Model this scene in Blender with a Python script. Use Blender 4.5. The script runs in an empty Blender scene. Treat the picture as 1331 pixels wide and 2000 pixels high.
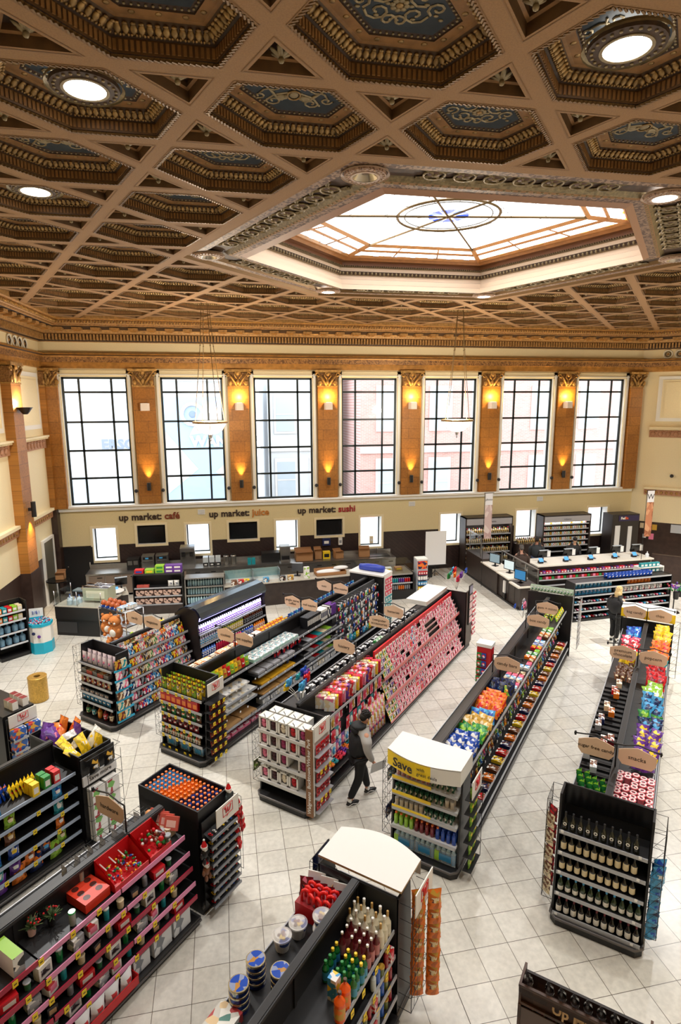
import bpy, math, random
from mathutils import Vector, Matrix
random.seed(11)
R = math.radians; PI = math.pi
D = bpy.data; S = bpy.context.scene; COL = S.collection
# ------------------------------------------------------------------ camera, world, exposure
CZ = 7.236; TH = R(48)
cam = D.cameras.new('camera'); camo = D.objects.new('camera', cam); COL.objects.link(camo); S.camera = camo
pi_, ya, ro = .184, .198, -.004
F = Vector((math.sin(ya)*math.cos(pi_), math.cos(ya)*math.cos(pi_), -math.sin(pi_)))
r0 = Vector((math.cos(ya), -math.sin(ya), 0)); u0 = r0.cross(F)
rr = r0*math.cos(ro)+u0*math.sin(ro); uu = -r0*math.sin(ro)+u0*math.cos(ro)
camo.matrix_world = Matrix(((rr.x, uu.x, -F.x, 0), (rr.y, uu.y, -F.y, 0), (rr.z, uu.z, -F.z, CZ), (0, 0, 0, 1)))
cam.sensor_fit = 'VERTICAL'; cam.sensor_height = 36; cam.lens = 1151/2000*36; cam.clip_end = 300
S.view_settings.view_transform = 'Standard'; S.view_settings.look = 'None'; S.view_settings.gamma = 1
S.view_settings.exposure = 0.5
S.cycles.max_bounces = 7; S.cycles.transparent_max_bounces = 16; S.cycles.diffuse_bounces = 4; S.cycles.glossy_bounces = 3
S.cycles.caustics_reflective = False; S.cycles.caustics_refractive = False; S.cycles.sample_clamp_indirect = 6
w = D.worlds.new('sky'); S.world = w; w.use_nodes = True
bg = w.node_tree.nodes['Background']; bg.inputs[0].default_value = (.86, .93, 1, 1); bg.inputs[1].default_value = 4.0
SPOT_W, SKY_E, PEND_E, SCONCE_W = 480, 2.8, 2, 26
def light(name, typ, loc, energy, col=(1, 1, 1), rot=(0, 0, 0), **k):
    l = D.lights.new(name, typ); l.energy = energy; l.color = col
    for a, b in k.items(): setattr(l, a, b)
    o = D.objects.new(name, l); o.location = loc; o.rotation_euler = rot; COL.objects.link(o); return o
# ------------------------------------------------------------------ materials
def lin(c):
    return tuple((x/255/12.92 if x/255 <= .04045 else ((x/255+.055)/1.055)**2.4) for x in c)+(1,)
_mats = {}
def M(name, col=(200, 200, 200), rough=.5, metal=0, emit=0, noise=None, bump=None, alpha=None, trans=0, spec=.5):
    if name in _mats: return _mats[name]
    m = D.materials.new(name); m.use_nodes = True; nt = m.node_tree; b = nt.nodes['Principled BSDF']
    c = lin(col); b.inputs['Base Color'].default_value = c; b.inputs['Roughness'].default_value = rough
    b.inputs['Metallic'].default_value = metal; b.inputs['Specular IOR Level'].default_value = spec
    if emit:
        b.inputs['Emission Color'].default_value = c; b.inputs['Emission Strength'].default_value = emit
    if trans: b.inputs['Transmission Weight'].default_value = trans
    if alpha is not None: b.inputs['Alpha'].default_value = alpha
    if noise or bump:
        tc = nt.nodes.new('ShaderNodeTexCoord')
    if noise:
        n = nt.nodes.new('ShaderNodeTexNoise'); n.inputs['Scale'].default_value = noise[0]; n.inputs['Detail'].default_value = 4
        nt.links.new(tc.outputs['Object'], n.inputs['Vector'])
        r = nt.nodes.new('ShaderNodeValToRGB'); a = noise[1]
        r.color_ramp.elements[0].position = .35; r.color_ramp.elements[1].position = .65
        r.color_ramp.elements[0].color = tuple(x*(1-a) for x in c[:3])+(1,); r.color_ramp.elements[1].color = tuple(min(1, x*(1+a)) for x in c[:3])+(1,)
        nt.links.new(n.outputs['Fac'], r.inputs[0]); nt.links.new(r.outputs[0], b.inputs['Base Color'])
    if bump:
        n = nt.nodes.new('ShaderNodeTexVoronoi' if bump[0] > 0 else 'ShaderNodeTexNoise'); n.inputs['Scale'].default_value = abs(bump[0])
        nt.links.new(tc.outputs['Object'], n.inputs['Vector'])
        k = nt.nodes.new('ShaderNodeBump'); k.inputs['Strength'].default_value = bump[1]; k.inputs['Distance'].default_value = .02
        nt.links.new(n.outputs[0], k.inputs['Height']); nt.links.new(k.outputs[0], b.inputs['Normal'])
    _mats[name] = m; return m
def PM(name, cols, scale=30, rough=.35, stretch=(1, 1, 1), metal=0):
    """printed packaging: patches of flat ink"""
    if name in _mats: return _mats[name]
    m = D.materials.new(name); m.use_nodes = True; nt = m.node_tree; b = nt.nodes['Principled BSDF']; b.inputs['Roughness'].default_value = rough
    b.inputs['Metallic'].default_value = metal
    tc = nt.nodes.new('ShaderNodeTexCoord'); mp = nt.nodes.new('ShaderNodeMapping'); mp.inputs['Scale'].default_value = stretch
    v = nt.nodes.new('ShaderNodeTexVoronoi'); v.inputs['Scale'].default_value = scale
    sp = nt.nodes.new('ShaderNodeSeparateColor'); r = nt.nodes.new('ShaderNodeValToRGB'); r.color_ramp.interpolation = 'CONSTANT'
    nt.links.new(tc.outputs['Object'], mp.inputs[0]); nt.links.new(mp.outputs[0], v.inputs['Vector']); nt.links.new(v.outputs['Color'], sp.inputs[0]); nt.links.new(sp.outputs[0], r.inputs[0])
    el = r.color_ramp.elements; el[0].position = 0; el[0].color = lin(cols[0]); el[1].position = 1/len(cols) if len(cols) > 1 else 1; el[1].color = lin(cols[1 % len(cols)])
    for i in range(2, len(cols)):
        e = el.new(i/len(cols)); e.color = lin(cols[i])
    nt.links.new(r.outputs[0], b.inputs['Base Color']); _mats[name] = m; return m
def glass(name, tint=(255, 255, 255), gl=.06):
    if name in _mats: return _mats[name]
    m = D.materials.new(name); m.use_nodes = True; nt = m.node_tree; nt.nodes.clear()
    o = nt.nodes.new('ShaderNodeOutputMaterial'); t = nt.nodes.new('ShaderNodeBsdfTransparent'); g = nt.nodes.new('ShaderNodeBsdfGlossy'); x = nt.nodes.new('ShaderNodeMixShader')
    t.inputs[0].default_value = lin(tint); g.inputs['Roughness'].default_value = .05; x.inputs[0].default_value = gl
    nt.links.new(t.outputs[0], x.inputs[1]); nt.links.new(g.outputs[0], x.inputs[2]); nt.links.new(x.outputs[0], o.inputs[0])
    _mats[name] = m; return m
def brickmat(name, c1, c2, mortar, bw, bh, ms, off=.5, rough=.5, mapping=(0, 0, 0), swiz=None, noise=.12, rot=0):
    if name in _mats: return _mats[name]
    m = D.materials.new(name); m.use_nodes = True; nt = m.node_tree; b = nt.nodes['Principled BSDF']; b.inputs['Roughness'].default_value = rough
    tc = nt.nodes.new('ShaderNodeTexCoord'); mp = nt.nodes.new('ShaderNodeMapping'); mp.inputs['Location'].default_value = mapping; mp.inputs['Rotation'].default_value = (0, 0, rot)
    br = nt.nodes.new('ShaderNodeTexBrick'); br.offset = off; br.inputs['Scale'].default_value = 1; br.inputs['Brick Width'].default_value = bw; br.inputs['Row Height'].default_value = bh
    br.inputs['Mortar Size'].default_value = ms; br.inputs['Mortar Smooth'].default_value = .2; br.inputs['Bias'].default_value = 0
    br.inputs['Color1'].default_value = lin(c1); br.inputs['Color2'].default_value = lin(c2); br.inputs['Mortar'].default_value = lin(mortar)
    vec = tc.outputs['Object']
    if swiz:
        s = nt.nodes.new('ShaderNodeSeparateXYZ'); c = nt.nodes.new('ShaderNodeCombineXYZ'); nt.links.new(vec, s.inputs[0])
        nt.links.new(s.outputs[swiz[0]], c.inputs[0]); nt.links.new(s.outputs[swiz[1]], c.inputs[1]); vec = c.outputs[0]
    nt.links.new(vec, mp.inputs[0]); nt.links.new(mp.outputs[0], br.inputs['Vector'])
    n = nt.nodes.new('ShaderNodeTexNoise'); n.inputs['Scale'].default_value = 1.3; n.inputs['Detail'].default_value = 8; nt.links.new(vec, n.inputs['Vector'])
    n2 = nt.nodes.new('ShaderNodeTexNoise'); n2.inputs['Scale'].default_value = 14; n2.inputs['Detail'].default_value = 6; nt.links.new(vec, n2.inputs['Vector'])
    ad = nt.nodes.new('ShaderNodeMath'); ad.operation = 'ADD'; nt.links.new(n.outputs[0], ad.inputs[0]); nt.links.new(n2.outputs[0], ad.inputs[1])
    mr = nt.nodes.new('ShaderNodeMapRange'); mr.inputs['From Min'].default_value = .6; mr.inputs['From Max'].default_value = 1.4; mr.inputs['To Min'].default_value = 1-noise*1.5; mr.inputs['To Max'].default_value = 1+noise*.6
    nt.links.new(ad.outputs[0], mr.inputs[0])
    mx = nt.nodes.new('ShaderNodeMix'); mx.data_type = 'RGBA'; mx.blend_type = 'MULTIPLY'; mx.inputs[0].default_value = 1
    nt.links.new(br.outputs[0], mx.inputs[6]); nt.links.new(mr.outputs[0], mx.inputs[7]); nt.links.new(mx.outputs[2], b.inputs['Base Color'])
    _mats[name] = m; return m
# ------------------------------------------------------------------ mesh builder
class MB:
    def __init__(s): s.v = []; s.f = []; s.mi = []; s.sm = []; s.mats = []; s.T = None
    def add(s, vs, fs, m, smooth=False):
        b = len(s.v)
        s.v += [tuple(s.T @ Vector(p)) for p in vs] if s.T else [tuple(p) for p in vs]
        if m not in s.mats: s.mats.append(m)
        k = s.mats.index(m)
        for f in fs: s.f.append([b+i for i in f]); s.mi.append(k); s.sm.append(smooth)
        return s
    def box(s, x0, y0, z0, x1, y1, z1, m, top=None, front=None):
        vs = [(x0, y0, z0), (x1, y0, z0), (x1, y1, z0), (x0, y1, z0), (x0, y0, z1), (x1, y0, z1), (x1, y1, z1), (x0, y1, z1)]
        fs = [[0, 3, 2, 1], [4, 5, 6, 7], [0, 1, 5, 4], [1, 2, 6, 5], [2, 3, 7, 6], [3, 0, 4, 7]]
        if top or front:
            ms = [m, top or m, front or m, m, m, m]
            for f, mm in zip(fs, ms): s.add([vs[i] for i in f], [[0, 1, 2, 3]], mm)
            return s
        return s.add(vs, fs, m)
    def prism(s, poly, z0, z1, m, top=None):
        n = len(poly); vs = [(x, y, z0) for x, y in poly]+[(x, y, z1) for x, y in poly]
        s.add(vs, [[i, (i+1) % n, n+(i+1) % n, n+i] for i in range(n)]+[list(range(n))[::-1]], m)
        return s.add([(x, y, z1) for x, y in poly], [list(range(n))], top or m)
    def lathe(s, prof, seg, m, x=0, y=0, z=0, ms=None, smooth=True, cap=True):
        """prof: [(r, z), ...] from the bottom up; ms: one material per band"""
        n = len(prof)
        cs = [(math.cos(2*PI*i/seg), math.sin(2*PI*i/seg)) for i in range(seg)]
        for k in range(n-1):
            (ra, za), (rb, zb) = prof[k], prof[k+1]
            s.add([(x+ra*c, y+ra*d, z+za) for c, d in cs]+[(x+rb*c, y+rb*d, z+zb) for c, d in cs],
                  [[i, (i+1) % seg, seg+(i+1) % seg, seg+i] for i in range(seg)], ms[k] if ms else m, smooth)
        if cap and prof[0][0] > 1e-4: s.add([(x+prof[0][0]*c, y+prof[0][0]*d, z+prof[0][1]) for c, d in cs[::-1]], [list(range(seg))], ms[0] if ms else m)
        if cap and prof[-1][0] > 1e-4: s.add([(x+prof[-1][0]*c, y+prof[-1][0]*d, z+prof[-1][1]) for c, d in cs], [list(range(seg))], ms[-1] if ms else m)
        return s
    def ball(s, x, y, z, rx, m, ry=None, rz=None, seg=10, rings=6):
        ry = ry or rx; rz = rz or rx; vs = [(x, y, z-rz)]
        for j in range(1, rings):
            a = -PI/2+PI*j/rings
            vs += [(x+rx*math.cos(a)*math.cos(2*PI*i/seg), y+ry*math.cos(a)*math.sin(2*PI*i/seg), z+rz*math.sin(a)) for i in range(seg)]
        vs.append((x, y, z+rz)); fs = []
        for i in range(seg):
            fs.append([0, 1+(i+1) % seg, 1+i]); t = 1+(rings-2)*seg; fs.append([t+i, t+(i+1) % seg, len(vs)-1])
            for j in range(rings-2): a = 1+j*seg; fs.append([a+i, a+(i+1) % seg, a+seg+(i+1) % seg, a+seg+i])
        return s.add(vs, fs, m, True)
    def tube(s, pts, r, m, seg=6, closed=False, cap=True):
        P = [Vector(p) for p in pts]; n = len(P); vs = []; rs = r if isinstance(r, (list, tuple)) else [r]*n
        up = Vector((0, 0, 1)); prev = None
        for i in range(n):
            a = P[(i-1) % n] if (closed or i > 0) else P[0]; b = P[(i+1) % n] if (closed or i < n-1) else P[-1]
            t = (b-a)
            if t.length < 1e-9: t = Vector((0, 0, 1))
            t.normalize()
            if prev is None: q = t.cross(up) if abs(t.z) < .95 else t.cross(Vector((1, 0, 0)))
            else: q = prev-t*prev.dot(t)
            q.normalize(); prev = q; w_ = t.cross(q)
            vs += [tuple(P[i]+(q*math.cos(2*PI*k/seg)+w_*math.sin(2*PI*k/seg))*rs[i]) for k in range(seg)]
        fs = [[i*seg+k, i*seg+(k+1) % seg, ((i+1) % n)*seg+(k+1) % seg, ((i+1) % n)*seg+k] for i in range(n if closed else n-1) for k in range(seg)]
        if cap and not closed: fs += [list(range(seg))[::-1], [(n-1)*seg+k for k in range(seg)]]
        return s.add(vs, fs, m, seg > 4)
    def quad(s, a, b, c, d, m): return s.add([a, b, c, d], [[0, 1, 2, 3]], m)
    def mesh(s, name):
        me = D.meshes.new(name); me.from_pydata(s.v, [], s.f)
        for m in s.mats: me.materials.append(m)
        me.polygons.foreach_set('material_index', s.mi); me.polygons.foreach_set('use_smooth', s.sm); me.update(); return me
# ------------------------------------------------------------------ frames, objects
def W(u, w_): return (u*math.cos(TH)-w_*math.sin(TH), u*math.sin(TH)+w_*math.cos(TH))
class Fr:
    """a frame on the floor: x along a face (left to right for someone facing it), y into it"""
    def __init__(s, x, y, a=0, z=0): s.x, s.y, s.a, s.z = x, y, a, z
    def at(s, x, y, z=0): return Vector((s.x+x*math.cos(s.a)-y*math.sin(s.a), s.y+x*math.sin(s.a)+y*math.cos(s.a), s.z+z))
    def sub(s, x, y, z=0, a=0):
        p = s.at(x, y, z); return Fr(p.x, p.y, s.a+a, p.z)
def GF(u, w_, a=0): x, y = W(u, w_); return Fr(x, y, TH+a)
def tag(o, label=None, cat=None, group=None, kind=None):
    if label: o['label'] = label
    if cat: o['category'] = cat
    if group: o['group'] = group
    if kind: o['kind'] = kind
    return o
def put(name, data, fr=None, p=(0, 0, 0), rz=0, parent=None, rx=0, ry=0, s=1):
    if isinstance(data, MB): data = data.mesh(name)
    o = D.objects.new(name, data); COL.objects.link(o)
    if parent is not None: o.parent = parent; o.location = p; o.rotation_euler = (rx, ry, rz)
    else:
        o.location = fr.at(*p) if fr else p; o.rotation_euler = (rx, ry, rz+(fr.a if fr else 0))
    if s != 1: o.scale = (s, s, s)
    return o
def struct(name, data, fr=None, **k): return tag(put(name, data, fr, **k), kind='structure')
def thing(name, label, cat, fr=None, p=(0, 0, 0), rz=0, group=None, rx=0): return tag(put(name, None, fr, p, rz, rx=rx), label, cat, group)
class K:
    """a kind of thing: parts = [(name, mesh, offset, subparts)] or one mesh"""
    def __init__(s, name, cat, mesh=None, parts=None): s.name, s.cat, s.mesh, s.parts = name, cat, mesh, parts or []
def spawn(k, fr, x, y, z, label, group=None, rz=0, rx=0, ry=0, s=1):
    o = put(k.name, k.mesh, fr, (x, y, z), rz, rx=rx, ry=ry, s=s); tag(o, label, k.cat, group)
    for pn, me, off, sub in k.parts:
        c = put(pn, me, p=off, parent=o)
        for qn, m2, of2 in sub: put(qn, m2, p=of2, parent=c)
    return o
_o = 'first second third fourth fifth sixth seventh eighth ninth tenth eleventh twelfth thirteenth fourteenth fifteenth sixteenth seventeenth eighteenth nineteenth twentieth'.split()
_t = {2: 'twenty', 3: 'thirty', 4: 'forty', 5: 'fifty', 6: 'sixty', 7: 'seventy', 8: 'eighty'}
def nth(i):
    if i < 20: return _o[i]
    a, b = divmod(i+1, 10); return (_t[a][:-1]+'tieth' if False else _t[a][:-1]+'ieth') if b == 0 else _t[a]+'-'+_o[b-1]
_txt = {}
def text(s, size, m, parent, p, rx=PI/2, rz=0, name='lettering', ext=.002, sx=1, align='CENTER', bold=0):
    key = (s, size, m.name, sx, align, bold)
    if key not in _txt:
        c = D.curves.new('t', 'FONT'); c.body = s; c.size = size; c.extrude = ext; c.align_x = align; c.align_y = 'CENTER'; c.offset = bold; c.resolution_u = 2
        o = D.objects.new('t', c); me = D.meshes.new_from_object(o); D.objects.remove(o); D.curves.remove(c)
        me.materials.clear(); me.materials.append(m)
        for v in me.vertices: v.co.x *= sx
        _txt[key] = me
    return put(name, _txt[key], p=p, parent=parent, rx=rx, rz=rz)
# common materials
BLK = M('black_metal', (26, 25, 26), .42); BLK2 = M('black_gloss', (16, 16, 18), .22); DGR = M('dark_grey', (52, 52, 54), .5); CHR = M('chrome', (200, 200, 205), .22, 1)
WHT = M('white_paint', (238, 236, 230), .45); SIL = M('price_strip', (176, 178, 182), .35, .2); PAP = M('white_paper', (240, 240, 238), .6); CRD = M('kraft_card', (176, 128, 84), .8)
SSTL = M('brushed_steel', (168, 166, 162), .3, .9, noise=(3, .08)); WOOD = M('dark_wood', (58, 42, 36), .38, noise=(5, .22)); WIRE = M('wire', (44, 44, 46), .4, .4)
YEL = M('yellow_tag', (248, 214, 30), .5); RED = M('red', (205, 24, 32), .4); TAN = M('sign_tan', (226, 192, 162), .55); CREAM = M('cream_wall', (236, 220, 180), .6, noise=(30, .03))
GOLDL = M('gold_leaf', (176, 136, 78), .36, .55, noise=(9, .3), bump=(60, .5)); GLS = glass('clear_glass', (240, 246, 246), .10); TXT = M('dark_lettering', (40, 30, 28), .5)
# ------------------------------------------------------------------ the room
UC = 2.94; CE = CZ+UC; FY = 23.82; XL, XR = -6.39, 18.56
def LT(a, b): return ((.065+.355*a-.115*b)*UC, (2.074-.004*a+.272*b)*UC)
RW = Fr(XR, FY, TH-PI/2); RWE = RW.at(8, 0); LWN = (-7.7, -3.0)
room = [(XL, FY), (XR, FY), (RWE.x, RWE.y), (RWE.x, -3), LWN]
tile = brickmat('stone_tile', (226, 222, 212), (216, 211, 198), (104, 96, 84), .464, .464, .0045, off=0, rough=.27, mapping=(-4.008+.464*40, -8.092+.464*40, 0), noise=.16)
fl = MB(); fl.prism(room[::-1], -.3, 0, tile); struct('floor', fl)
jm = M('joint_dark', (70, 60, 50), .7); j = MB(); j.box(-7, 8.092-.004, 0, 20, 8.092+.004, .0012, jm); j.box(4.008-3*.464-.004, -2, 0, 4.008-3*.464+.004, 23, .0012, jm); struct('trim_1', j)
# far wall
WX = [(-5.73+3.524*i, -5.73+3.524*i+2.327) for i in range(7)]
SW = [(-5.05, 1.17, -4.2, 2.46), (-1.52, 1.24, -.62, 2.46), (2.06, 1.22, 2.96, 2.46), (5.64, 1.15, 6.56, 2.46), (9.22, 1.12, 10.16, 2.44), (12.8, 1.15, 13.75, 2.46), (16.36, 1.2, 17.35, 2.46)]
TV = [(-3.4, 1.74, -2.33, 2.5), (.16, 1.74, 1.3, 2.47), (3.74, 1.73, 4.86, 2.43)]
def wall_cells(mb, x0, x1, z0, z1, holes, m, depth, rm):
    xs = sorted({x0, x1, *[h[0] for h in holes], *[h[2] for h in holes]}); zs = sorted({z0, z1, *[h[1] for h in holes], *[h[3] for h in holes]})
    xs = [x for x in xs if x0 <= x <= x1]; zs = [z for z in zs if z0 <= z <= z1]
    ins = lambda x, z: any(h[0] < x < h[2] and h[1] < z < h[3] for h in holes)
    for a, b in zip(xs, xs[1:]):
        for c, d in zip(zs, zs[1:]):
            if not ins((a+b)/2, (c+d)/2):
                mb.quad((a, 0, c), (b, 0, c), (b, 0, d), (a, 0, d), m); mb.quad((b, depth, c), (a, depth, c), (a, depth, d), (b, depth, d), m)
    for h in holes:
        if h[3] <= z0 or h[1] >= z1: continue
        a, c, b, d = h[0], max(h[1], z0), h[2], min(h[3], z1)
        mb.quad((a, 0, c), (a, 0, d), (a, depth, d), (a, depth, c), rm); mb.quad((b, 0, d), (b, 0, c), (b, depth, c), (b, depth, d), rm)
        if h[1] >= z0: mb.quad((a, 0, c), (a, depth, c), (b, depth, c), (b, 0, c), rm)
        if h[3] <= z1: mb.quad((a, depth, d), (a, 0, d), (b, 0, d), (b, depth, d), rm)
khaki = M('khaki_wallcovering', (222, 204, 156), .75, noise=(40, .06)); wain = brickmat('diagonal_wood', (58, 42, 38), (50, 36, 33), (24, 18, 17), 1.6, .12, .006, rough=.4, swiz=(0, 2), rot=R(40), noise=.3)
brick = brickmat('gilt_stone', (184, 122, 50), (168, 108, 40), (110, 72, 32), .9, .41, .006, off=.5, rough=.5, swiz=(0, 2), noise=.3)
brickL = brickmat('gilt_stone_side', (172, 116, 52), (158, 104, 46), (110, 74, 36), .9, .41, .006, off=.5, rough=.5, swiz=(1, 2), noise=.3)
wf = Fr(0, FY); T_ = .45
mb = MB(); H = [(a, 3.38, b, 8.2) for a, b in WX]
wall_cells(mb, XL, XR, 0, 1.78, SW+TV, wain, T_, WHT); wall_cells(mb, XL, XR, 1.78, 3.3, SW+TV, khaki, T_, WHT); wall_cells(mb, XL, XR, 3.3, CE+.6, H, CREAM, T_, WHT)
struct('wall_far', mb, wf)
# other walls
lw = math.atan2(FY-LWN[1], XL-LWN[0]); LW = Fr(LWN[0], LWN[1], lw); LL = math.hypot(FY-LWN[1], XL-LWN[0])
mb = MB(); mb.box(0, 0, 1.78, LL, .3, CE+.6, CREAM); mb.box(0, -.0, 0, LL, .3, 1.78, WOOD); struct('wall_left', mb, LW)
mb = MB(); mb.box(0, 0, 1.78, 8, .3, CE+.6, CREAM); mb.box(0, 0, 0, 8, .3, 1.78, WOOD); struct('wall_right', mb, RW)
mb = MB(); mb.box(0, 0, 0, RWE.y+3, .3, CE+.6, CREAM); struct('wall_side', mb, Fr(RWE.x, RWE.y, -PI/2))
mb = MB(); mb.box(LWN[0], -3.3, 0, RWE.x, -3, CE+.6, CREAM); struct('wall_back', mb)
# cornice swept round left, far, right walls
def sweep(path, prof, mats):
    """path: room-side polyline walked with the room on the right hand; prof: [(d, z)] d = distance from wall"""
    P = [Vector(p) for p in path]; n = len(P); mb = MB(); off = []
    for i in range(n):
        t0 = (P[i]-P[i-1]).normalized() if i else None; t1 = (P[i+1]-P[i]).normalized() if i < n-1 else None
        n0 = Vector((t0.y, -t0.x)) if t0 else None; n1 = Vector((t1.y, -t1.x)) if t1 else None
        if n0 and n1: b = (n0+n1); off.append(b/(1+n0.dot(n1)))
        else: off.append(n0 or n1)
    for k in range(len(prof)-1):
        for i in range(n-1):
            q = [P[i]+off[i]*prof[k][0], P[i+1]+off[i+1]*prof[k][0], P[i+1]+off[i+1]*prof[k+1][0], P[i]+off[i]*prof[k+1][0]]
            z = [prof[k][1], prof[k][1], prof[k+1][1], prof[k+1][1]]
            mb.quad(*[(a.x, a.y, c) for a, c in zip(q, z)], mats[k % len(mats)])
    return mb, P, off
CG = M('cornice_gold', (176, 134, 82), .45, .25, noise=(14, .25)); CG2 = M('cornice_bronze', (140, 100, 56), .45, .3, noise=(20, .3), bump=(26, .8)); CG3 = M('cornice_dark_brown', (60, 40, 24), .6); AMB = M('gilt_band', (176, 126, 62), .45, .3, noise=(6, .2))  # dark brown serves the recessed bands and backings
path = [LWN, (XL, FY), (XR, FY), (RWE.x, RWE.y), (RWE.x, -3)]
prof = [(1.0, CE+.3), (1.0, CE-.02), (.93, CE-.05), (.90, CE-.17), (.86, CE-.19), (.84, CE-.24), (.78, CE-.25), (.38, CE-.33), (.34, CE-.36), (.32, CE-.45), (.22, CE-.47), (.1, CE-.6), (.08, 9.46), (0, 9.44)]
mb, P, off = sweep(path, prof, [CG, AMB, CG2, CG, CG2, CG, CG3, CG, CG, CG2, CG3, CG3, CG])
def along(path, off, i, d, step, fn, margin=.3):
    a = Vector(path[i])+off[i]*d; b = Vector(path[i+1])+off[i+1]*d; L = (b-a).length; n = int((L-margin)/step); an = math.atan2((b-a).y, (b-a).x)
    for k in range(n):
        c = a+(b-a)*((k+.5)/n); mb.T = Matrix.Translation((c.x, c.y, 0)) @ Matrix.Rotation(an, 4, 'Z'); fn()
    mb.T = None
for i in (0, 1, 2):
    along(path, off, i, .2, .115, lambda: mb.box(-.035, -.07, 9.5, .035, .06, 9.7, CG))                      # dentils
    along(path, off, i, .58, .62, lambda: (mb.box(-.16, -.17, CE-.37, .16, .2, CE-.285, CG), mb.box(-.1, -.12, CE-.4, .1, .12, CE-.37, AMB)))  # brackets
    along(path, off, i, .92, .1, lambda: mb.ball(0, 0, CE-.11, .035, GOLDL, rz=.055, seg=6, rings=4))            # egg and dart
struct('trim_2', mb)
prof = [(0, 9.06), (.22, 9.04), (.24, 8.98), (.17, 8.95), (.16, 8.90), (.14, 8.72), (.1, 8.70), (.1, 8.51), (0, 8.5)]
fret = PM('fretwork', [(136, 94, 52), (166, 120, 68), (104, 70, 38), (146, 104, 58)], 22, .5, metal=.2)
mb, P, off = sweep(path, prof, [CG, AMB, CG3, AMB, fret, AMB, AMB, AMB])
for i in (0, 1, 2): along(path, off, i, .2, .3, lambda: mb.box(-.09, -.03, 8.985, .09, .05, 9.03, GOLDL))
struct('trim_3', mb)
mb, P, off = sweep([(XL+.05, FY), (XR-.1, FY)], [(0, 3.38), (.16, 3.37), (.18, 3.30), (.12, 3.26), (.1, 3.16), (0, 3.14)], [WHT, WHT, CREAM]); struct('trim_4', mb)
mb = MB(); mb.box(XL, -.03, 0, 9.2, 0, .12, BLK); struct('baseboard_far', mb, wf)
# pilasters of the far wall
def capital(mb, x, w_, z0, z1, d):
    mb.box(x-w_/2-.02, -d-.02, z0, x+w_/2+.02, 0, z0+.05, GOLDL); mb.box(x-w_/2, -d, z0+.05, x+w_/2, 0, z1-.12, CG2)
    mb.prism([(x-w_/2-.12, -d-.1), (x+w_/2+.12, -d-.1), (x+w_/2+.02, 0), (x-w_/2-.02, 0)], z1-.1, z1, GOLDL)
    for s in (-1, 1):
        mb.tube([(x+s*(w_/2+.0+.1*math.cos(t)*(1-t/9)), -d-.05, z1-.2+.1*math.sin(t)*(1-t/9)) for t in [k*.6 for k in range(12)]], .03, GOLDL, 5)
        mb.tube([(x+s*.05, -d-.02, z0+.06), (x+s*.2, -d-.06, z0+.3), (x+s*.32, -d-.1, z1-.2)], [.05, .045, .03], GOLDL, 6)
        mb.tube([(x+s*.02, -d-.02, z0+.3), (x+s*.13, -d-.05, z0+.42), (x+s*.1, -d-.05, z0+.55), (x+s*.02, -d-.04, z0+.5)], .03, GOLDL, 5)
        mb.ball(x+s*.3, -d-.02, z0+.16, .08, GOLDL, .04, .11)
    mb.ball(x, -d-.02, z0+.2, .08, GOLDL, .05, .13); mb.ball(x, -d-.06, z1-.14, .09, GOLDL, .05, .09)
pc = [-2.805+3.524*k for k in range(6)]; kk = 2
for x in pc:
    mb = MB(); mb.box(x-.4, -.16, 3.38, x+.4, 0, 7.84, brick); capital(mb, x, .8, 7.84, 8.5, .16); kk += 1; struct('trim_%d' % (kk+2), mb, wf)
for x in (XL+.28, XR-.33):
    mb = MB(); mb.box(x-.3, -.2, 3.3 if x < 0 else 0.0 if 0 else 3.3, x+.3, 0, 7.84, brick); capital(mb, x, .6, 7.84, 8.5, .2); kk += 1; struct('trim_%d' % (kk+2), mb, wf)
# windows
wgl = glass('window_glass', (252, 254, 255), .05); MUL = M('window_bar', (24, 36, 40), .4)
for i, (a, b) in enumerate(WX):
    t = put('window_%d' % (i+1), None, wf, (a, .1, 3.38)); tag(t, kind='structure'); wd = b-a; h = 4.82
    mb = MB(); q = .075
    for x0 in (0, wd-q): mb.box(x0, 0, 0, x0+q, .07, h, MUL)
    for z0 in (0, h-q): mb.box(0, 0, z0, wd, .07, z0+q, MUL)
    for f in (.255, .75): mb.box(wd*f-q/2, .01, 0, wd*f+q/2, .06, h, MUL)
    for f in (.213, .432, .655, .885): mb.box(0, .01, h*f-q/2, wd, .06, h*f+q/2, MUL)
    put('window_frame', mb, parent=t)
    mb = MB(); mb.quad((0, .035, 0), (wd, .035, 0), (wd, .035, h), (0, .035, h), wgl); put('window_pane', mb, parent=t)
    mb = MB(); e = .15
    for x0, x1 in ((-e, 0), (wd, wd+e)): mb.box(x0, -.16, 0, x1, -.1, h+e+.1, CREAM); mb.box(x0+.03, -.19, 0, x1-.03, -.16, h+e, WHT)
    mb.box(-e, -.16, h, wd+e, -.1, h+e+.1, CREAM); mb.box(-e, -.2, h+.06, wd+e, -.16, h+.1, WHT); put('window_casing', mb, parent=t)
mb = None
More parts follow.
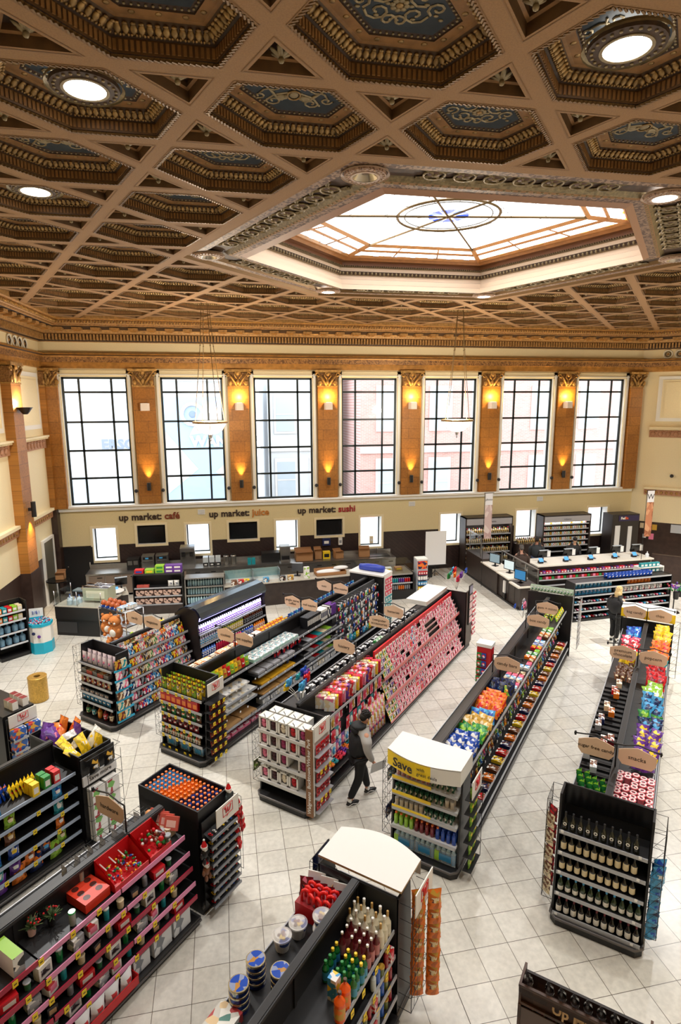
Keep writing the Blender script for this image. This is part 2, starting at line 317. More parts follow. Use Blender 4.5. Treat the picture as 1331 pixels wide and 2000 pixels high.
for i, (a, c, b, d) in enumerate(SW):
    t = put('window_%d' % (i+8), None, wf, (a, 0, c)); tag(t, kind='structure'); wd = b-a; h = d-c; e = .09; mb = MB()
    for q in ((-e, -e, 0, h+e), (wd, -e, wd+e, h+e), (0, -e, wd, 0), (0, h, wd, h+e)): mb.box(q[0], -.03, q[1], q[2], 0, q[3], CREAM)
    put('window_casing', mb, parent=t); mb = MB(); q = .045
    for x0 in (0, wd-q): mb.box(x0, .38, 0, x0+q, .43, h, MUL)
    for z0 in (0, h-q): mb.box(0, .38, z0, wd, .43, z0+q, MUL)
    put('window_frame', mb, parent=t); mb = MB(); mb.quad((0, .4, 0), (wd, .4, 0), (wd, .4, h), (0, .4, h), wgl); put('window_pane', mb, parent=t)
for i, (a, c, b, d) in enumerate(TV):
    mb = MB(); e = .09
    for q in ((a-e, c-e, a, d+e), (b, c-e, b+e, d+e), (a, c-e, b, c), (a, d, b, d+e)): mb.box(q[0], -.03, q[1], q[2], 0, q[3], CREAM)
    mb.box(a, .2, c, b, .24, d, BLK); kk += 1; struct('trim_%d' % (kk+2), mb, wf)
    t = thing('menu_screen', 'black wall-mounted menu screen under the words '+['up market café', 'up market juice', 'up market sushi'][i], 'screen', wf, ((a+b)/2, .1, c+.04), group='screens above the food counter')
    mb = MB(); w2 = (b-a)/2-.06; mb.box(-w2, -.02, 0, w2, .06, d-c-.12, BLK2); put('panel', mb, parent=t)
# left wall dressing: pilasters, frieze ledges, panels
def ledge(mb, x0, x1, z, m1):
    mb.box(x0, -.22, z-.06, x1, 0, z, m1); mb.box(x0, -.16, z-.13, x1, 0, z-.06, m1)
    for k in range(int((x1-x0)/.07)): mb.box(x0+.02+k*.07, -.19, z-.12, x0+.055+k*.07, -.12, z-.06, m1)
    mb.box(x0, -.08, z-.46, x1, 0, z-.13, TC)
    for k in range(int((x1-x0)/.3)): x = x0+.15+k*.3; mb.ball(x, -.08, z-.3, .1, TC, .05, .12, 8, 5); mb.tube([(x-.13, -.1, z-.2), (x, -.12, z-.17), (x+.13, -.1, z-.2)], .025, TC, 5)
TC = M('terracotta', (172, 124, 92), .6, noise=(20, .15)); PNK = brickmat('rose_stone', (196, 160, 148), (186, 150, 140), (214, 200, 190), .9, .41, .008, rough=.35, swiz=(0, 2), noise=.1)
def wallset(fr, x0, x1, up, kk):
    mb = MB(); ledge(mb, x0, x1, 6.1, CREAM)
    mb.box(x0+.2, -.05, 6.35, x1-.2, 0, 8.3, WHT); mb.box(x0+.36, -.07, 6.5, x1-.36, -.05, 8.15, CREAM); mb.box(x0+.5, -.055, 6.6, x1-.5, -.07-.02, 8.05, CREAM)
    mb.box(x0, -.16, 3.3, x1, 0, 3.4, CREAM); mb.box(x0, -.09, 3.05, x1, 0, 3.3, TC)
    for k in range(int((x1-x0)/.2)): mb.ball(x0+.1+k*.2, -.09, 3.17, .06, GOLDL, .03, .07, 6, 4)
    struct('trim_%d' % kk, mb, fr)
def pil(fr, x, kk, wd=.8, z0=1.8, zt=7.84, d=.3):
    mb = MB(); mb.box(x-wd/2, -d, z0, x+wd/2, 0, zt, brick); capital(mb, x, wd, zt, 8.5, d); mb.box(x-wd/2-.02, -d-.02, 0, x+wd/2+.02, 0, z0, WOOD); struct('trim_%d' % kk, mb, fr)
xs = LL-.45
pil(LW, LL-.12, 30, .4, 3.3, d=.2); pil(LW, LL-3.3, 31); wallset(LW, LL-2.9, LL-.35, 1, 32); wallset(LW, LL-6.6, LL-3.7, 1, 33); pil(LW, LL-7.1, 34)
wallset(RW, .5, 2.6, 1, 35); pil(RW, 3.1, 36, .9, 1.8)
mb = MB()
for fr_, x0 in ((LW, LL-2.9), (LW, LL-6.0), (RW, .75)):
    mb = MB()
    for k in range(4):
        x = x0+.45*k+.2
        mb.tube([(x+.17*math.cos(t*PI/8), -.03, 9.24+.17*math.sin(t*PI/8)) for t in range(16)], .022, WHT, 6, closed=True); mb.tube([(x+.1*math.cos(t*PI/8), -.02, 9.24+.1*math.sin(t*PI/8)) for t in range(16)], .02, CG3, 6, closed=True); mb.ball(x, 0, 9.24, .06, CG, .04)
    tag(put('wall_roundel', mb, fr_), kind='structure'); 
# door in left wall near the corner
t = put('door_1', None, LW, (LL-1.55, -.02, 0)); tag(t, kind='structure')
mb = MB(); DG = M('grey_door', (98, 94, 82), .5); mb.box(0, -.03, 0, 1.0, .02, 2.3, DG); put('door_leaf', mb, parent=t)
mb = MB(); mb.box(-.09, -.06, 0, 0, .02, 2.4, WHT); mb.box(1, -.06, 0, 1.09, .02, 2.4, WHT); mb.box(0, -.06, 2.3, 1, .02, 2.4, WHT); put('door_frame', mb, parent=t)
t = put('door_2', None, wf, (XL+.25, 0, 0)); tag(t, kind='structure'); mb = MB(); mb.box(0, -.05, 0, 1.05, 0, 1.74, BLK); put('door_leaf', mb, parent=t)
mb = MB(); mb.box(.9, -.09, .95, .94, -.05, 1.15, CHR); mb.ball(.12, -.08, 1.0, .03, CHR); put('door_handle', mb, parent=t)
# ------------------------------------------------------------------ coffered ceiling
BEAM = M('ceiling_beam', (151, 114, 74), .75, noise=(60, .10)); BG = M('beam_groove', (140, 106, 72), .8); FLU = M('fluted_brown', (96, 68, 38), .55, noise=(8, .2)); BAND = M('coffer_band', (144, 104, 60), .55, noise=(10, .18))
NAVY = M('coffer_navy', (44, 54, 62), .6, noise=(6, .2)); LEAF = M('leaf_gilt', (158, 128, 82), .38, .5, noise=(16, .35)); SCR = M('scroll_gilt', (156, 140, 108), .5, .3, noise=(12, .2)); ROPE = M('rope_gilt', (126, 96, 56), .45, .4)
def inset(poly, d):
    n = len(poly); out = []
    for i in range(n):
        p0, p1, p2 = Vector(poly[i-1]), Vector(poly[i]), Vector(poly[(i+1) % n]); t0 = (p1-p0).normalized(); t1 = (p2-p1).normalized()
        n0 = Vector((-t0.y, t0.x)); n1 = Vector((-t1.y, t1.x)); b = (n0+n1)/(1+n0.dot(n1)); q = p1+b*d; out.append((q.x, q.y))
    return out
def ring(mb, A, za, B, zb, m):
    n = len(A)
    for i in range(n): j_ = (i+1) % n; mb.quad((*A[i], za), (*B[i], zb), (*B[j_], zb), (*A[j_], za), m)
def edgepts(poly, step, shrink=0):
    for i in range(len(poly)):
        a, b = Vector(poly[i]), Vector(poly[(i+1) % len(poly)]); L = (b-a).length; n = max(1, round(L/step)); an = math.atan2((b-a).y, (b-a).x)
        for k in range(n): p = a+(b-a)*((k+.5)/n); yield p, an, L/n
va = Vector(LT(1, 0))-Vector(LT(0, 0)); vb = Vector(LT(0, 1))-Vector(LT(0, 0))
def vv(i, j_): p = va*i+vb*j_; return (p.x, p.y)
hexp = [vv(-1, -1), vv(0, -1), vv(1, 0), vv(1, 1), vv(0, 1), vv(-1, 0)]
def groove(mb, poly, d):
    a = inset(poly, d); b = inset(poly, d+.012); ring(mb, a, -.004, b, -.004, BG)
def coffer(variant):
    mb = MB(); P0 = hexp; q7 = .68; I = lambda d: inset(P0, d); o = .115
    ring(mb, P0, 0, I(o), 0, BEAM); groove(mb, P0, .085)
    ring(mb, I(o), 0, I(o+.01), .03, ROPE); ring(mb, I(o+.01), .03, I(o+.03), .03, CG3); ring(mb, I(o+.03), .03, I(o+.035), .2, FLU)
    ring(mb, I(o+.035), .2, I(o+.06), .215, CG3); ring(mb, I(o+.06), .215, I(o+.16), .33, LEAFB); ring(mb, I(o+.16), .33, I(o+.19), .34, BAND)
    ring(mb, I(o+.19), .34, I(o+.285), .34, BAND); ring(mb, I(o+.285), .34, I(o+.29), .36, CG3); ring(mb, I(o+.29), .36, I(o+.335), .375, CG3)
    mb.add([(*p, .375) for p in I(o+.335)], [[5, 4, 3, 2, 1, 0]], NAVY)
    for p, an, s in edgepts(I(o+.005), .05):      # rope twist
        mb.T = Matrix.Translation((p.x, p.y, .004)) @ Matrix.Rotation(an+.6, 4, 'Z'); mb.box(-.028, -.009, -.012, .028, .009, .012, ROPE)
    for p, an, s in edgepts(I(o+.03), .048):
        mb.T = Matrix.Translation((p.x, p.y, 0)) @ Matrix.Rotation(an, 4, 'Z'); mb.box(-.014, -.004, .06, .014, .012, .18, BAND)
    for p, an, s in edgepts(I(o+.1), .068):       # leaves
        mb.T = Matrix.Translation((p.x, p.y, .255)) @ Matrix.Rotation(an, 4, 'Z') @ Matrix.Rotation(R(48), 4, 'X')
        mb.ball(0, 0, 0, .034, LEAF, .07, .024, 6, 4); mb.ball(-.02, -.05, -.015, .014, LEAF, .02, .014, 5, 3); mb.ball(.02, -.05, -.015, .014, LEAF, .02, .014, 5, 3); mb.ball(0, .05, -.015, .03, LEAF, .02, .02, 5, 3)
    for p, an, s in edgepts(I(o+.237), .2):
        mb.T = None; mb.ball(p.x, p.y, .34, .03, LEAF, rz=.014, seg=8, rings=4)
    for p, an, s in edgepts(I(o+.31), .055): mb.ball(p.x, p.y, .36, .015, SCR, seg=5, rings=3)
    mb.T = None
    if variant == 0:
        for s in (-1, 1):
            for (cx, cy, rad, ph) in ((.16, .1, .12, 0), (.16, -.12, .12, 1), (.33, 0, .09, 2), (.05, .2, .08, 3)):
                for sg in (1, -1):
                    if sg < 0 and (cx, cy) != (.05, .2): continue
                    mb.tube([(s*(cx+rad*(1-t/12)*math.cos(t*.75+ph)), sg*cy+rad*(1-t/12)*math.sin(t*.75+ph), .368) for t in range(11)], .013, SCR, 4)
            for k in range(6): mb.ball(s*(.1+.06*k), .16*math.sin(k*1.7), .37, .028, SCR, .02, .012, 6, 3)
        for k in range(8): mb.ball(.06*math.cos(k*PI/4), .06*math.sin(k*PI/4), .366, .03, SCR, rz=.014, seg=6, rings=3)
        mb.ball(0, 0, .362, .035, LEAF, rz=.02)
    else:
        for s in (-1, 1):
            mb.tube([(s*(.07+.05*t), .1*math.sin(t*1.1), .368) for t in range(7)], [.03, .026, .022, .02, .016, .014, .01], SCR, 5)
            for (cx, cy, rad) in ((.2, .14, .09), (.22, -.15, .09), (.36, .06, .07)): mb.tube([(s*(cx+rad*(1-t/12)*math.cos(t*.8)), cy+rad*(1-t/12)*math.sin(t*.8), .368) for t in range(10)], .012, SCR, 4)
            mb.ball(s*.12, .05, .366, .07, SCR, .05, .02); mb.tube([(s*.05, -.05, .37), (s*.2, .02, .37), (s*.3, .18, .37)], .014, SCR, 4)
        mb.tube([(.07*math.cos(t*PI/6), .09*math.sin(t*PI/6), .366) for t in range(12)], .014, LEAF, 5, closed=True); mb.ball(0, 0, .37, .05, SCR, .065, .014)
    mb.v = [(x, y, z*.68 if z > 0 else z) for x, y, z in mb.v]
    return mb.mesh('coffer')
LEAFB = M('leaf_ground', (84, 60, 34), .6)
HX = [coffer(0), coffer(1)]
def tri(mb, T, full=True):
    n3 = inset(T, .115); c = (sum(p[0] for p in T)/3, sum(p[1] for p in T)/3)
    ring(mb, T, 0, n3, 0, BEAM); groove(mb, T, .075); ring(mb, n3, 0, inset(T, .13), .09, FLU); ring(mb, inset(T, .13), .09, inset(T, .16), .1, BAND); ring(mb, inset(T, .16), .1, inset(T, .165), .15, FLU)
    mb.add([(*p, .15) for p in inset(T, .165)], [[2, 1, 0]], CG3)
    if full:
        for k in range(6):
            a = k*PI/3+.3; mb.T = Matrix.Translation((c[0], c[1], .05)) @ Matrix.Rotation(a, 4, 'Z') @ Matrix.Rotation(-.5, 4, 'Y'); mb.ball(.06, 0, 0, .075, SCR, .03, .014, 6, 4)
        mb.T = None; mb.ball(c[0], c[1], .03, .03, SCR, seg=6, rings=4)
Tup = [vv(0, 0), vv(1, 0), vv(1, 1)]; Tdn = [vv(0, 0), vv(1, 1), vv(0, 1)]
TM = []
for T in (Tup, Tdn):
    mb = MB(); tri(mb, T); TM.append(mb.mesh('flower_coffer'))
def insky(a, b, e=0): return 2-e < a < 12+e and 2-e < b < 14+e and -7-e < a-b < 5+e
ceil = put('ceiling', None, p=(0, 0, CE)); tag(ceil, kind='structure')
def seen(x, y, m=1.3):
    v = Vector((x, y, CE-CZ)); d = v.dot(F); return d > .5 and abs(v.dot(rr)/d*1151) < 665*m+120 and abs(v.dot(uu)/d*1151) < 1000*m+150
hx = []; tr = []
for a in range(-40, 50):
    for b in range(-16, 26):
        if a % 2 and b % 2:
            x, y = LT(a, b); 
            if -6.9 < x < 24 and y < 23.7 and not insky(a, b) and seen(x, y): hx.append((math.hypot(x, y), a, b, x, y))
        for k, T in ((0, ((0, 0), (1, 0), (1, 1))), (1, ((0, 0), (1, 1), (0, 1)))):
            if all(not ((a+i) % 2 and (b+j_) % 2) for i, j_ in T):
                ca = a+sum(i for i, _ in T)/3; cb = b+sum(j_ for _, j_ in T)/3; x, y = LT(a, b)
                if -6.9 < x < 24 and y < 23.7 and not insky(ca, cb) and seen(x, y): tr.append((math.hypot(x, y), a, b, x, y, k))
hx.sort(); tr.sort()
far = MB()
for n, (d, a, b, x, y) in enumerate(hx):
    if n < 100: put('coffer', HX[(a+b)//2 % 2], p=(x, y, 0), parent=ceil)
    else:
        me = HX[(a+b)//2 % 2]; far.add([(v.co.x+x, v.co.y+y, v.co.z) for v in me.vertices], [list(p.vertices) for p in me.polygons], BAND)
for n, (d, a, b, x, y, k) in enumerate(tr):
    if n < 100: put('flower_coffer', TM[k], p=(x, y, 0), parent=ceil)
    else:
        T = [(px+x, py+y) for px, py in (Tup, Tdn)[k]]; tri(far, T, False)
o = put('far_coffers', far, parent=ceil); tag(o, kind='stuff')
mb = MB()   # plain slab above, the unseen ceiling behind the camera, an added sky cover
mb.box(-8.5, -3.3, .5, 25, 3.2, .6, BEAM); slab = [(-8.5, 3.2), (25, 3.2), (25, 24.6), (-8.5, 24.6)]
ho = [LT(*q) for q in ((3.3, 3.5), (7.0, 3.5), (10.7, 7.2), (10.7, 12.5), (7.0, 12.5), (3.3, 8.8))]
mb.box(-8.5, 3.2, .5, 25, ho[0][1]-.05, .6, BEAM); mb.box(-8.5, ho[4][1]+.1, .5, 25, 24.6, .6, BEAM); mb.box(-8.5, ho[0][1]-.05, .5, ho[5][0]-.3, ho[4][1]+.1, .6, BEAM); mb.box(ho[2][0]+.6, ho[0][1]-.05, .5, 25, ho[4][1]+.1, .6, BEAM)
mb.box(ho[5][0]-1.2, ho[0][1]-1, .98, ho[2][0]+1.5, ho[4][1]+1, 1.05, BEAM); put('slab_and_sky_cover', mb, parent=ceil)  # unseen cover over the skylight, added to block sky light
# border of the skylight
outer = [LT(*q) for q in ((2, 2), (7, 2), (12, 7), (12, 14), (7, 14), (2, 9))]
def lerp(t): return [(a[0]+(b[0]-a[0])*t, a[1]+(b[1]-a[1])*t) for a, b in zip(outer, ho)]
KEY = PM('greek_key', [(150, 122, 98), (92, 66, 50), (150, 122, 98), (80, 56, 42)], 26, .5); GRD = M('border_ground', (72, 52, 36), .6, noise=(10, .3)); GUI = M('guilloche', (132, 116, 84), .4, .35, noise=(20, .3)); LIP = M('lip_brown', (170, 128, 100), .5)
mb = MB(); L_ = lerp
ring(mb, outer, 0, L_(.1), 0, BEAM); ring(mb, L_(.1), 0, L_(.13), .06, ROPE); ring(mb, L_(.13), .06, L_(.2), .05, BEAM); ring(mb, L_(.2), .05, L_(.32), .05, KEY); ring(mb, L_(.32), .05, L_(.36), .12, ROPE); ring(mb, L_(.36), .12, L_(.68), .12, GRD)
ring(mb, L_(.68), .12, L_(.74), .06, GUI); ring(mb, L_(.74), .06, L_(.79), .05, BEAM); ring(mb, L_(.79), .05, L_(.91), .05, KEY); ring(mb, L_(.91), .05, L_(1), .0, LIP)
mid = L_(.52)
for i in range(6):
    a, b = Vector(mid[i]), Vector(mid[(i+1) % 6]); Lg = (b-a).length; n = int((Lg-1.1)/.44); t = (b-a).normalized(); nn = Vector((-t.y, t.x)); s0 = (Lg-n*.44)/2
    for k in range(n):
        c = a+t*(s0+(k+.5)*.44); mb.ball(c.x, c.y, .11, .12, M('roundel_red', (92, 60, 44), .5), rz=.03, seg=10, rings=4); mb.ball(c.x, c.y, .09, .05, GUI, rz=.03, seg=6, rings=4)
        mb.tube([(c.x+.15*math.cos(q*PI/7), c.y+.15*math.sin(q*PI/7), .09) for q in range(14)], .018, GUI, 5, closed=True)
    for sg in (1, -1):
        for dd in (0, .05):
            mb.tube([tuple((a+t*(s0+q*.055)+nn*sg*(.2-dd)*math.cos(q*.055/.44*PI)).to_3d()+Vector((0, 0, .1))) for q in range(int(n*8)+1)], .022, GUI, 4)
    for p, an, s in [(a+t*(.3+q*.12), 0, 0) for q in range(int((Lg-.6)/.12))]:
        q_ = p+nn*.3; mb.ball(q_.x, q_.y, .07, .035, GUI, rz=.03, seg=5, rings=3)
put('skylight_border', mb, parent=ceil)
# the well and the leaded glass
sky = put('window_15', None, p=(0, 0, CE)); tag(sky, kind='structure')
WC = M('well_cream', (238, 214, 188), .6); OAK = M('well_oak', (190, 132, 76), .4, noise=(8, .1)); OAKD = M('well_oak_dark', (120, 76, 44), .45)
mb = MB(); z = 0
steps = [(0, .0, 0, .17, WC), (0, .17, -.05, .19, OAKD), (-.05, .19, -.05, .36, WC), (-.05, .36, -.1, .38, OAKD), (-.1, .38, -.1, .52, WC), (-.1, .52, -.04, .53, GUI), (-.04, .53, 0.0, .64, CG3), (0, .64, -.08, .66, GUI), (-.08, .66, -.06, .78, WC), (-.06, .78, 0, .80, GUI), (0, .80, .02, .84, CG3), (.02, .84, .02, .96, OAKD), (.02, .96, .12, .98, OAKD), (.12, .98, .16, 1.06, OAK)]
for d0, z0, d1, z1, m in steps: ring(mb, inset(ho, d0), z0*.7, inset(ho, d1), z1*.7, m)
for p, an, s in edgepts(inset(ho, -.03), .11): mb.ball(p.x, p.y, .41, .035, GUI, rz=.045, seg=6, rings=4)
for p, an, s in edgepts(inset(ho, .02), .06): mb.ball(p.x, p.y, .575, .02, GUI, seg=5, rings=3)
put('light_well', mb, parent=sky)
def skyglass(name, c=(250, 252, 255), e=SKY_E, col=None):
    return M(name, c, .3, emit=e)
WG = skyglass('leaded_white'); BLU = M('leaded_blue', (40, 80, 215), .3, emit=1.1); PB = M('leaded_pale_blue', (170, 205, 235), .3, emit=1.6); AMG = M('leaded_amber', (240, 180, 70), .3, emit=1.2); LEAD = M('lead_came', (120, 116, 108), .5, .3); BRZ = M('bronze_bar', (118, 96, 62), .4, .5)
b0 = inset(ho, .3); b1 = inset(ho, 1.05); zb, zt = .77, .86
cc = Vector((sum(p[0] for p in ho)/6, sum(p[1] for p in ho)/6))
mb = MB(); ring(mb, b0, zb, b1, zt, WG); put('sloping_panes', mb, parent=sky)
mb = MB(); i0 = inset(ho, .16); ring(mb, i0, .742, b0, zb, OAK)
for i in range(6):
    j_ = (i+1) % 6; a0, a1, c0, c1 = Vector((*b0[i], zb)), Vector((*b0[j_], zb)), Vector((*b1[i], zt)), Vector((*b1[j_], zt))
    mb.tube([a0, c0], .07, OAK, 4); mb.tube([a0, a1], .05, OAK, 4); mb.tube([c0, c1], .06, OAK, 4)
    m0 = a0.lerp(c0, .5); m1 = a1.lerp(c1, .5); mb.tube([m0, m1], .04, OAK, 4)
    for q in (.33, .67): mb.tube([c0.lerp(c1, q)*.999, a0.lerp(a1, q)], .02, OAK, 4)
    for q in range(1, 12): mb.tube([a0.lerp(a1, q/12)+Vector((0, 0, -.012)), m0.lerp(m1, q/12)+Vector((0, 0, -.012))], .006, LEAD, 3)
    n_ = 14
    for q in range(n_):
        if q % 2: 
            s_ = a0.lerp(a1, q/n_)+Vector((0, 0, -.008)); s2 = a0.lerp(a1, (q+.6)/n_)+Vector((0, 0, -.008)); u_ = s_.lerp(c0.lerp(c1, q/n_), .1)+Vector((0, 0, -.008)); u2 = s2.lerp(c0.lerp(c1, (q+.6)/n_), .1)+Vector((0, 0, -.008)); mb.quad(s_, s2, u2, u_, AMG if i in (1, 2) else PB)
put('skylight_frame', mb, parent=sky)
mb = MB(); mb.add([(*p, zt) for p in b1], [[5, 4, 3, 2, 1, 0]], WG); put('flat_pane', mb, parent=sky)
cx, cy = cc.x, cc.y; zz = zt-.02
mb = MB(); C3 = lambda r_, t_: (cx+r_*math.cos(t_), cy+r_*math.sin(t_), zz)
for r_ in (.9, 1.05): mb.tube([C3(r_, q*PI/24) for q in range(48)], .012 if r_ < 1 else .03, LEAD if r_ < 1 else BRZ, 4, closed=True)
for i in range(6): e = b1[i]; mb.tube([(cx, cy, zz-.01), (*e, zz-.01)], .025, BRZ, 4)
for k in range(24):
    if k % 4: t_ = k*PI/12+.13; mb.tube([C3(.4, t_), C3(1.6, t_)], .006, LEAD, 3)
for q in (.45, .7): mb.tube([(cx+(e[0]-cx)*q, cy+(e[1]-cy)*q, zz) for e in b1], .006, LEAD, 3, closed=True)
put('lead_bars', mb, parent=sky)
mb = MB()
for k in range(16):
    t0, t1 = k*PI/8, (k+1)*PI/8; mb.quad(C3(.16, t0), C3(.16, t1), C3(.42, t1), C3(.42, t0), BLU if k % 4 else M('leaded_grey_blue', (120, 140, 190), .3, emit=1.3))
for k in range(8):
    t0 = k*PI/4; rl = .5 if k % 2 else .36; mb.add([(cx, cy, zz-.006), (C3(.12, t0-.35)[0], C3(.12, t0-.35)[1], zz-.006), (C3(rl, t0)[0], C3(rl, t0)[1], zz-.006), (C3(.12, t0+.35)[0], C3(.12, t0+.35)[1], zz-.006)], [[0, 1, 2, 3]], M('leaded_cream', (248, 236, 205), .3, emit=1.6))
mb.ball(cx, cy, zz-.02, .06, BRZ, rz=.03); put('compass_rose', mb, parent=sky)
# ceiling lights
LITE = M('lamp_white', (255, 250, 240), .4, emit=9); MEDT = PM('medallion_print', [(190, 160, 140), (120, 90, 76), (170, 140, 120)], 40, .5)
def downlight(x, y, z, lit, label, r=.2, ro_=.38, grp='round ceiling lights', stem=0, dark=False):
    t = thing('ceiling_light', label, 'ceiling light', None, (x, y, z), 0, grp)
    mb = MB(); c1 = SCR if dark else M('medallion_plaster', (206, 184, 168), .5); c2 = GRD if dark else MEDT
    mb.lathe([(ro_, 0), (ro_, .02), (ro_-.03, .035), (ro_*.95, .05)], 28, c1, cap=False)
    mb.lathe([(r+.02, -.012), (ro_-.05, -.005), (ro_-.045, .03)], 28, c2, cap=False)
    for k in range(24): a = k*PI/12; mb.ball((ro_+r)/2*math.cos(a), (ro_+r)/2*math.sin(a), -.012, .02, c1, rz=.01, seg=5, rings=3)
    mb.lathe([(r, -.02), (r+.03, -.02), (r+.03, .02)], 28, c1, cap=False); put('trim_ring', mb, parent=t)
    mb = MB(); mb.lathe([(r, -.015), (r*.6, .0), (.001, .001)] if lit else [(r, -.015), (r*.5, .12), (.001, .13)], 24, LITE if lit else M('lamp_reflector', (196, 186, 170), .2, .8), cap=False); put('diffuser', mb, parent=t)
    if stem: mb = MB(); mb.lathe([(.05, .03), (.05, stem)], 8, BRZ); put('stem', mb, parent=t)
    if lit:
        l = light('light_glow', 'SPOT', (0, 0, -.05), SPOT_W, (1, .98, .94), spot_size=R(150), spot_blend=.8, shadow_soft_size=.2); l.parent = t
for (a, b), lb in (((-1, 1), 'lit round light in ornate coffer at the upper left, nearest of the left pair'), ((-1, 5), 'small lit round light in a coffer lower down by the left wall'), ((3, -1), 'large lit round light in a navy coffer at the upper right')):
    x, y = LT(a, b); downlight(x, y, CE+.14, True, lb, stem=.06, dark=True)
for (q, lit, lb) in (((2.66, 2.8), 0, 'unlit round medallion light at the near left corner of the skylight border'), ((7.05, 2.85), 1, 'lit round light at the near right corner of the skylight border'), ((11.35, 7.1), 0, 'unlit round light at the right-hand corner of the skylight border'),
                     ((11.3, 13.2), 1, 'small lit light at the far right corner of the skylight border'), ((7.0, 13.25), 1, 'small lit light at the far left corner of the skylight border'), ((2.6, 8.9), 0, 'unlit round light at the left corner of the skylight border')):
    x, y = LT(*q); downlight(x, y, CE+.02, lit, lb, r=.17, ro_=.33, stem=.1)
for (a, b) in ((9, -1), (15, 3), (17, 11), (15, -1), (21, 7), (3, -5), (-1, 11), (11, -5)):
    x, y = LT(a, b); light('unseen_fill_spot', 'SPOT', (x, y, CE-.05), SPOT_W*(4.4 if b > 0 else .5), (1, .99, .96), spot_size=R(125), spot_blend=.8, shadow_soft_size=.2)  # unseen spots without fixtures, added to brighten the floor
# ------------------------------------------------------------------ wall lamps
WARM = (1, .62, .2)
SCW = M('sconce_white', (240, 226, 214), .5); SCG = M('sconce_glow', (255, 236, 190), .5, emit=6)
for i, x in enumerate(pc):
    lit = i > 0; t = thing('wall_sconce', ['unlit white', 'lit white', 'lit white', 'lit white', 'lit white', 'lit white'][i]+' box sconce high on the %s window pier from the left' % nth(i), 'wall lamp', wf, (x+.02, -.16, 6.95), group='upper sconces on the window piers')
    mb = MB(); mb.prism([(-.17, -.05), (-.12, -.26), (.12, -.26), (.17, -.05), (.17, 0), (-.17, 0)], 0, .28, SCW); put('shade', mb, parent=t)
    mb = MB(); mb.box(-.1, -.22, .282, .1, -.05, .286, SCG if lit else SCW); put('diffuser', mb, parent=t)
    if lit: l = light('sconce_light', 'POINT', (0, -.2, .5), SCONCE_W*1.5, WARM, shadow_soft_size=.05); l.parent = t
    t = thing('wall_spotlight', 'black cylinder uplight low on the %s window pier from the left' % nth(i), 'wall lamp', wf, (x, -.16, 3.92), group='cylinder uplights on the window piers')
    mb = MB(); mb.lathe([(.075, 0), (.075, .3), (.06, .3), (.06, .27)], 14, BLK, y=-.14); put('shade', mb, parent=t); mb = MB(); mb.box(-.03, -.1, .1, .03, 0, .2, BLK); put('bracket', mb, parent=t)
    mb = MB(); mb.lathe([(.055, .28), (.02, .285)], 12, SCG, y=-.14); put('bulb', mb, parent=t)
    l = light('spotlight_glow', 'SPOT', (0, -.12, .34), SCONCE_W*5, WARM, rot=(R(180-8), 0, 0), spot_size=R(60), spot_blend=1, shadow_soft_size=.03); l.parent = t
for fr_, x, lb in ((LW, LL-3.3, 'bowl-shaped bronze sconce on the left wall pier, lit'), (RW, 3.1, 'bronze sconce on the right wall pier')):
    t = thing('wall_sconce', lb, 'wall lamp', fr_, (x, -.3, 6.9), group='side wall sconces'); mb = MB(); mb.lathe([(.06, 0), (.1, .03), (.22, .2), (.24, .22), (.2, .2)], 14, M('bronze_dark', (60, 50, 44), .35, .6), y=-.2); put('shade', mb, parent=t)
    l = light('sconce_light', 'POINT', (0, -.2, .34), SCONCE_W*2, (1, .8, .55), shadow_soft_size=.05); l.parent = t
    t = thing('wall_spotlight', lb.split(' on ')[1].replace('pier, lit', 'pier')+' black cylinder spotlight, lower down', 'wall lamp', fr_, (x, -.3, 3.6), group='side wall spotlights'); mb = MB(); mb.lathe([(.075, 0), (.075, .5)], 14, BLK, y=-.16); mb.box(-.03, -.1, .2, .03, 0, .3, BLK); put('shade', mb, parent=t)
    l = light('spotlight_glow', 'SPOT', (0, -.14, -.05), SCONCE_W*6, WARM, rot=(R(6), 0, 0), spot_size=R(80), spot_blend=1, shadow_soft_size=.03); l.parent = t
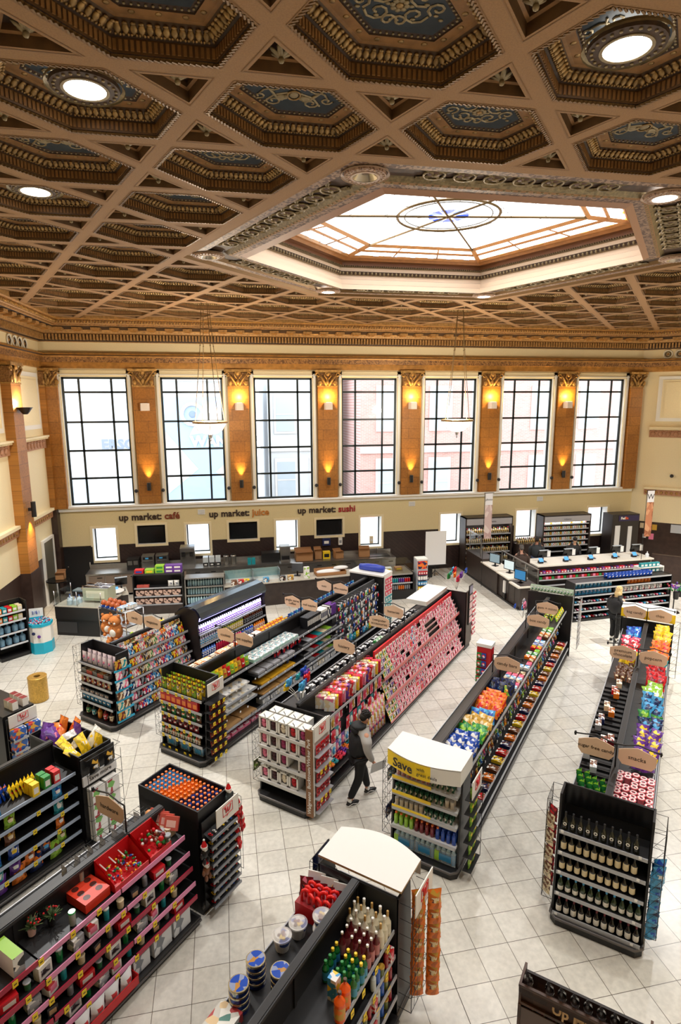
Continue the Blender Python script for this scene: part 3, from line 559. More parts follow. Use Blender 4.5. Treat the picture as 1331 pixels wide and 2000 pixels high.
# hanging bowls
BOWL = M('alabaster', (255, 246, 226), .4, emit=PEND_E)
for (x, y, z, lb) in ((-.32, 18.76, 6.62, 'alabaster bowl pendant on long chains, left of the pair, before the second window'), (7.75, 18.75, 6.6, 'alabaster bowl pendant on long chains, right of the pair, before the fifth window')):
    t = thing('pendant_lamp', lb, 'pendant lamp', None, (x, y, z), 0, 'bowl pendants'); mb = MB(); n_ = 9
    mb.lathe([(.02, -.36), (.2, -.32), (.36, -.22), (.46, -.06), (.49, .0), (.46, .0)], 28, BOWL, cap=False); put('bowl', mb, parent=t)
    mb = MB(); mb.lathe([(.49, -.01), (.54, .0), (.54, .05), (.48, .06), (.47, .02)], 28, ROPE, cap=False); 
    for k in range(8): a = k*PI/4; mb.tube([(.49*math.cos(a), .49*math.sin(a), 0), (.37*math.cos(a), .37*math.sin(a), -.22), (.03*math.cos(a), .03*math.sin(a), -.37)], .008, ROPE, 4)
    put('rim', mb, parent=t); mb = MB(); mb.lathe([(.005, -.56), (.03, -.52), (.02, -.48), (.05, -.44), (.06, -.36), (.02, -.35)], 10, CHR); put('finial', mb, parent=t)
    for k in range(4):
        a = k*PI/2+.5; mb = MB(); mb.tube([(.5*math.cos(a), .5*math.sin(a), .05), (.22*math.cos(a), .22*math.sin(a), 2.3), (.12*math.cos(a), .12*math.sin(a), CE-z-.02)], .01, BRZ, 4); mb.ball(.22*math.cos(a), .22*math.sin(a), 2.3, .02, BRZ); put('chain', mb, parent=t)
    l = light('pendant_glow', 'POINT', (0, 0, .25), 380, (1, .88, .7), shadow_soft_size=.2); l.parent = t
# small round plates beside the piers
for i, x in enumerate(pc):
    for s in (-1, 1):
        mb = MB(); mb.lathe([(.07, 0), (.07, .03), (.04, .04)], 12, DGR); mb.ball(0, 0, .04, .035, BLK); o = put('wall_sensor', mb, wf, (x+s*.5, -.165, 3.9), rx=PI/2); tag(o, 'small round dark sensor %s of the %s window pier from the left' % ('left' if s < 0 else 'right', nth(i)), 'sensor', 'round sensors beside the piers')
for x, lb in ((-.9, 'first'), (7.9, 'second'), (13.9, 'third')):
    mb = MB(); mb.box(-.14, -.03, -.1, .14, 0, .1, WHT); [mb.box(-.12, -.035, -.08+.03*k, .12, -.03, -.07+.03*k, SIL) for k in range(6)]; tag(put('wall_vent', mb, wf, (x, 0, 2.95)), 'small white square vent, %s from the left, under the window sill' % lb, 'vent', 'white vents under the sill')
# wall lettering: carries the sign over the food counter
SER = M('letter_brown', (56, 38, 30), .5)
for i, (x0, w1, c2, m) in enumerate(((-4.05, 'café', -1.63, M('letter_rust', (128, 52, 28), .5)), (-.61, 'juice', 2.05, M('letter_orange', (196, 124, 50), .5)), (2.96, 'sushi', 5.65, M('letter_red', (160, 30, 36), .5)))):
    o = thing('wall_lettering', 'raised words up market %s on the tan wall' % w1, 'sign', wf, (x0, -.02, 2.84), group='raised wall words')
    text('up market:', .37, SER, o, (0, 0, 0), align='LEFT', ext=.02, bold=.008); text(w1, .37, m, o, (1.72, 0, 0), align='LEFT', ext=.02, bold=.008)
# outside
RB = brickmat('rose_brick', (196, 150, 142), (186, 138, 130), (204, 176, 170), .3, .09, .01, rough=.8, swiz=(0, 2)); STN = M('pale_stone', (196, 194, 192), .8); OWN = M('outside_pane', (168, 180, 190), .4); ASH = M('pale_bounce_asphalt', (214, 214, 216), .9)  # street ground paled so it bounces daylight up to the ceiling
mb = MB(); mb.box(-60, FY+.5, -.12, 90, 75, -.02, ASH); struct('outside_ground', mb)
def bld(name, label, x0, x1, y, h, m, wins, extra=None):
    t = thing(name, label, 'building', None, (x0, y, -.02)); mb = MB(); mb.box(0, 0, 0, x1-x0, 8, h, m); mb.box(-.1, -.3, h-.5, x1-x0+.1, 0, h, STN); mb.box(0, -.12, 4.1, x1-x0, 0, 4.5, STN); put('facade', mb, parent=t)
    nx, zs = wins
    for zz_, hh in zs:
        for k in range(nx):
            xx = (k+.5)*(x1-x0)/nx; mb = MB(); mb.box(xx-.75, -.08, zz_-.15, xx+.75, 0, zz_+hh+.25, STN); mb.box(xx-.6, -.1, zz_, xx+.6, -.08, zz_+hh, OWN); mb.box(xx-.6, -.12, zz_+hh/2-.04, xx+.6, -.1, zz_+hh/2+.04, STN); put('window', mb, parent=t)
    return t
bld('brick_building', 'pale red brick building across the street, right of the middle', 8.5, 33, 36, 14, RB, (7, ((.9, 2.6), (5.6, 2.4), (9.6, 2.6))))
bld('white_building', 'pale building across the street behind the middle windows', 3, 7.6, 39, 11, M('outside_white', (190, 194, 198), .8), (2, ((1, 2.4), (5.4, 2.2))))
t = bld('shop_building', 'low white shopfront with blue mural across the street at left', -22, 2, 36, 9, M('outside_cream', (196, 198, 200), .8), (6, ((.5, 2.6),)))
mb = MB(); MU = M('mural_blue', (150, 172, 198), .8); mb.box(18.4, -.16, 1.2, 24, -.13, 7.6, MU)
for q in (((18.6, 1.8), (20.6, 3.4), (18.6, 5.9)), ((21.2, 7.4), (23.4, 5.9), (20.2, 5.4)), ((21.6, 3.2), (23.6, 1.6), (22.8, 4.2))): mb.add([(a, -.18, b) for a, b in q], [[0, 1, 2]], STN)
mb.tube([(20.4+.6*math.cos(k*PI/8), -.2, 6.6+.6*math.sin(k*PI/8)) for k in range(16)], .12, STN, 5, closed=True); mb.ball(20.4, -.15, 6.6, .22, M('mural_navy', (120, 136, 164), .8), .06); o = put('mural', mb, parent=t)
text('WANDY P', .85, WHT, o, (22.2, -.22, 5.0), bold=.04); text('ERSO', .8, M('mural_grey', (120, 130, 150), .8), t, (16.2, -.16, 4.9), bold=.03)
# ------------------------------------------------------------------ kinds of goods
def prof_bottle(r, h, neck=.3, nr=.3): return [(r*.9, 0), (r, .01), (r, h*(1-neck)*.93), (r*.8, h*(1-neck)+.005), (r*nr, h*(1-neck*.55)), (r*nr, h*.93)]
_k = {}
def bottle(name, r, h, body, cap, lab, cat='bottle', neck=.3, nr=.32, lz=(.15, .55), seg=10, caph=.07, capr=None, capm=None):
    key = (name, r, h, body.name, cap.name, lab.name if lab else 0)
    if key in _k: return _k[key]
    P = prof_bottle(r, h, neck, nr); mb = MB(); mb.lathe(P, seg, body); b = mb.mesh('body'); cr = capr or r*nr*1.15
    mb = MB(); mb.lathe([(cr, 0), (cr, h*caph), (cr*.8, h*caph+.003)], seg, cap); c = mb.mesh('cap'); parts = [('body', b, (0, 0, 0), []), ('cap', c, (0, 0, h*.93-.002 if caph < .2 else h*(1.0-caph)), [])]
    if lab: mb = MB(); mb.lathe([(r*1.015, lz[0]*h), (r*1.015, lz[1]*h)], seg, lab, cap=False); parts.append(('paper_label', mb.mesh('paper_label'), (0, 0, 0), []))
    _k[key] = K(name, cat, None, parts); return _k[key]
def small_bottle(name, r, h, body, cap, lab=None, cat='bottle', seg=8, neck=.25, nr=.4):
    key = (name, r, h, body.name, cap.name, lab.name if lab else 0)
    if key in _k: return _k[key]
    mb = MB(); p = prof_bottle(r, h, neck, nr); bands = [body]*(len(p)-1)
    if lab: bands[1] = lab
    mb.lathe(p, seg, body, ms=bands); mb.lathe([(r*nr*1.2, h*.9), (r*nr*1.2, h), (r*nr*.8, h+.002)], seg, cap); _k[key] = K(name, cat, mb.mesh(name)); return _k[key]
def carton(name, w_, d, h, m, front=None, top=None, panel=None, cat='box'):
    key = (name, w_, d, h, m.name, front.name if front else 0, top.name if top else 0, panel.name if panel else 0)
    if key in _k: return _k[key]
    mb = MB(); mb.box(-w_/2, -d/2, 0, w_/2, d/2, h, m, top=top, front=front)
    if panel: mb.box(-w_*.34, -d/2-.002, h*.22, w_*.34, -d/2, h*.7, panel)
    _k[key] = K(name, cat, mb.mesh(name)); return _k[key]
def bag(name, w_, h, t, m, m2=None, cat='bag'):
    """a filled pouch standing up, crimped at the top, gusseted below"""
    key = (name, w_, h, t, m.name)
    if key in _k: return _k[key]
    rnd = random.Random(hash(key[:4]) & 255 if False else int(w_*1000+h*77)); mb = MB(); nx, nz = 6, 8; F_ = []; B_ = []
    for j_ in range(nz+1):
        v = j_/nz; pr = math.sin(PI*min(1, .12+v*.95))**.55 if v < .93 else .05
        wv = w_*(1-.10*math.sin(PI*v)+(.03 if v > .93 else 0))
        for i in range(nx+1):
            u_ = i/nx*2-1; bul = t/2*pr*(1-abs(u_)**2.6)+.003*rnd.uniform(-1, 1)*(1 if 0 < v < .95 else 0); x = u_*wv/2+rnd.uniform(-.004, .004)
            z = v*h+rnd.uniform(-.003, .003)*(v > 0); F_.append((x, -bul-.001, z)); B_.append((x, bul+.001, z))
    n = nx+1; q = lambda o, f: [[o+j_*n+i, o+j_*n+i+1, o+(j_+1)*n+i+1, o+(j_+1)*n+i][::f] for j_ in range(nz) for i in range(nx)]
    mb.add(F_, q(0, 1), m, True); mb.add(B_, q(0, -1), m, True)
    if m2:
        j0, j1 = int(nz*.42), int(nz*.72); vs = [(F_[j_*n+i][0]*.9, F_[j_*n+i][1]-.002, F_[j_*n+i][2]) for j_ in range(j0, j1+1) for i in range(1, nx)]
        mb.add(vs, [[a*(nx-1)+i, a*(nx-1)+i+1, (a+1)*(nx-1)+i+1, (a+1)*(nx-1)+i] for a in range(j1-j0) for i in range(nx-2)], m2, True)
    _k[key] = K(name, cat, mb.mesh(name)); return _k[key]
def tub(name, r, h, m, lid, r2=None, cat='tub', lab=None, seg=12):
    key = (name, r, h, m.name, lid.name)
    if key in _k: return _k[key]
    mb = MB(); mb.lathe([(r2 or r*.85, 0), (r*.95, h*.9)], seg, lab or m); b = mb.mesh('body'); mb = MB(); mb.lathe([(r, 0), (r, h*.1), (r*.93, h*.12)], seg, lid); _k[key] = K(name, cat, None, [('body', b, (0, 0, 0), []), ('lid', mb.mesh('lid'), (0, 0, h*.9), [])]); return _k[key]
def flat(name, w_, h, t, m, title=None, panel=None, cat='card'):
    key = (name, w_, h, m.name, title.name if title else 0, panel.name if panel else 0)
    if key in _k: return _k[key]
    mb = MB(); mb.box(-w_/2, 0, 0, w_/2, t, h, m)
    if title: mb.box(-w_*.42, -.0015, h*.8, w_*.42, 0, h*.94, title)
    if panel: mb.box(-w_*.3, -.0015, h*.2, w_*.3, 0, h*.68, panel)
    _k[key] = K(name, cat, mb.mesh(name)); return _k[key]
def hang(name, w_, h, t, m, panel=None, cat='packet'):
    """a packet hanging from a shelf hook, with the hook's white ticket"""
    key = (name, w_, h, m.name, panel.name if panel else 0)
    if key in _k: return _k[key]
    mb = MB(); mb.box(-w_/2, 0, -h, w_/2, .006, 0, m); mb.ball(0, 0, -h*.58, w_*.4, panel or m, t, h*.33, 8, 5); _k[key] = K(name, cat, mb.mesh(name)); return _k[key]
C = lambda n, c, r=.4: M(n, c, r)
INK = dict(red=(206, 28, 36), blue=(28, 74, 172), sky=(70, 160, 214), green=(46, 140, 66), lime=(150, 200, 60), yellow=(246, 208, 40), orange=(238, 124, 32), purple=(104, 54, 150), pink=(236, 130, 160), white=(238, 236, 230), cream=(232, 214, 176), brown=(110, 66, 38), black=(28, 26, 28), teal=(36, 150, 160), grey=(150, 152, 156), maroon=(120, 24, 34), rose=(226, 60, 92), navy=(24, 36, 84), gold=(206, 160, 60), silver=(190, 194, 200))
def ink(n): return C('ink_'+n, INK[n], .38)
def pr(*ns, scale=30): return PM('print_'+'_'.join(ns)+str(scale), [INK[n] for n in ns], scale)
def foil(n, *ns): return PM('foil_'+n+'_'.join(ns), [INK[n], tuple(int(x*.82) for x in INK[n]), INK[n]]+[INK[q] for q in ns], 18, .25)
# ------------------------------------------------------------------ shelving
def rail(L, m=SIL, h=.045): mb = MB(); mb.box(0, -.014, -.005, L, 0, h, m); return mb
def shelf_part(root, L, y0, y1, z, railm=SIL, m=BLK, x0=0, lip=.045):
    mb = MB(); mb.box(x0+.01, y0, z-.03, x0+L-.01, y1, z, m); s = put('shelf', mb, parent=root); r_ = rail(L-.02, railm, lip); put('price_rail', r_, p=(x0+.01, y0, z-.03), parent=s); return s
TAG = MB(); TAG.box(-.03, -.006, -.075, .03, 0, 0, YEL); TAG.box(-.015, -.0075, -.045, .015, -.006, -.03, M('tag_ink', (90, 76, 20), .6)); TAGM = None
WT = MB(); WT.box(-.018, -.006, -.04, .018, 0, 0, PAP); WTM = None
HK = MB(); HK.tube([(0, .0, 0), (0, -.20, 0), (0, -.22, .012)], .003, CHR, 4); HK.box(-.013, -.224, -.042, .013, -.218, .004, PAP); HKM = None
def tagm(): 
    global TAGM, WTM, HKM
    if TAGM is None: TAGM, WTM, HKM = TAG.mesh('price_tag'), WT.mesh('shelf_ticket'), HK.mesh('hook')
    return TAGM, WTM, HKM
def tags(root, y, z, xs, yellow=True, rnd=None):
    a = tagm()[0 if yellow else 1]
    for x in xs: put('price_tag' if yellow else 'shelf_ticket', a, p=(x, y-.016, z+(.02 if yellow else .03)), parent=root)
def bumper(mb, x0, y0, x1, y1, z, m=M('bumper_grey', (96, 92, 90), .35, .3)): mb.tube([(x0, y1, z), (x0, y0+.08, z), (x0+.08, y0, z), (x1-.08, y0, z), (x1, y0+.08, z), (x1, y1, z)], .022, m, 6)
def gondola(label, u0, u1, w0, w1, h, levels, left=(), railm=SIL, name='shelving_run', group='shelving runs', open_top=True, hR=None):
    """levels: [(z, depth)] on the right-hand face; left: the same for the far face"""
    fr = GF(u0, w0); L = u1-u0; Wd = w1-w0; hf = Wd/2; t = thing(name, label, 'shelving', fr, (0, 0, 0), 0, group)
    mb = MB(); mb.box(0, .03, 0, L, Wd-.03, .12, BLK); mb.box(0, 0, .1, L, Wd, .15, BLK); mb.tube([(0, 0, .09), (L, 0, .09)], .02, M('bumper_grey', (96, 92, 90)), 6); put('base_deck', mb, parent=t)
    mb = MB(); mb.box(0, hf-.02, .15, L, hf+.02, h, BLK); put('back_panel', mb, parent=t)
    mb = MB(); mb.box(0, hf-.05, h-.03, L, hf+.05, h+.01, DGR); mb.box(0, hf-.035, h+.01, L, hf+.035, h+.02, BLK); put('top_rail', mb, parent=t)
    n = max(1, round(L/1.22))
    for k in range(n+1): mb = MB(); x = L*k/n; mb.box(max(0, x-.02), hf-.035, .15, min(L, x+.02), hf+.035, h-.03, BLK); put('upright', mb, parent=t)
    for q in levels: z, d = q[:2]; x0, x1 = q[2:] or (0, L); shelf_part(t, x1-x0, hf-d, hf-.02, z, railm, x0=x0)
    for z, d in left: mb = MB(); mb.box(.01, hf+.02, z-.03, L-.01, hf+d, z, BLK); mb.box(.01, hf+d, z-.03, L-.01, hf+d+.014, z+.02, SIL); put('shelf', mb, parent=t)
    return t, fr, hf
def wirepanel(root, x, y0, y1, z0, z1, name='wire_panel', out=.14, sgn=-1):
    mb = MB(); xo = x+sgn*out
    for y in (y0, y1): mb.tube([(x, y, z1), (xo, y, z1+.0), (xo, y, z0), (x, y, z0)], .005, WIRE, 4)
    n = 7
    for k in range(n+1):
        z = z0+(z1-z0)*k/n; mb.tube([(x, y0, z), (xo, y0, z), (xo, y1, z), (x, y1, z)], .004, WIRE, 3)
        if k < n: mb.tube([(x, y0, z), (xo, y0, z+(z1-z0)/n)], .003, WIRE, 3)
    for k in range(1, 5): y = y0+(y1-y0)*k/5; mb.tube([(xo, y, z0), (xo, y, z1)], .003, WIRE, 3)
    put(name, mb, parent=root)
def endcap(label, u, w0, w1, h, levels, depth=.5, face=-1, deck=True, side_h=None, shelfm=BLK, wires=(1, 1), backh=None, railm=SIL, group='end displays', sidem=BLK, name='end_display'):
    """face -1: towards the camera side of the aisle (smaller u). frame x runs left to right for a shopper facing it"""
    Wd = w1-w0; fr = GF(u, w1, -PI/2) if face < 0 else GF(u, w0, PI/2)
    t = thing(name, label, 'shelving', fr, (0, 0, 0), 0, group)
    mb = MB(); mb.prism([(.08, 0), (Wd-.08, 0), (Wd, .08), (Wd, depth), (0, depth), (0, .08)], .0, .13, BLK); bumper(mb, 0, -.01, Wd, depth, .12); put('base_deck', mb, parent=t)
    mb = MB(); mb.box(0.02, depth-.03, .13, Wd-.02, depth, backh or h, BLK); put('back_panel', mb, parent=t)
    for x in (0, Wd-.03):
        mb = MB(); mb.add([(x, .12, .13), (x, depth, .13), (x, depth, h), (x, .22, h), (x, .16, h*.55)], [[0, 1, 2, 3, 4]], sidem); mb.add([(x+.03, .12, .13), (x+.03, depth, .13), (x+.03, depth, h), (x+.03, .22, h), (x+.03, .16, h*.55)], [[4, 3, 2, 1, 0]], sidem)
        mb.add([(x, .12, .13), (x+.03, .12, .13), (x+.03, .16, h*.55), (x, .16, h*.55), (x, .22, h), (x+.03, .22, h), (x+.03, depth, h), (x, depth, h)], [[0, 1, 2, 3], [3, 2, 5, 4][::-1], [4, 5, 6, 7]], sidem); put('side_panel', mb, parent=t)
    for z, y0 in levels: shelf_part(t, Wd-.06, y0, depth-.03, z, railm, shelfm, x0=.03)
    if wires[0]: wirepanel(t, 0, .1, depth-.02, .3, h-.05, sgn=-1)
    if wires[1]: wirepanel(t, Wd, .1, depth-.02, .3, h-.05, sgn=1)
    return t, fr
def fill(ks, fr, x0, x1, y, z, step, what, where, group, rows=1, rs=.1, jx=.006, jr=.08, rz=0, rx=0, skip=(), s=1, ry=0, odd=0, lbl0=0):
    """a row (or rows) of goods, each one an object with its own label"""
    if not isinstance(ks, (list, tuple)): ks = [ks]
    if not isinstance(what, (list, tuple)): what = [what]
    n = max(1, int((x1-x0)/step+1e-6))
    for r_ in range(rows):
        for i in range(n):
            if (r_, i) in skip: continue
            k = (i+r_*odd) % len(ks); x = x0+step*(i+.5)+random.uniform(-jx, jx)
            rowt = '' if rows == 1 else ('front row, ' if r_ == 0 else nth(r_)+' row, ')
            spawn(ks[k], fr, x, y+r_*rs, z+(.01 if rx else .001), '%s, %s%s from left on %s' % (what[k % len(what)], rowt, nth(i+lbl0), where), group, rz=rz+random.uniform(-jr, jr), rx=rx, ry=ry, s=s)
def aisle_sign(label, u, w_, z, words, side=1, wd=.62, posth=.38):
    """tan plaque hanging in a black frame over a gondola, facing the near end"""
    fr = GF(u, w_, -PI/2); t = thing('aisle_sign', label, 'sign', fr, (0, 0, z), 0, 'tan aisle signs'); s = side
    mb = MB(); x1 = s*wd; mb.tube([(0, 0, 0), (0, 0, posth)], .013, BLK, 6); mb.tube([(0, 0, posth), (x1*.2, 0, posth+.015), (x1*.5, 0, posth+.07), (x1*.8, 0, posth+.03), (x1+s*.04, 0, posth+.01)], .011, BLK, 6); mb.box(x1+s*.02-.014, -.014, posth-.02, x1+s*.02+.014, .014, posth+.04, BLK); put('bracket', mb, parent=t)
    P = [(s*.03, .08), (s*.09, .0), (x1-s*.09, .0), (x1-s*.03, .08), (x1-s*.03, .23), (x1-s*.12, .265), (x1/2, .315), (s*.12, .265), (s*.03, .23)]
    if s < 0: P = P[::-1]
    mb = MB(); n = len(P); zo = posth-.30
    for y, m in ((-.006, TAN), (.006, TAN)): mb.add([(a, y, b+zo) for a, b in P], [list(range(n)) if y < 0 else list(range(n))[::-1]], m)
    mb.add([(a, -.006, b+zo) for a, b in P]+[(a, .006, b+zo) for a, b in P], [[i, n+i, n+(i+1) % n, (i+1) % n] for i in range(n)], TAN); pl = put('plaque', mb, parent=t)
    ln = words.split('|')
    for i, q in enumerate(ln): text(q, .095 if len(q) < 13 else .08, TXT, pl, (x1/2, -.009, zo+.14+(len(ln)-1)*.045-i*.09), ext=.001)
    return t
def wsign(root, p, wd=.5, h=.3, rz=0):
    mb = MB(); mb.box(-wd/2, -.012, 0, wd/2, 0, h, WHT); o = put('header_card', mb, p=p, parent=root, rz=rz)
    mb = MB(); a = .1; mb.add([(-a, -.014, h*.35), (a, -.014, h*.35), (a, -.014, h*.85), (-a, -.014, h*.85)], [[0, 1, 2, 3]], RED) if 0 else mb.tube([(-a, -.014, h*.34), (a, -.014, h*.36), (a, -.014, h*.86), (-a, -.014, h*.84)], .006, RED, 4, closed=True); mb.tube([(-.07, -.014, h*.72), (-.045, -.014, h*.78), (-.04, -.014, h*.48), (-.0, -.014, h*.72), (.0, -.014, h*.48), (.03, -.014, h*.5), (.065, -.014, h*.78)], .011, RED, 5); mb.add([(-.02, -.014, h*.36), (-.03, -.014, h*.2), (.02, -.014, h*.35)], [[0, 1, 2]], RED); put('logo', mb, parent=o)
    return o
TOPW = M('top_board_white', (228, 227, 222), .5)
# ================================================================== goods in the near row of the shop
RIM = M('pink_rail', (236, 150, 190), .4); RIC = M('crimson_rail', (176, 34, 66), .4)
# ---- drinks run at the bottom centre
t, fr, hf = gondola('drinks and sweets shelving run in the bottom centre of the photo', 1.4, 5.25, 2.35, 3.5, 1.72, [(1.3, .5), (.98, .52), (.72, .54), (.44, .55)], left=[(1.36, .56), (.8, .56)])
# the near half of the top shelf is lower: soda
for zz_ in (1.3, .98, .72, .44):
    tags(t, hf-.53, zz_, [2.2+.28*i+random.uniform(-.05, .05) for i in range(6)], True)
gl = lambda n, c, r=.12: M(n, c, r, spec=.7)
CRMB = gl('cream_liquor', (222, 214, 190)); GOC = C('gold_cap', (190, 150, 80)); MARB = gl('maroon_bottle', (92, 18, 26)); GRB = gl('green_bottle', (20, 104, 44)); ORB = gl('orange_liquor', (238, 92, 20)); DKB = gl('cola_bottle', (34, 18, 16))
cream = bottle('liquor_bottle', .042, .31, CRMB, GOC, C('label_cream', (226, 220, 200)), neck=.42, nr=.3, caph=.2)
wcap = bottle('liquor_bottle', .042, .31, CRMB, WHT, C('label_cream', (226, 220, 200)), neck=.42, nr=.36, caph=.12)
maroon = bottle('liquor_bottle', .04, .31, MARB, WHT, C('label_pink', (190, 120, 120)), neck=.42, nr=.34)
gy = bottle('mixer_bottle', .038, .24, GRB, ink('yellow'), C('label_blue', (60, 150, 190)), neck=.3, nr=.42, caph=.12); gg = bottle('mixer_bottle', .038, .24, GRB, ink('green'), C('label_blue', (60, 150, 190)), neck=.3, nr=.42, caph=.12)
org = bottle('liquor_bottle', .058, .33, ORB, C('brown_cap', (90, 60, 40)), pr('gold', 'orange', scale=20), neck=.3, nr=.3); cola = bottle('soda_bottle', .055, .31, DKB, WHT, None, neck=.4, nr=.3); grs = bottle('soda_bottle', .055, .31, gl('lime_soda', (30, 140, 40)), ink('green'), pr('yellow', 'green', scale=26), neck=.4, nr=.3)
sh = 'drinks run top shelf'
fill([cream, wcap, cream], fr, 3.42, 3.82, .22, 1.3, .1, 'cream liquor bottle with wrapped neck', sh, 'cream liquor bottles', rows=5, rs=-.1+.2, jr=3, odd=1, skip=[(4, 0), (3, 0)]) if 0 else None
def grid(k, us, ys, z, what, where, group, jit=.008, skip=(), fr_=None, rz=None):
    for j_, y in enumerate(ys):
        for i, u_ in enumerate(us):
            if (j_, i) in skip: continue
            kk_ = k[(i+j_) % len(k)] if isinstance(k, list) else k
            spawn(kk_, fr_ or fr, u_+random.uniform(-jit, jit), y+random.uniform(-jit, jit), z+.001, '%s, %s from left in %s row on %s' % (what, nth(i), nth(j_), where), group, rz=random.uniform(0, 6) if rz is None else rz+random.uniform(-.1, .1))
grid([cream, wcap], [3.58, 3.67, 3.76], [.11, .21, .31, .41, .5], 1.3, 'cream liquor bottle', 'the drinks shelf', 'cream liquor bottles')
grid(maroon, [3.28, 3.37, 3.46], [.11, .21, .31, .42], 1.3, 'dark maroon bottle', 'the drinks shelf', 'maroon bottles')
grid(gy, [3.1, 3.18], [.1, .19, .28, .44], 1.3, 'green mixer bottle with yellow cap', 'the drinks shelf', 'yellow-capped mixer bottles')
grid(gg, [2.94, 3.02], [.1, .19, .28, .42], 1.3, 'green mixer bottle with green cap', 'the drinks shelf', 'green-capped mixer bottles')
for i, (u_, y) in enumerate(((2.82, .12), (2.68, .1))): spawn(org, fr, u_, y, 1.3, 'big orange liqueur bottle, %s of the pair at the shelf edge' % ('farther', 'nearer')[i], 'orange bottles', rz=i)
spawn(carton('gift_carton', .1, .1, .26, pr('white', 'sky', 'yellow', scale=20)), fr, 2.84, .26, 1.3, 'white and blue gift carton standing beside the orange bottles')
grid(cola, [2.1, 2.24, 2.38], [.24, .37, .5], .98, 'dark soda bottle with white cap', 'lower shelf', 'dark soda bottles')
spawn(grs, fr, 2.52, .2, .98, 'single green soda bottle apart on the lower wire shelf')
mb = MB(); [mb.tube([(1.3+.04*k, .02, .985), (1.3+.04*k, .6, .985)], .004, WIRE, 3) for k in range(18)]; mb.box(.01, .0, .955, 1.95, .02, 1.0, SIL); put('wire_rack', mb, parent=t)
LOWK = [small_bottle('bottle', .035, .22, gl('b_clear', (200, 210, 214)), ink('blue')), small_bottle('bottle', .035, .2, gl('b_blue', (40, 90, 190)), ink('yellow')), tub('jar', .04, .12, gl('b_olive', (110, 120, 60)), ink('gold')), small_bottle('bottle', .035, .22, gl('b_red', (150, 20, 34)), ink('gold')), carton('box', .08, .08, .16, pr('red', 'white', 'pink'))]
LOWN = ['clear bottle with blue cap', 'blue bottle with yellow cap', 'olive green jar', 'red bottle with gold cap', 'red and white box']
for zz_, a in ((.98, 2.5), (.72, 1.9), (.44, 1.9)): fill(LOWK, fr, a+(.8 if zz_ > .9 else 0), 3.8, .08, zz_, .1, LOWN, '%s shelf down of drinks run' % {.98: 'first', .72: 'second', .44: 'third'}[zz_], 'small bottles and boxes below the liquor')
# left trough: tins, buckets, canes, chocolates
TINB = PM('tin_blue', [(30, 50, 120), (40, 70, 150), (210, 214, 220), (30, 44, 110)], 14, .2, metal=.5); TINL = PM('tin_lid', [(150, 160, 190), (40, 80, 180), (190, 140, 70), (150, 160, 190)], 16, .2)
mb = MB(); mb.lathe([(.095, 0), (.1, .005), (.1, .05)], 24, TINB); tb = mb.mesh('body'); mb = MB(); mb.lathe([(.103, 0), (.103, .018), (.098, .022)], 24, M('tin_rim', (200, 190, 160), .25, .8)); mb.lathe([(.09, .023), (.001, .024)], 24, TINL, cap=False); tl = mb.mesh('lid')
tin = K('cookie_tin', 'tin', None, [('body', tb, (0, 0, 0), []), ('lid', tl, (0, 0, .048), [])])
for s_i, (u_, w_) in enumerate(((2.24, 3.34), (2.53, 3.36), (2.56, 3.07))):
    for q in range(4): spawn(tin, fr, u_, w_-2.35, 1.36+q*.072, 'round blue cookie tin, %s from the bottom in the %s stack' % (nth(q), ('nearest', 'middle', 'right-hand')[s_i]), 'stacked cookie tins', rz=random.uniform(0, 6))
BUK = PM('bucket_print', [(236, 234, 226), (236, 234, 226), (60, 90, 170), (236, 234, 226)], 12); mb = MB(); mb.lathe([(.075, 0), (.1, .15)], 20, BUK); bb = mb.mesh('body'); mb = MB(); mb.lathe([(.108, 0), (.108, .018), (.098, .02), (.08, .045), (.03, .055), (.001, .055)], 20, M('clear_plastic', (226, 222, 220), .1, alpha=.42)); bl = mb.mesh('lid')
mb = MB()
for k in range(9): mb.ball(.05*math.cos(k*2.4)*(k/9), .05*math.sin(k*2.4)*(k/9), 0, .026, [C('choc', (96, 44, 30)), ink('yellow'), C('choc_red', (140, 60, 50))][k % 3], rz=.02, seg=6, rings=4)
bc = mb.mesh('sweets'); bucket = K('sweet_bucket', 'bucket', None, [('body', bb, (0, 0, 0), []), ('lid', bl, (0, 0, .145), []), ('sweets', bc, (0, 0, .145), [])])
for i, (u_, w_, z, d_) in enumerate(((2.98, 3.36, 1.36, 'nearest bucket by the tins'), (3.2, 3.3, 1.36, 'middle bucket'), (3.28, 3.03, 1.36, 'lower bucket of the stacked two'), (3.28, 3.03, 1.525, 'upper bucket of the stacked two'))):
    spawn(bucket, fr, u_, w_-2.35, z, 'white sweet bucket with a clear domed lid, %s' % d_, 'buckets of sweets', rz=i)
tr_ = thing('cane_stand', 'red cardboard stand holding big plastic candy canes', 'display', fr, (3.5, .92, 1.36)); mb = MB(); mb.box(-.12, -.2, 0, .14, .2, .2, RED, top=C('red_dark', (150, 16, 24))); [mb.lathe([(.022, 0), (.022, .004)], 10, BLK, x=-.06+.08*(k % 3), y=-.13+.085*(k//3), z=.2) for k in range(9)]; put('tray', mb, parent=tr_)
mb = MB(); mb.tube([(0, 0, 0), (0, 0, .15), (.0, .012, .185), (0, .045, .2), (0, .08, .185), (0, .09, .15), (0, .09, .13)], .019, C('cane_red', (222, 30, 28), .25), 8); cn = K('candy_cane', 'candy cane', mb.mesh('candy_cane'))
for i in range(12): spawn(cn, fr, 3.44+.075*(i % 3), .76+.1*(i//3), 1.5, 'red hooked plastic candy cane, %s from left in the %s row of the stand' % (nth(i % 3), nth(i//3)), 'hooked candy canes', rz=PI+random.uniform(-.5, .5))
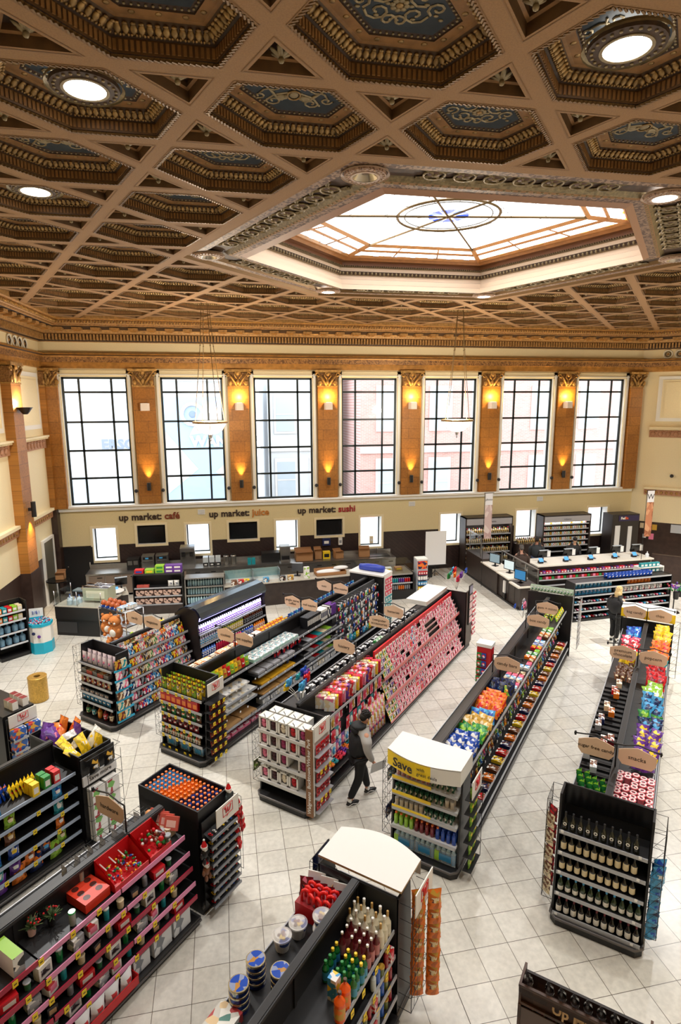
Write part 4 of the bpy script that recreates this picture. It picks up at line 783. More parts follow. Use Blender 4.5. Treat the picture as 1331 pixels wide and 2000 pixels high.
cp = bag('chocolate_pouch', .17, .24, .05, foil('maroon', 'pink'), pr('rose', 'black')); wp = flat('chocolate_tray', .13, .24, .02, ink('white'), cat='tray')
for i in range(5): spawn(cp, fr, 3.66, 1.16-.1*i, 1.37, 'maroon and pink chocolate pouch, %s from left behind the candy canes' % nth(i), 'chocolate pouches', rz=-PI/2+.3, rx=-.25)
for i in range(6): spawn(wp, fr, 3.76+.02*(i % 2), 1.14-.09*i, 1.37, 'thin white packet, %s from left behind the chocolate pouches' % nth(i), 'thin white packets', rz=-PI/2+.2, rx=-.3)
mb = MB(); 
for q in ((-.14, -.16, .14, -.15), (-.14, .15, .14, .16), (-.14, -.15, -.13, .15), (.13, -.15, .14, .15)): mb.box(q[0], q[1], 0, q[2], q[3], .16, CRD)
mb.box(-.145, -.162, 0, .0-.14, .162, .09, RED); mb.box(-.14, -.16, 0, .14, .16, .01, CRD); tag(put('open_carton', mb, fr, (3.85-.12, .72, 1.38), rz=PI/2*0), 'open brown cardboard box with red side at the far end of the sweets shelf', 'box')
spawn(bag('foil_bag', .14, .16, .09, foil('blue')), fr, 3.72, 1.14, 1.37, 'small blue foil bag at the corner by the open carton', rz=1)
BXC = PM('puzzle_print', [(210, 206, 196), (90, 140, 130), (226, 196, 150), (240, 238, 230), (176, 60, 60)], 13); spawn(carton('flat_box', .3, .26, .1, WHT, top=BXC, front=BXC), fr, 2.0, 1.0, 1.37, 'patterned gift box lying on the sweets shelf, lower edge of the photo', 'flat gift boxes'); spawn(carton('flat_box', .24, .2, .08, WHT, top=pr('teal', 'cream', 'red', scale=14)), fr, 1.75, 1.05, 1.37, 'teal and red gift box at the very bottom edge', 'flat gift boxes', rz=.2)
# end display with the big white board
te, fe = endcap('end display with curved white top board at the far end of the drinks run', 5.82, 2.38, 3.46, 1.7, [(1.25, .1), (.9, .08), (.55, .06)], depth=.55, face=1, wires=(0, 1))
mb = MB(); n = 14; ed = [(1.1-1.12*k/n, -.04-.16*math.sin(PI*k/n)) for k in range(n+1)]; pts = ed+[(-.02, .52), (1.1, .52)]
mb.prism(pts[::-1], 1.76, 1.79, C('board_edge', (170, 140, 100)), top=TOPW); put('top_board', mb, parent=te); mb = MB(); ring(mb, [(x, y) for x, y in ed], 1.58, [(x, y) for x, y in ed], 1.76, TOPW); put('header_band', mb, parent=te)
chip = bag('chip_bag', .17, .24, .08, foil('orange', 'gold'), pr('gold', 'brown', 'cream', scale=24)); fs = Fr(*W(5.25, 2.35), TH)
wirepanel(te, -.0+.0, .05, .5, .2, 1.62, sgn=-1, out=.16)
for r_ in range(7):
    for c_ in range(2): spawn(chip, fs, .3+.1*c_, -.1-.16*c_, .22+.2*r_, 'orange snack bag clipped in %s row from the floor, %s column, drinks run end' % (nth(r_), ('near', 'far')[c_]), 'orange snack bags on the side rack', rx=-.1, rz=-1.15+random.uniform(-.25, .25))
wsign(te, (-.16, .2, 1.45), .5, .3, rz=-PI/2)
sb = bag('sleeve_bag', .2, .26, .05, foil('navy'), pr('sky', 'blue')); fl_ = Fr(*W(5.3, 3.62), TH)
for i in range(2): spawn(sb, fl_, .18+.2*i, 0, 1.35, 'dark blue film bag, %s in the left side rack of the white-topped display' % ('near one' if i == 0 else 'far one'), 'blue film bags', rz=PI)
# ---- seasonal run, lower left
t, fr, hf = gondola('seasonal shelving run with pink and crimson price rails, lower left', .8, 5.1, 5.33, 6.67, 1.62, [], left=[(1.3, .5), (.7, .5)]); HD = [.44, .52, .56, .6, .62]
HL = [1.32, 1.1, .88, .66, .46]
for i, z in enumerate(HL):
    for k in range(4): shelf_part(t, 1.075, hf-HD[i], hf-.02, z, RIM if (i+k) % 3 == 0 or (i < 2 and k > 1) else RIC, x0=k*1.075, lip=.06)
    tags(t, hf-HD[i], z-.0, [.25+.33*k+random.uniform(-.08, .08) for k in range(12 if i else 9)])
sl = BLK
CL = pr('white', 'grey', 'cream', 'rose', scale=12); 
GIFT = [carton('gift_box', .16, .12, .15, pr('grey', 'white', 'black', scale=16), panel=C('window_grey', (170, 176, 180))), carton('gift_box', .14, .12, .17, pr('white', 'red', scale=12), panel=ink('pink')), tub('tumbler', .04, .17, ink('teal'), ink('white')), tub('mug_tub', .05, .11, ink('cream'), ink('cream')), carton('gift_box', .12, .12, .13, ink('black'), panel=C('label_kraft', (196, 160, 120))), small_bottle('glitter_bottle', .04, .2, gl('glitter', (130, 130, 136)), ink('red')), carton('gift_box', .2, .12, .12, ink('red'), panel=ink('white')), tub('candle_jar', .045, .1, gl('candle_green', (60, 120, 80)), ink('silver')), carton('gift_box', .18, .1, .18, ink('white'), panel=pr('grey', 'black', scale=20)), tub('tumbler', .045, .18, gl('tumb_green', (20, 120, 60)), ink('silver'))]
GN = ['grey and white boxed gift', 'white and red boxed gift', 'teal tumbler', 'cream mug', 'black box with kraft label', 'glitter bottle with red top', 'red box with white panel', 'green glass candle jar', 'white box with grey picture', 'green lidded tumbler']
for i, z in enumerate(HL[1:]):
    ks = GIFT[i*3:]+GIFT[:i*3]; ns = GN[i*3:]+GN[:i*3]; fill(ks, fr, .5, 4.25, hf-HD[i+1]+.09, z, .2, ns, '%s shelf of seasonal run' % nth(i+1), 'seasonal gifts', jx=.02, jr=.25, s=.92)
PAPK = bag('snow_bag', .22, .26, .13, C('snow_white', (240, 240, 242), .3), ink('red')); 
for i in range(4): spawn(PAPK, fr, 2.45+.2*i, .05, .2, 'bag of white fibre snow with red label, %s from left in the red tray' % nth(i), 'bags of fibre snow', rz=random.uniform(-.2, .2), rx=.1, s=.92)
mb = MB(); mb.box(0, 0, 0, .85, .3, .01, RED); mb.box(0, 0, 0, .85, .01, .12, RED); mb.box(0, 0, 0, .01, .3, .14, RED); mb.box(.84, 0, 0, .85, .3, .14, RED); tag(put('cardboard_tray', mb, fr, (2.33, -.04, .16)), 'low red cardboard tray of snow bags on the bottom shelf of the seasonal run', 'tray')
pot = carton('product_box', .34, .16, .3, C('box_grey', (206, 208, 210)), front=PM('pan_print', [(214, 216, 218), (120, 126, 134), (214, 216, 218)], 9)); pnm = ['large grey appliance box', 'white appliance box']
for i, (x, s_) in enumerate(((3.32, .75), (3.66, .88), (4.0, .88))): spawn(pot, fr, x, .12, .16, 'grey boxed kitchen appliance, %s of three on the bottom shelf of the seasonal run' % nth(i), 'boxed kitchen appliances', s=s_)
for i in range(4): spawn(carton('product_box', .26, .16, .27, BLK2, front=pr('grey', 'black', 'cream', scale=12)), fr, .5+.42*i, .12, .16, 'black and white boxed gadget, %s from left on the bottom seasonal shelf' % nth(i), 'boxed gadgets')
TS = fr; fr = fr.sub(0, .17)
# top shelf: from the near end
PKB = PM('pink_box', [(244, 232, 234), (232, 170, 190), (244, 232, 234), (60, 50, 50)], 14)
for i in range(5): spawn(carton('shrink_box', .26, .08, .26, PKB), fr, 1.3+.1*i, .16+.04*i, 1.33, 'white and pink printed flat box, %s from left, leaning in the row' % nth(i), 'white and pink flat boxes', rz=.5, rx=-.2)
spawn(carton('gadget_box', .12, .36, .24, ink('white'), top=ink('lime'), front=pr('white', 'grey', 'black', scale=10)), fr, 1.95, .25, 1.33, 'white box with lime green end and toothbrush picture on the top shelf')
def shrub(name, lab, x, y, z, seed, cont):
    rnd = random.Random(seed); t_ = thing(name, lab, 'plant', fr, (x, y, z), 0, 'small festive plants'); mb = MB(); mb.lathe([(.04, 0), (.05, .1)], 12, cont); put('pot', mb, parent=t_); mb = MB(); g = C('fir_green', (70, 96, 60)); g2 = C('fir_light', (120, 140, 96))
    for k in range(70):
        a, b, l = rnd.uniform(0, 6.28), rnd.uniform(.1, 1.3), rnd.uniform(.06, .14); p = Vector((math.cos(a)*math.cos(b), math.sin(a)*math.cos(b), math.sin(b)))*l; mb.tube([(p.x*.2, p.y*.2, .1+p.z*.2), (p.x, p.y, .1+p.z)], [.008, .003], g if k % 3 else g2, 3)
    put('foliage', mb, parent=t_); mb = MB()
    for k in range(9): a, b = rnd.uniform(0, 6.28), rnd.uniform(.2, 1.3); mb.ball(.1*math.cos(a)*math.cos(b), .1*math.sin(a)*math.cos(b), .1+.1*math.sin(b), .013, RED, seg=6, rings=4)
    put('berries', mb, parent=t_)
shrub('festive_plant', 'small fir sprig in a pale pot, left of the dark lantern', 2.3, .42, 1.33, 1, C('pot_rose', (206, 170, 160))); shrub('festive_plant', 'berry sprig in dark pot beside the green tumbler', 2.5, .35, 1.33, 2, BLK); shrub('festive_plant', 'low sprig with red berries at the shelf back', 2.45, .55, 1.33, 3, C('pot_dark', (60, 40, 34)))
GT = [tub('tumbler', .042, .17, gl('tumbler_clear', (150, 160, 150)), gl('green_glitter', (20, 170, 70)))]
spawn(GT[0], fr, 2.62, .14, 1.33, 'clear tumbler with green glitter lid at the shelf edge', 'green glitter tumblers'); spawn(GT[0], fr, 3.0, .5, 1.33+.12, 'clear tumbler with green glitter lid standing in the orange tray', 'green glitter tumblers')
mb = MB(); ORR = C('tray_orange', (226, 62, 34)); mb.box(0, 0, 0, .34, .4, .12, ORR)
for k in range(6): mb.lathe([(.042, .121), (.001, .1215)], 14, C('hole_brown', (80, 26, 14)), x=.085+.17*(k % 2), y=.09+.11*(k//2), cap=False)
tag(put('tumbler_tray', mb, fr, (2.78, .12, 1.33)), 'orange red cardboard tray with six empty round holes', 'tray')
def redbin(x, wd, lab, n, seed):
    t_ = thing('display_bin', lab, 'tray', fr, (x, .06, 1.33), 0, 'red display bins'); mb = MB(); d = .38
    mb.box(0, 0, 0, wd, d, .01, RED); mb.box(0, 0, 0, wd, .01, .09, RED)
    for q in (0, wd-.008): mb.add([(q, 0, 0), (q, d, 0), (q, d, .3), (q, 0, .09)], [[0, 1, 2, 3]], RED); mb.add([(q+.008, 0, 0), (q+.008, d, 0), (q+.008, d, .3), (q+.008, 0, .09)], [[3, 2, 1, 0]], RED)
    mb.box(0, d-.01, 0, wd, d, .3, RED); put('bin', mb, parent=t_); return t_
tb_ = redbin(3.15, .52, 'red display bin full of necklaces of coloured bulbs', 40, 1); redbin(3.7, .36, 'red display bin of plush novelties, next to the bulbs', 20, 2)
mb = MB()
for k in range(3): mb.tube([(3.22+.14*k, .5, 1.55-.0*k), (3.22+.14*k, .3, 1.5)], .008, WHT, 4)
tag(put('white_peg', mb, fr, (0, 0, 0)), 'white plastic pegs across the bulb bin', 'peg')
rnd = random.Random(5); bulb = {}
for c in ('red', 'green', 'blue', 'orange', 'yellow'): mb = MB(); mb.ball(0, 0, 0, .016, M('bulb_'+c, INK[c], .15), rz=.024, seg=7, rings=5); mb.lathe([(.008, .02), (.008, .032)], 6, ink('silver')); bulb[c] = mb.mesh('bulb')
cnt = {}
for k in range(60):
    c = ('red', 'green', 'blue', 'orange', 'yellow', 'red', 'green')[k % 7]; x, y = rnd.uniform(.06, .46), rnd.uniform(.04, .36); r_ = rnd.uniform(.02, .12); rw = 'front' if y < .15 else ('middle' if y < .26 else 'back')
    tag(put('novelty_bulb', bulb[c], fr, (3.15+x, .06+y, 1.345+r_), rz=rnd.uniform(0, 6), rx=rnd.uniform(0, 3)), 'shiny %s plastic bulb at the %s of the red bin of bulbs' % (c, rw), 'ornament', 'bulbs in the red bin, %s %s' % (c, rw))
mb = MB()
for k in range(26): a = rnd.uniform(0, 6.28); x, y, z = 3.9+rnd.uniform(-.15, .15), .28+rnd.uniform(-.16, .16), 1.36+rnd.uniform(.02, .2); mb.ball(x, y, z, rnd.uniform(.02, .04), [RED, WHT, ink('green'), ink('red'), ink('maroon')][k % 5], seg=6, rings=4)
tag(put('festive_novelties', mb, fr, (0, 0, 0)), 'jumbled red, white and green festive trinkets in the bin', 'ornament', kind='stuff')
for i in range(2): spawn(tub('printed_cup', .048, .17, PM('cup_print', [(226, 222, 214), (60, 110, 90), (226, 222, 214), (40, 40, 50)], 24), ink('grey')), fr, 4.05+.02*i, .12+.14*i, 1.33, 'tall printed cup, %s one, at the end of the top seasonal shelf' % ('front', 'back')[i], 'printed cups')
mg = tub('ceramic_mug', .05, .09, ink('cream'), C('mug_in', (200, 180, 150)))
for i in range(6): spawn(mg, fr, 4.08+.11*(i % 2), .3-.0+.09*(i//2)-.04, 1.36+.0, 'cream ceramic mug in the cardboard carton, row %s, %s' % (('front', 'middle', 'back')[i//2], ('left', 'right')[i % 2]), 'cream mugs')
mb = MB(); mb.box(4.0, .2, 1.33, 4.27, .56, 1.34, C('carton_tan', (190, 170, 140))); mb.box(4.0, .2, 1.33, 4.27, .21, 1.4, C('carton_tan', (190, 170, 140))); mb.box(4.0, .2, 1.33, 4.01, .56, 1.42, C('carton_tan', (190, 170, 140))); tag(put('open_carton', mb, fr, (0, 0, .0)), 'low tan carton holding cream mugs', 'box')
mb = MB(); fb = C('plush_tan', (222, 150, 90)); mb.ball(4.15, .62-.04, 1.45, .07, fb, rz=.09); mb.ball(4.15, .58, 1.57, .055, fb); mb.box(4.05, .52, 1.33, 4.25, .62, 1.42, ink('sky')); mb.ball(4.08, .56, 1.45, .04, BLK); tag(put('plush_figure', mb, fr, (0, 0, 0)), 'tan plush doll with blue base at the back corner of the seasonal shelf', 'toy')
for i in range(4): spawn(carton('coral_box', .2, .04, .18, C('coral', (206, 96, 84)), panel=C('coral_light', (240, 196, 186))), fr, 4.2, .52-.1*i, 1.42, 'coral red flat gift box, %s from back, leaning in row' % nth(i), 'coral gift boxes', rz=-1.2, rx=-.5)
aisle_sign('tan sign reading hardware over the back of the seasonal run', .8+2.55, 6.25, 1.62, 'hardware', -1) if 0 else None
# sign hangs left of its post

fr = TS
aisle_sign('tan sign reading hardware over the back of the seasonal run', 4.5, 6.0, 1.641, 'hardware', -1)
tg, w2, hk = tagm()
lf = Fr(*W(5.1, 6.6), TH+PI); GB = K('wire_hook', 'hook'); 
mb = MB(); 
for k in range(14): mb.tube([(4.4-.0, 0, 0)]*2, .001, WIRE, 3) if 0 else None
mb = MB(); bx = fr.sub(3.0, hf+.03); n_ = 16
for k in range(n_): mb.tube([(3.05+.085*k, hf+.06, 1.5), (3.05+.085*k, hf+.42, 1.5)], .004, WIRE, 3)
for k in range(6): mb.tube([(2.9, hf+.06+.07*k, 1.5), (4.28, hf+.06+.07*k, 1.5)], .003, WIRE, 3)
put('wire_hooks', mb, parent=t); gk = bag('hook_packet', .12, .18, .04, M('clear_pack', (190, 190, 192), .3), ink('grey'))
for i in range(14): spawn(gk, fr, 3.0+.095*i, hf+.34-.12*(i % 2), 1.31, 'pale clear hardware packet, %s from left behind the seasonal run' % nth(i), 'hardware packets', rz=PI/2)
# end display of the seasonal run: orange-capped drinks on top, toy cars on the side
te, fe = endcap('end display with orange-capped drinks on top, lower left of centre', 5.85, 5.42, 6.62, 1.5, [(1.1, .1), (.7, .08), (.35, .06)], depth=.62, face=1, wires=(0, 0), sidem=BLK)
mb = MB(); 
for q in ((0, 0, 1.2, .02), (0, .6, 1.2, .62), (0, .02, .02, .6), (1.18, .02, 1.2, .6)): mb.box(q[0], q[1], 1.42, q[2], q[3], 1.66, BLK)
mb.box(0, 0, 1.4, 1.2, .62, 1.42, BLK); put('top_bin', mb, parent=te)
OC = C('cap_orange', (240, 120, 44)); sd = {c: small_bottle('sports_drink', .034, .21, gl('drink_'+c, INK[c] if c != 'navy' else (22, 28, 70)), OC, seg=8, nr=.5) for c in ('sky', 'orange', 'navy', 'blue')}
for i in range(14):
    for j_ in range(7):
        c = 'sky' if i+j_*.6 < 5.5 else ('orange' if i < 9-(j_ > 4) else ('navy' if (i+j_) % 3 else 'blue')); cn_ = {'sky': 'pale blue', 'orange': 'orange', 'navy': 'dark blue', 'blue': 'blue'}[c]
        spawn(sd[c], fe, 1.12-.08*i, .07+.078*j_, 1.421, '%s sports drink with orange cap, %s row, %s from left in top bin' % (cn_, nth(6-j_), nth(i)), 'sports drinks in the top bin')
frs = Fr(*W(5.24, 5.38), TH)       # right-hand side of the display
mb = MB(); mb.box(0, -.015, .14, .62, 0, 1.5, BLK)
for y in (-.17, ): mb.tube([(.6, y, .3), (.6, y, 1.55)], .005, WIRE, 4); mb.tube([(.02, y, .3), (.02, y, 1.5)], .005, WIRE, 4)
for k in range(9): mb.add([(0.02, 0, .22+.135*k+.03), (.6, 0, .22+.135*k+.03), (.6, -.16, .22+.135*k-.03), (.02, -.16, .22+.135*k-.03)], [[0, 3, 2, 1], [0, 1, 2, 3]], DGR); mb.box(.02, -.175, .17+.135*k, .6, -.16, .2+.135*k+.01, C('rack_lip', (130, 134, 140)))
mb.tube([(.62, 0, .4), (.62, -.2, .4), (.62, -.2, 1.6), (.62, 0, 1.6)], .005, WIRE, 4)
o = put('side_rack', mb, frs, (0, 0, 0)); tag(o, 'slanted rack of toy cars on the side of the orange-capped display', 'rack')
car = {}
for c in ('red', 'blue', 'silver', 'yellow', 'black', 'white'):
    mb = MB(); m_ = M('car_'+c, INK.get(c, (30, 30, 30)), .2); mb.prism([(-.033, -.013), (.033, -.013), (.036, 0), (.033, .013), (-.033, .013), (-.036, 0)], .006, .02, m_); mb.prism([(-.018, -.011), (.014, -.011), (.014, .011), (-.018, .011)], .02, .032, BLK2); mb.box(-.016, -.01, .032, .01, .01, .034, m_)
    for x in (-.02, .02): mb.tube([(x, -.016, .008), (x, .016, .008)], .008, BLK, 6)
    car[c] = K('toy_car', 'toy', mb.mesh('toy_car'))
cl = list(car)
for k in range(9):
    for i in range(7):
        c = cl[(i*5+k*3) % 6]; spawn(car[c], frs, .07+.08*i, -.1, .22+.135*k, '%s toy car, %s from left on the %s rack from the floor' % (c, nth(i), nth(k)), 'toy cars', rz=PI/2+random.uniform(-.2, .2), rx=0)
wsign(o, (.33, -.19, 1.42), .46, .28); 
# hanging plush
def santa(name, lab, fr_, x, y, z, rz=0, k=1, body=RED):
    t_ = thing(name, lab, 'soft toy', fr_, (x, y, z), rz, 'hanging festive soft toys'); mb = MB(); mb.ball(0, 0, .1, .06, body, .05, .075); mb.ball(-.035, -.03, .01, .026, body, rz=.05); mb.ball(.035, -.03, .01, .026, body, rz=.05); mb.ball(-.065, -.01, .1, .022, body, rz=.045); mb.ball(.065, -.01, .1, .022, body, rz=.045); put('body', mb, parent=t_)
    mb = MB(); mb.ball(0, -.005, .2, .042, C('face_skin', (232, 190, 160)) if k else WHT); mb.ball(0, -.03, .185, .034, WHT, .02, .03); mb.ball(0, -.045, .2, .008, RED); mb.ball(-.014, -.043, .21, .004, BLK); mb.ball(.014, -.043, .21, .004, BLK); put('head', mb, parent=t_)
    mb = MB(); mb.lathe([(.046, 0), (.04, .02), (.02, .07), (.004, .1)], 10, RED, z=.215); mb.lathe([(.05, 0), (.05, .022)], 10, WHT, z=.205); mb.ball(.0, 0, .318, .016, WHT); put('hat', mb, parent=t_)
fse = Fr(*W(5.86, 5.35), TH)
for i, (x, z) in enumerate(((.0, 1.25), (.06, 1.02), (-.02, .78))): santa('plush_santa', 'red plush santa with white beard, %s down on the right corner of display' % nth(i), fse, x, -.1, z, rz=.3*i)
santa('plush_snowman', 'small plush in dark coat at the top of the hanging soft toys', fse, -.05, .02, 1.47, 0, 0, C('coat_grey', (50, 60, 60)))
santa('plush_penguin', 'black and white plush penguin hanging on the left edge of the toy car rack', Fr(*W(5.22, 5.3), TH), -.02, 0, .98, 0, 0, BLK); santa('plush_reindeer', 'brown plush reindeer hanging below the penguin', Fr(*W(5.22, 5.3), TH), 0, 0, .7, 0, 0, C('reindeer', (130, 84, 56)))
# ---- pet food run
t, fr, hf = gondola('pet food shelving run with pale blue price rails at the left edge', 1.8, 5.2, 8.02, 9.3, 1.75, [(1.38, .58), (1.12, .6), (.86, .6), (.6, .6), (.34, .6)], left=[(1.3, .5)], railm=M('rail_blue', (170, 186, 208), .4))
for z in (1.12, .86, .6, .34): tags(t, hf-.6, z, [1.6+.5*i+random.uniform(-.12, .12) for i in range(4)])
PB_ = [bag('pet_food_bag', .24, .3, .1, foil(a, *b), pr(*c)) for a, b, c in (('brown', ('gold',), ('cream', 'brown')), ('sky', ('blue',), ('white', 'red')), ('blue', ('white',), ('yellow', 'white')), ('teal', ('white',), ('white', 'teal')), ('purple', (), ('white', 'purple')), ('orange', ('brown',), ('white', 'orange')), ('navy', ('orange',), ('sky', 'orange')), ('lime', ('brown',), ('cream', 'green')), ('black', ('orange',), ('white', 'grey')))]
PN = ['brown pet food bag', 'sky blue pet treat bag', 'deep blue pet food bag', 'teal pet food bag', 'purple pet food bag', 'orange pet food bag', 'navy pet food bag', 'green pet food bag', 'black litter bag']
for i, z in enumerate((1.12, .86, .6, .34, .16)):
    q = (i*2) % 9; fill(PB_[q:]+PB_[:q], fr, .4, 3.3, .1, z-.0, .255 if i < 4 else .3, PN[q:]+PN[:q], '%s shelf of pet food run' % nth(i+1), 'pet food bags', jx=.02, jr=.15, s=.74 if i < 4 else .95, skip=[(0, 9), (0, 8), (1, 10), (2, 10), (2, 9)] if i < 3 else ())
fill(PB_[0], fr, 1.55, 2.0, .12, 1.38, .3, 'large brown pet food bag', 'top shelf of pet food run', 'pet food bags', s=1.1)
fill(PB_[1], fr, 1.95, 2.3, .1, 1.38, .3, 'blue pet treat pouch at the shelf edge', 'pet top shelf', 'pet food bags')
for i in range(6): spawn(bag('treat_pouch', .15, .2, .04, foil('blue', 'orange'), pr('white', 'gold')), fr, 2.2+.06*i, .38, 1.39, 'blue and orange treat pouch, %s from left, leaning row' % nth(i), 'treat pouches', rz=.9, rx=-.3)
for i in range(7): spawn(bag('treat_pouch', .15, .2, .05, foil('yellow'), pr('white', 'red', 'green')), fr, 2.52+.06*i, .3, 1.39, 'yellow treat pouch, %s from left, on the pet food top shelf' % nth(i), 'yellow treat pouches', rz=.9, rx=-.3)
for i in range(2): spawn(carton('treat_carton', .11, .1, .2, ink('yellow'), panel=ink('white')), fr, 2.72+.0*i, .08+.12*i, 1.39, 'yellow treat carton, %s' % ('front one', 'behind the front one')[i], 'treat cartons')
for i in range(4): spawn(carton('treat_carton', .11, .1, .2, ink('green' if i < 2 else 'red'), panel=ink('white')), fr, 2.92+.16*(i//2), .1+.12*(i % 2), 1.39, '%s treat carton, %s one of the pair' % (('green', 'red')[i//2], ('front', 'rear')[i % 2]), 'treat cartons')
aisle_sign('tan sign reading pet food at the left edge of the photo', 1.8+2.1, 8.66, 1.771, 'pet food', -1)
for i in range(18): spawn(small_bottle('shampoo_bottle', .026, .16, ink('teal'), WHT, seg=7, nr=.9), fr, 2.65+.09*(i//3), hf+.12+.09*(i % 3), 1.31, 'teal bottle with white cap, %s from left, %s row behind pet food' % (nth(i//3), nth(i % 3)), 'teal bottles with white caps')
te, fe = endcap('end display topped with chip bags and marked save more, left edge', 5.85, 8.02, 9.35, 1.6, [(1.1, .1), (.7, .08), (.35, .06)], depth=.62, face=1, wires=(0, 0))
mb = MB(); 
for q in ((0, 0, 1.33, .02), (0, .6, 1.33, .62), (0, .02, .02, .6), (1.31, .02, 1.33, .6), (.6, .02, .62, .6)): mb.box(q[0], q[1], 1.38, q[2], q[3], 1.64, BLK)
mb.box(0, 0, 1.36, 1.33, .62, 1.38, BLK); put('top_bin', mb, parent=te)
cb = {c: bag('chips_bag', .24, .32, .12, foil(c), pr(*p_, scale=16) if p_ else None) for c, p_ in (('purple', ('purple', 'pink')), ('orange', ('orange', 'red')), ('yellow', ('white', 'yellow')), ('white', ('yellow', 'white')))}
for i, (c, x, y, rz, rx) in enumerate((('purple', 1.2, .45, .6, .5), ('purple', 1.1, .2, 2.8, .7), ('purple', .92, .35, 2.2, .6), ('purple', 1.0, .5, 1.2, .8), ('orange', 1.15, .15, .3, .3), ('orange', .95, .1, .1, .5), ('orange', 1.05, .3, 1.0, .9), ('purple', .75, .12, .2, .1), ('yellow', .5, .4, 2.4, .7), ('white', .55, .25, 1.9, .8), ('yellow', .35, .45, 2.5, .6), ('yellow', .3, .25, 2.2, .5), ('yellow', .15, .15, .2, .1), ('yellow', .2, .45, 2.7, .8), ('white', .45, .1, .1, .6))):
    spawn(cb[c], fe, x, y, 1.45, '%s chips bag, %s counting from the left in the end display heap' % (c, nth(i)), 'heap of chips bags', rz=rz+PI*.9, rx=-rx)
fps = Fr(*W(5.22, 7.98), TH); mb = MB(); mb.box(0, -.02, .14, .64, 0, 1.6, BLK); mb.box(.0, -.05, 1.14, .64, -.02, 1.3, C('card_white', (232, 232, 234))); mb.box(.0, -.2, .1, .64, 0, .12, BLK)
for k in range(6): z = .3+.27*k; mb.tube([(0, 0, z), (0, -.18, z), (.64, -.18, z), (.64, 0, z)], .005, WIRE, 4)
for x in (0, .64): mb.tube([(x, -.18, .15), (x, -.18, 1.55)], .005, WIRE, 4)
o = put('side_rack', mb, fps, (0, 0, 0)); tag(o, 'side rack of white pet boxes under the words save more', 'rack'); text('Save more', .1, TXT, o, (.32, -.055, 1.22))
PS = carton('pet_box', .24, .14, .23, ink('white'), front=PM('pet_front', [(244, 244, 242), (244, 244, 242), (170, 24, 50), (120, 190, 90), (244, 244, 242)], 11))
for k in range(4):
    for i in range(2): spawn(PS, fps, .18+.28*i, -.1, .15+.235*k, 'white pet product box with red print, %s from the floor, %s column' % (nth(k), ('left', 'right')[i]), 'white pet product boxes')
for i in range(2): spawn(bag('dark_pouch', .2, .24, .09, foil('black', 'gold'), pr('white', 'gold', 'black')), fps, .18+.28*i, -.11, 1.33, 'black pouch with gold print over the save more card, %s one' % ('left', 'right')[i], 'black pouches')
# ---- leftmost run
te, fe = endcap('end display with blue detergent boxes at the left edge', 6.0, 10.45, 11.6, 1.55, [(1.1, .1), (.7, .08)], depth=.6, face=1, wires=(0, 0))
fk = Fr(*W(5.42, 10.41), TH); mb = MB(); mb.box(0, -.02, .14, .58, 0, 1.5, BLK)
for k in range(5): mb.box(0, -.2, .14+.24*k, .58, 0, .155+.24*k, BLK); mb.box(0, -.214, .13+.24*k, .58, -.2, .17+.24*k, SIL)
o = put('side_rack', mb, fk, (0, 0, 0)); tag(o, 'side rack of blue boxes below the white logo card, left edge', 'rack'); wsign(o, (.29, -.06, 1.33), .54, .24)
SB = carton('cookie_box', .25, .14, .19, PM('cookie_print', [(40, 100, 190), (40, 100, 190), (210, 60, 50), (240, 180, 60), (230, 230, 230)], 14))
for k in range(5):
    for i in range(2): spawn(SB, fk, .15+.28*i, -.11, .156+.24*k, 'blue printed box, %s from the floor, %s column, left edge rack' % (nth(k), ('left', 'right')[i]), 'blue printed boxes')
for i in range(5): spawn(carton('coffee_canister', .13, .11, .16, ink('white'), top=ink('maroon'), front=pr('maroon', 'white', 'black', scale=16)), fe, .12+.15*(i % 3), .12+.2*(i//3), 1.56, 'white and maroon canister, %s from the right on the leftmost display' % nth(i), 'maroon-topped canisters')
mb = MB(); mb.box(0, 0, 1.52, 1.15, .6, 1.555, BLK); put('top_bin', mb, parent=te)
# ---- wooden wine rack, bottom right
WDK = brickmat('rack_wood', (66, 48, 42), (92, 62, 44), (34, 26, 24), .28, .07, .002, rough=.5, swiz=(0, 2), noise=.3)
fw = Fr(*W(5.42, 1.05), TH-PI/2); t = thing('wine_rack', 'dark wooden wine rack cut off by the lower right edge', 'rack', fw)
mb = MB(); mb.add([(0, 0, 1.2), (1.25, 0, 1.2), (1.25, .06, .95), (0, .06, .95)], [[0, 3, 2, 1], [0, 1, 2, 3]], WDK); mb.box(0, .0, 1.17, 1.25, .03, 1.2, WDK); mb.box(0, .03, .93, 1.25, .3, .96, WDK); mb.box(0, .26, .96, 1.25, .29, 1.12, WDK); mb.box(-.0, .03, .96, .025, .29, 1.2, WDK); mb.box(1.225, .03, .96, 1.25, .29, 1.2, WDK); put('trough', mb, parent=t)
mb = MB(); mb.box(0, .26, 0, 1.25, .3, .93, WDK); mb.box(0, .02, 0, .03, .26, .93, WDK); mb.box(1.22, .02, 0, 1.25, .26, .93, WDK); [mb.box(.03, .05, z, 1.22, .26, z+.025, WDK) for z in (.05, .36, .66)]; put('carcass', mb, parent=t)
mb = MB(); mb.box(.03, .03, .68, 1.22, .045, .9, C('slat_wood', (96, 80, 74))); put('slat', mb, parent=t)
text('Up Market:', .14, C('letter_tan', (200, 166, 120)), t, (.66, .024, 1.07), bold=.004, rx=R(77))
wb = bottle('wine_bottle', .038, .3, gl('wine_dark', (14, 12, 12), .08), BLK2, C('label_ring', (226, 224, 218)), neck=.42, nr=.34, caph=.2, lz=(.2, .3))
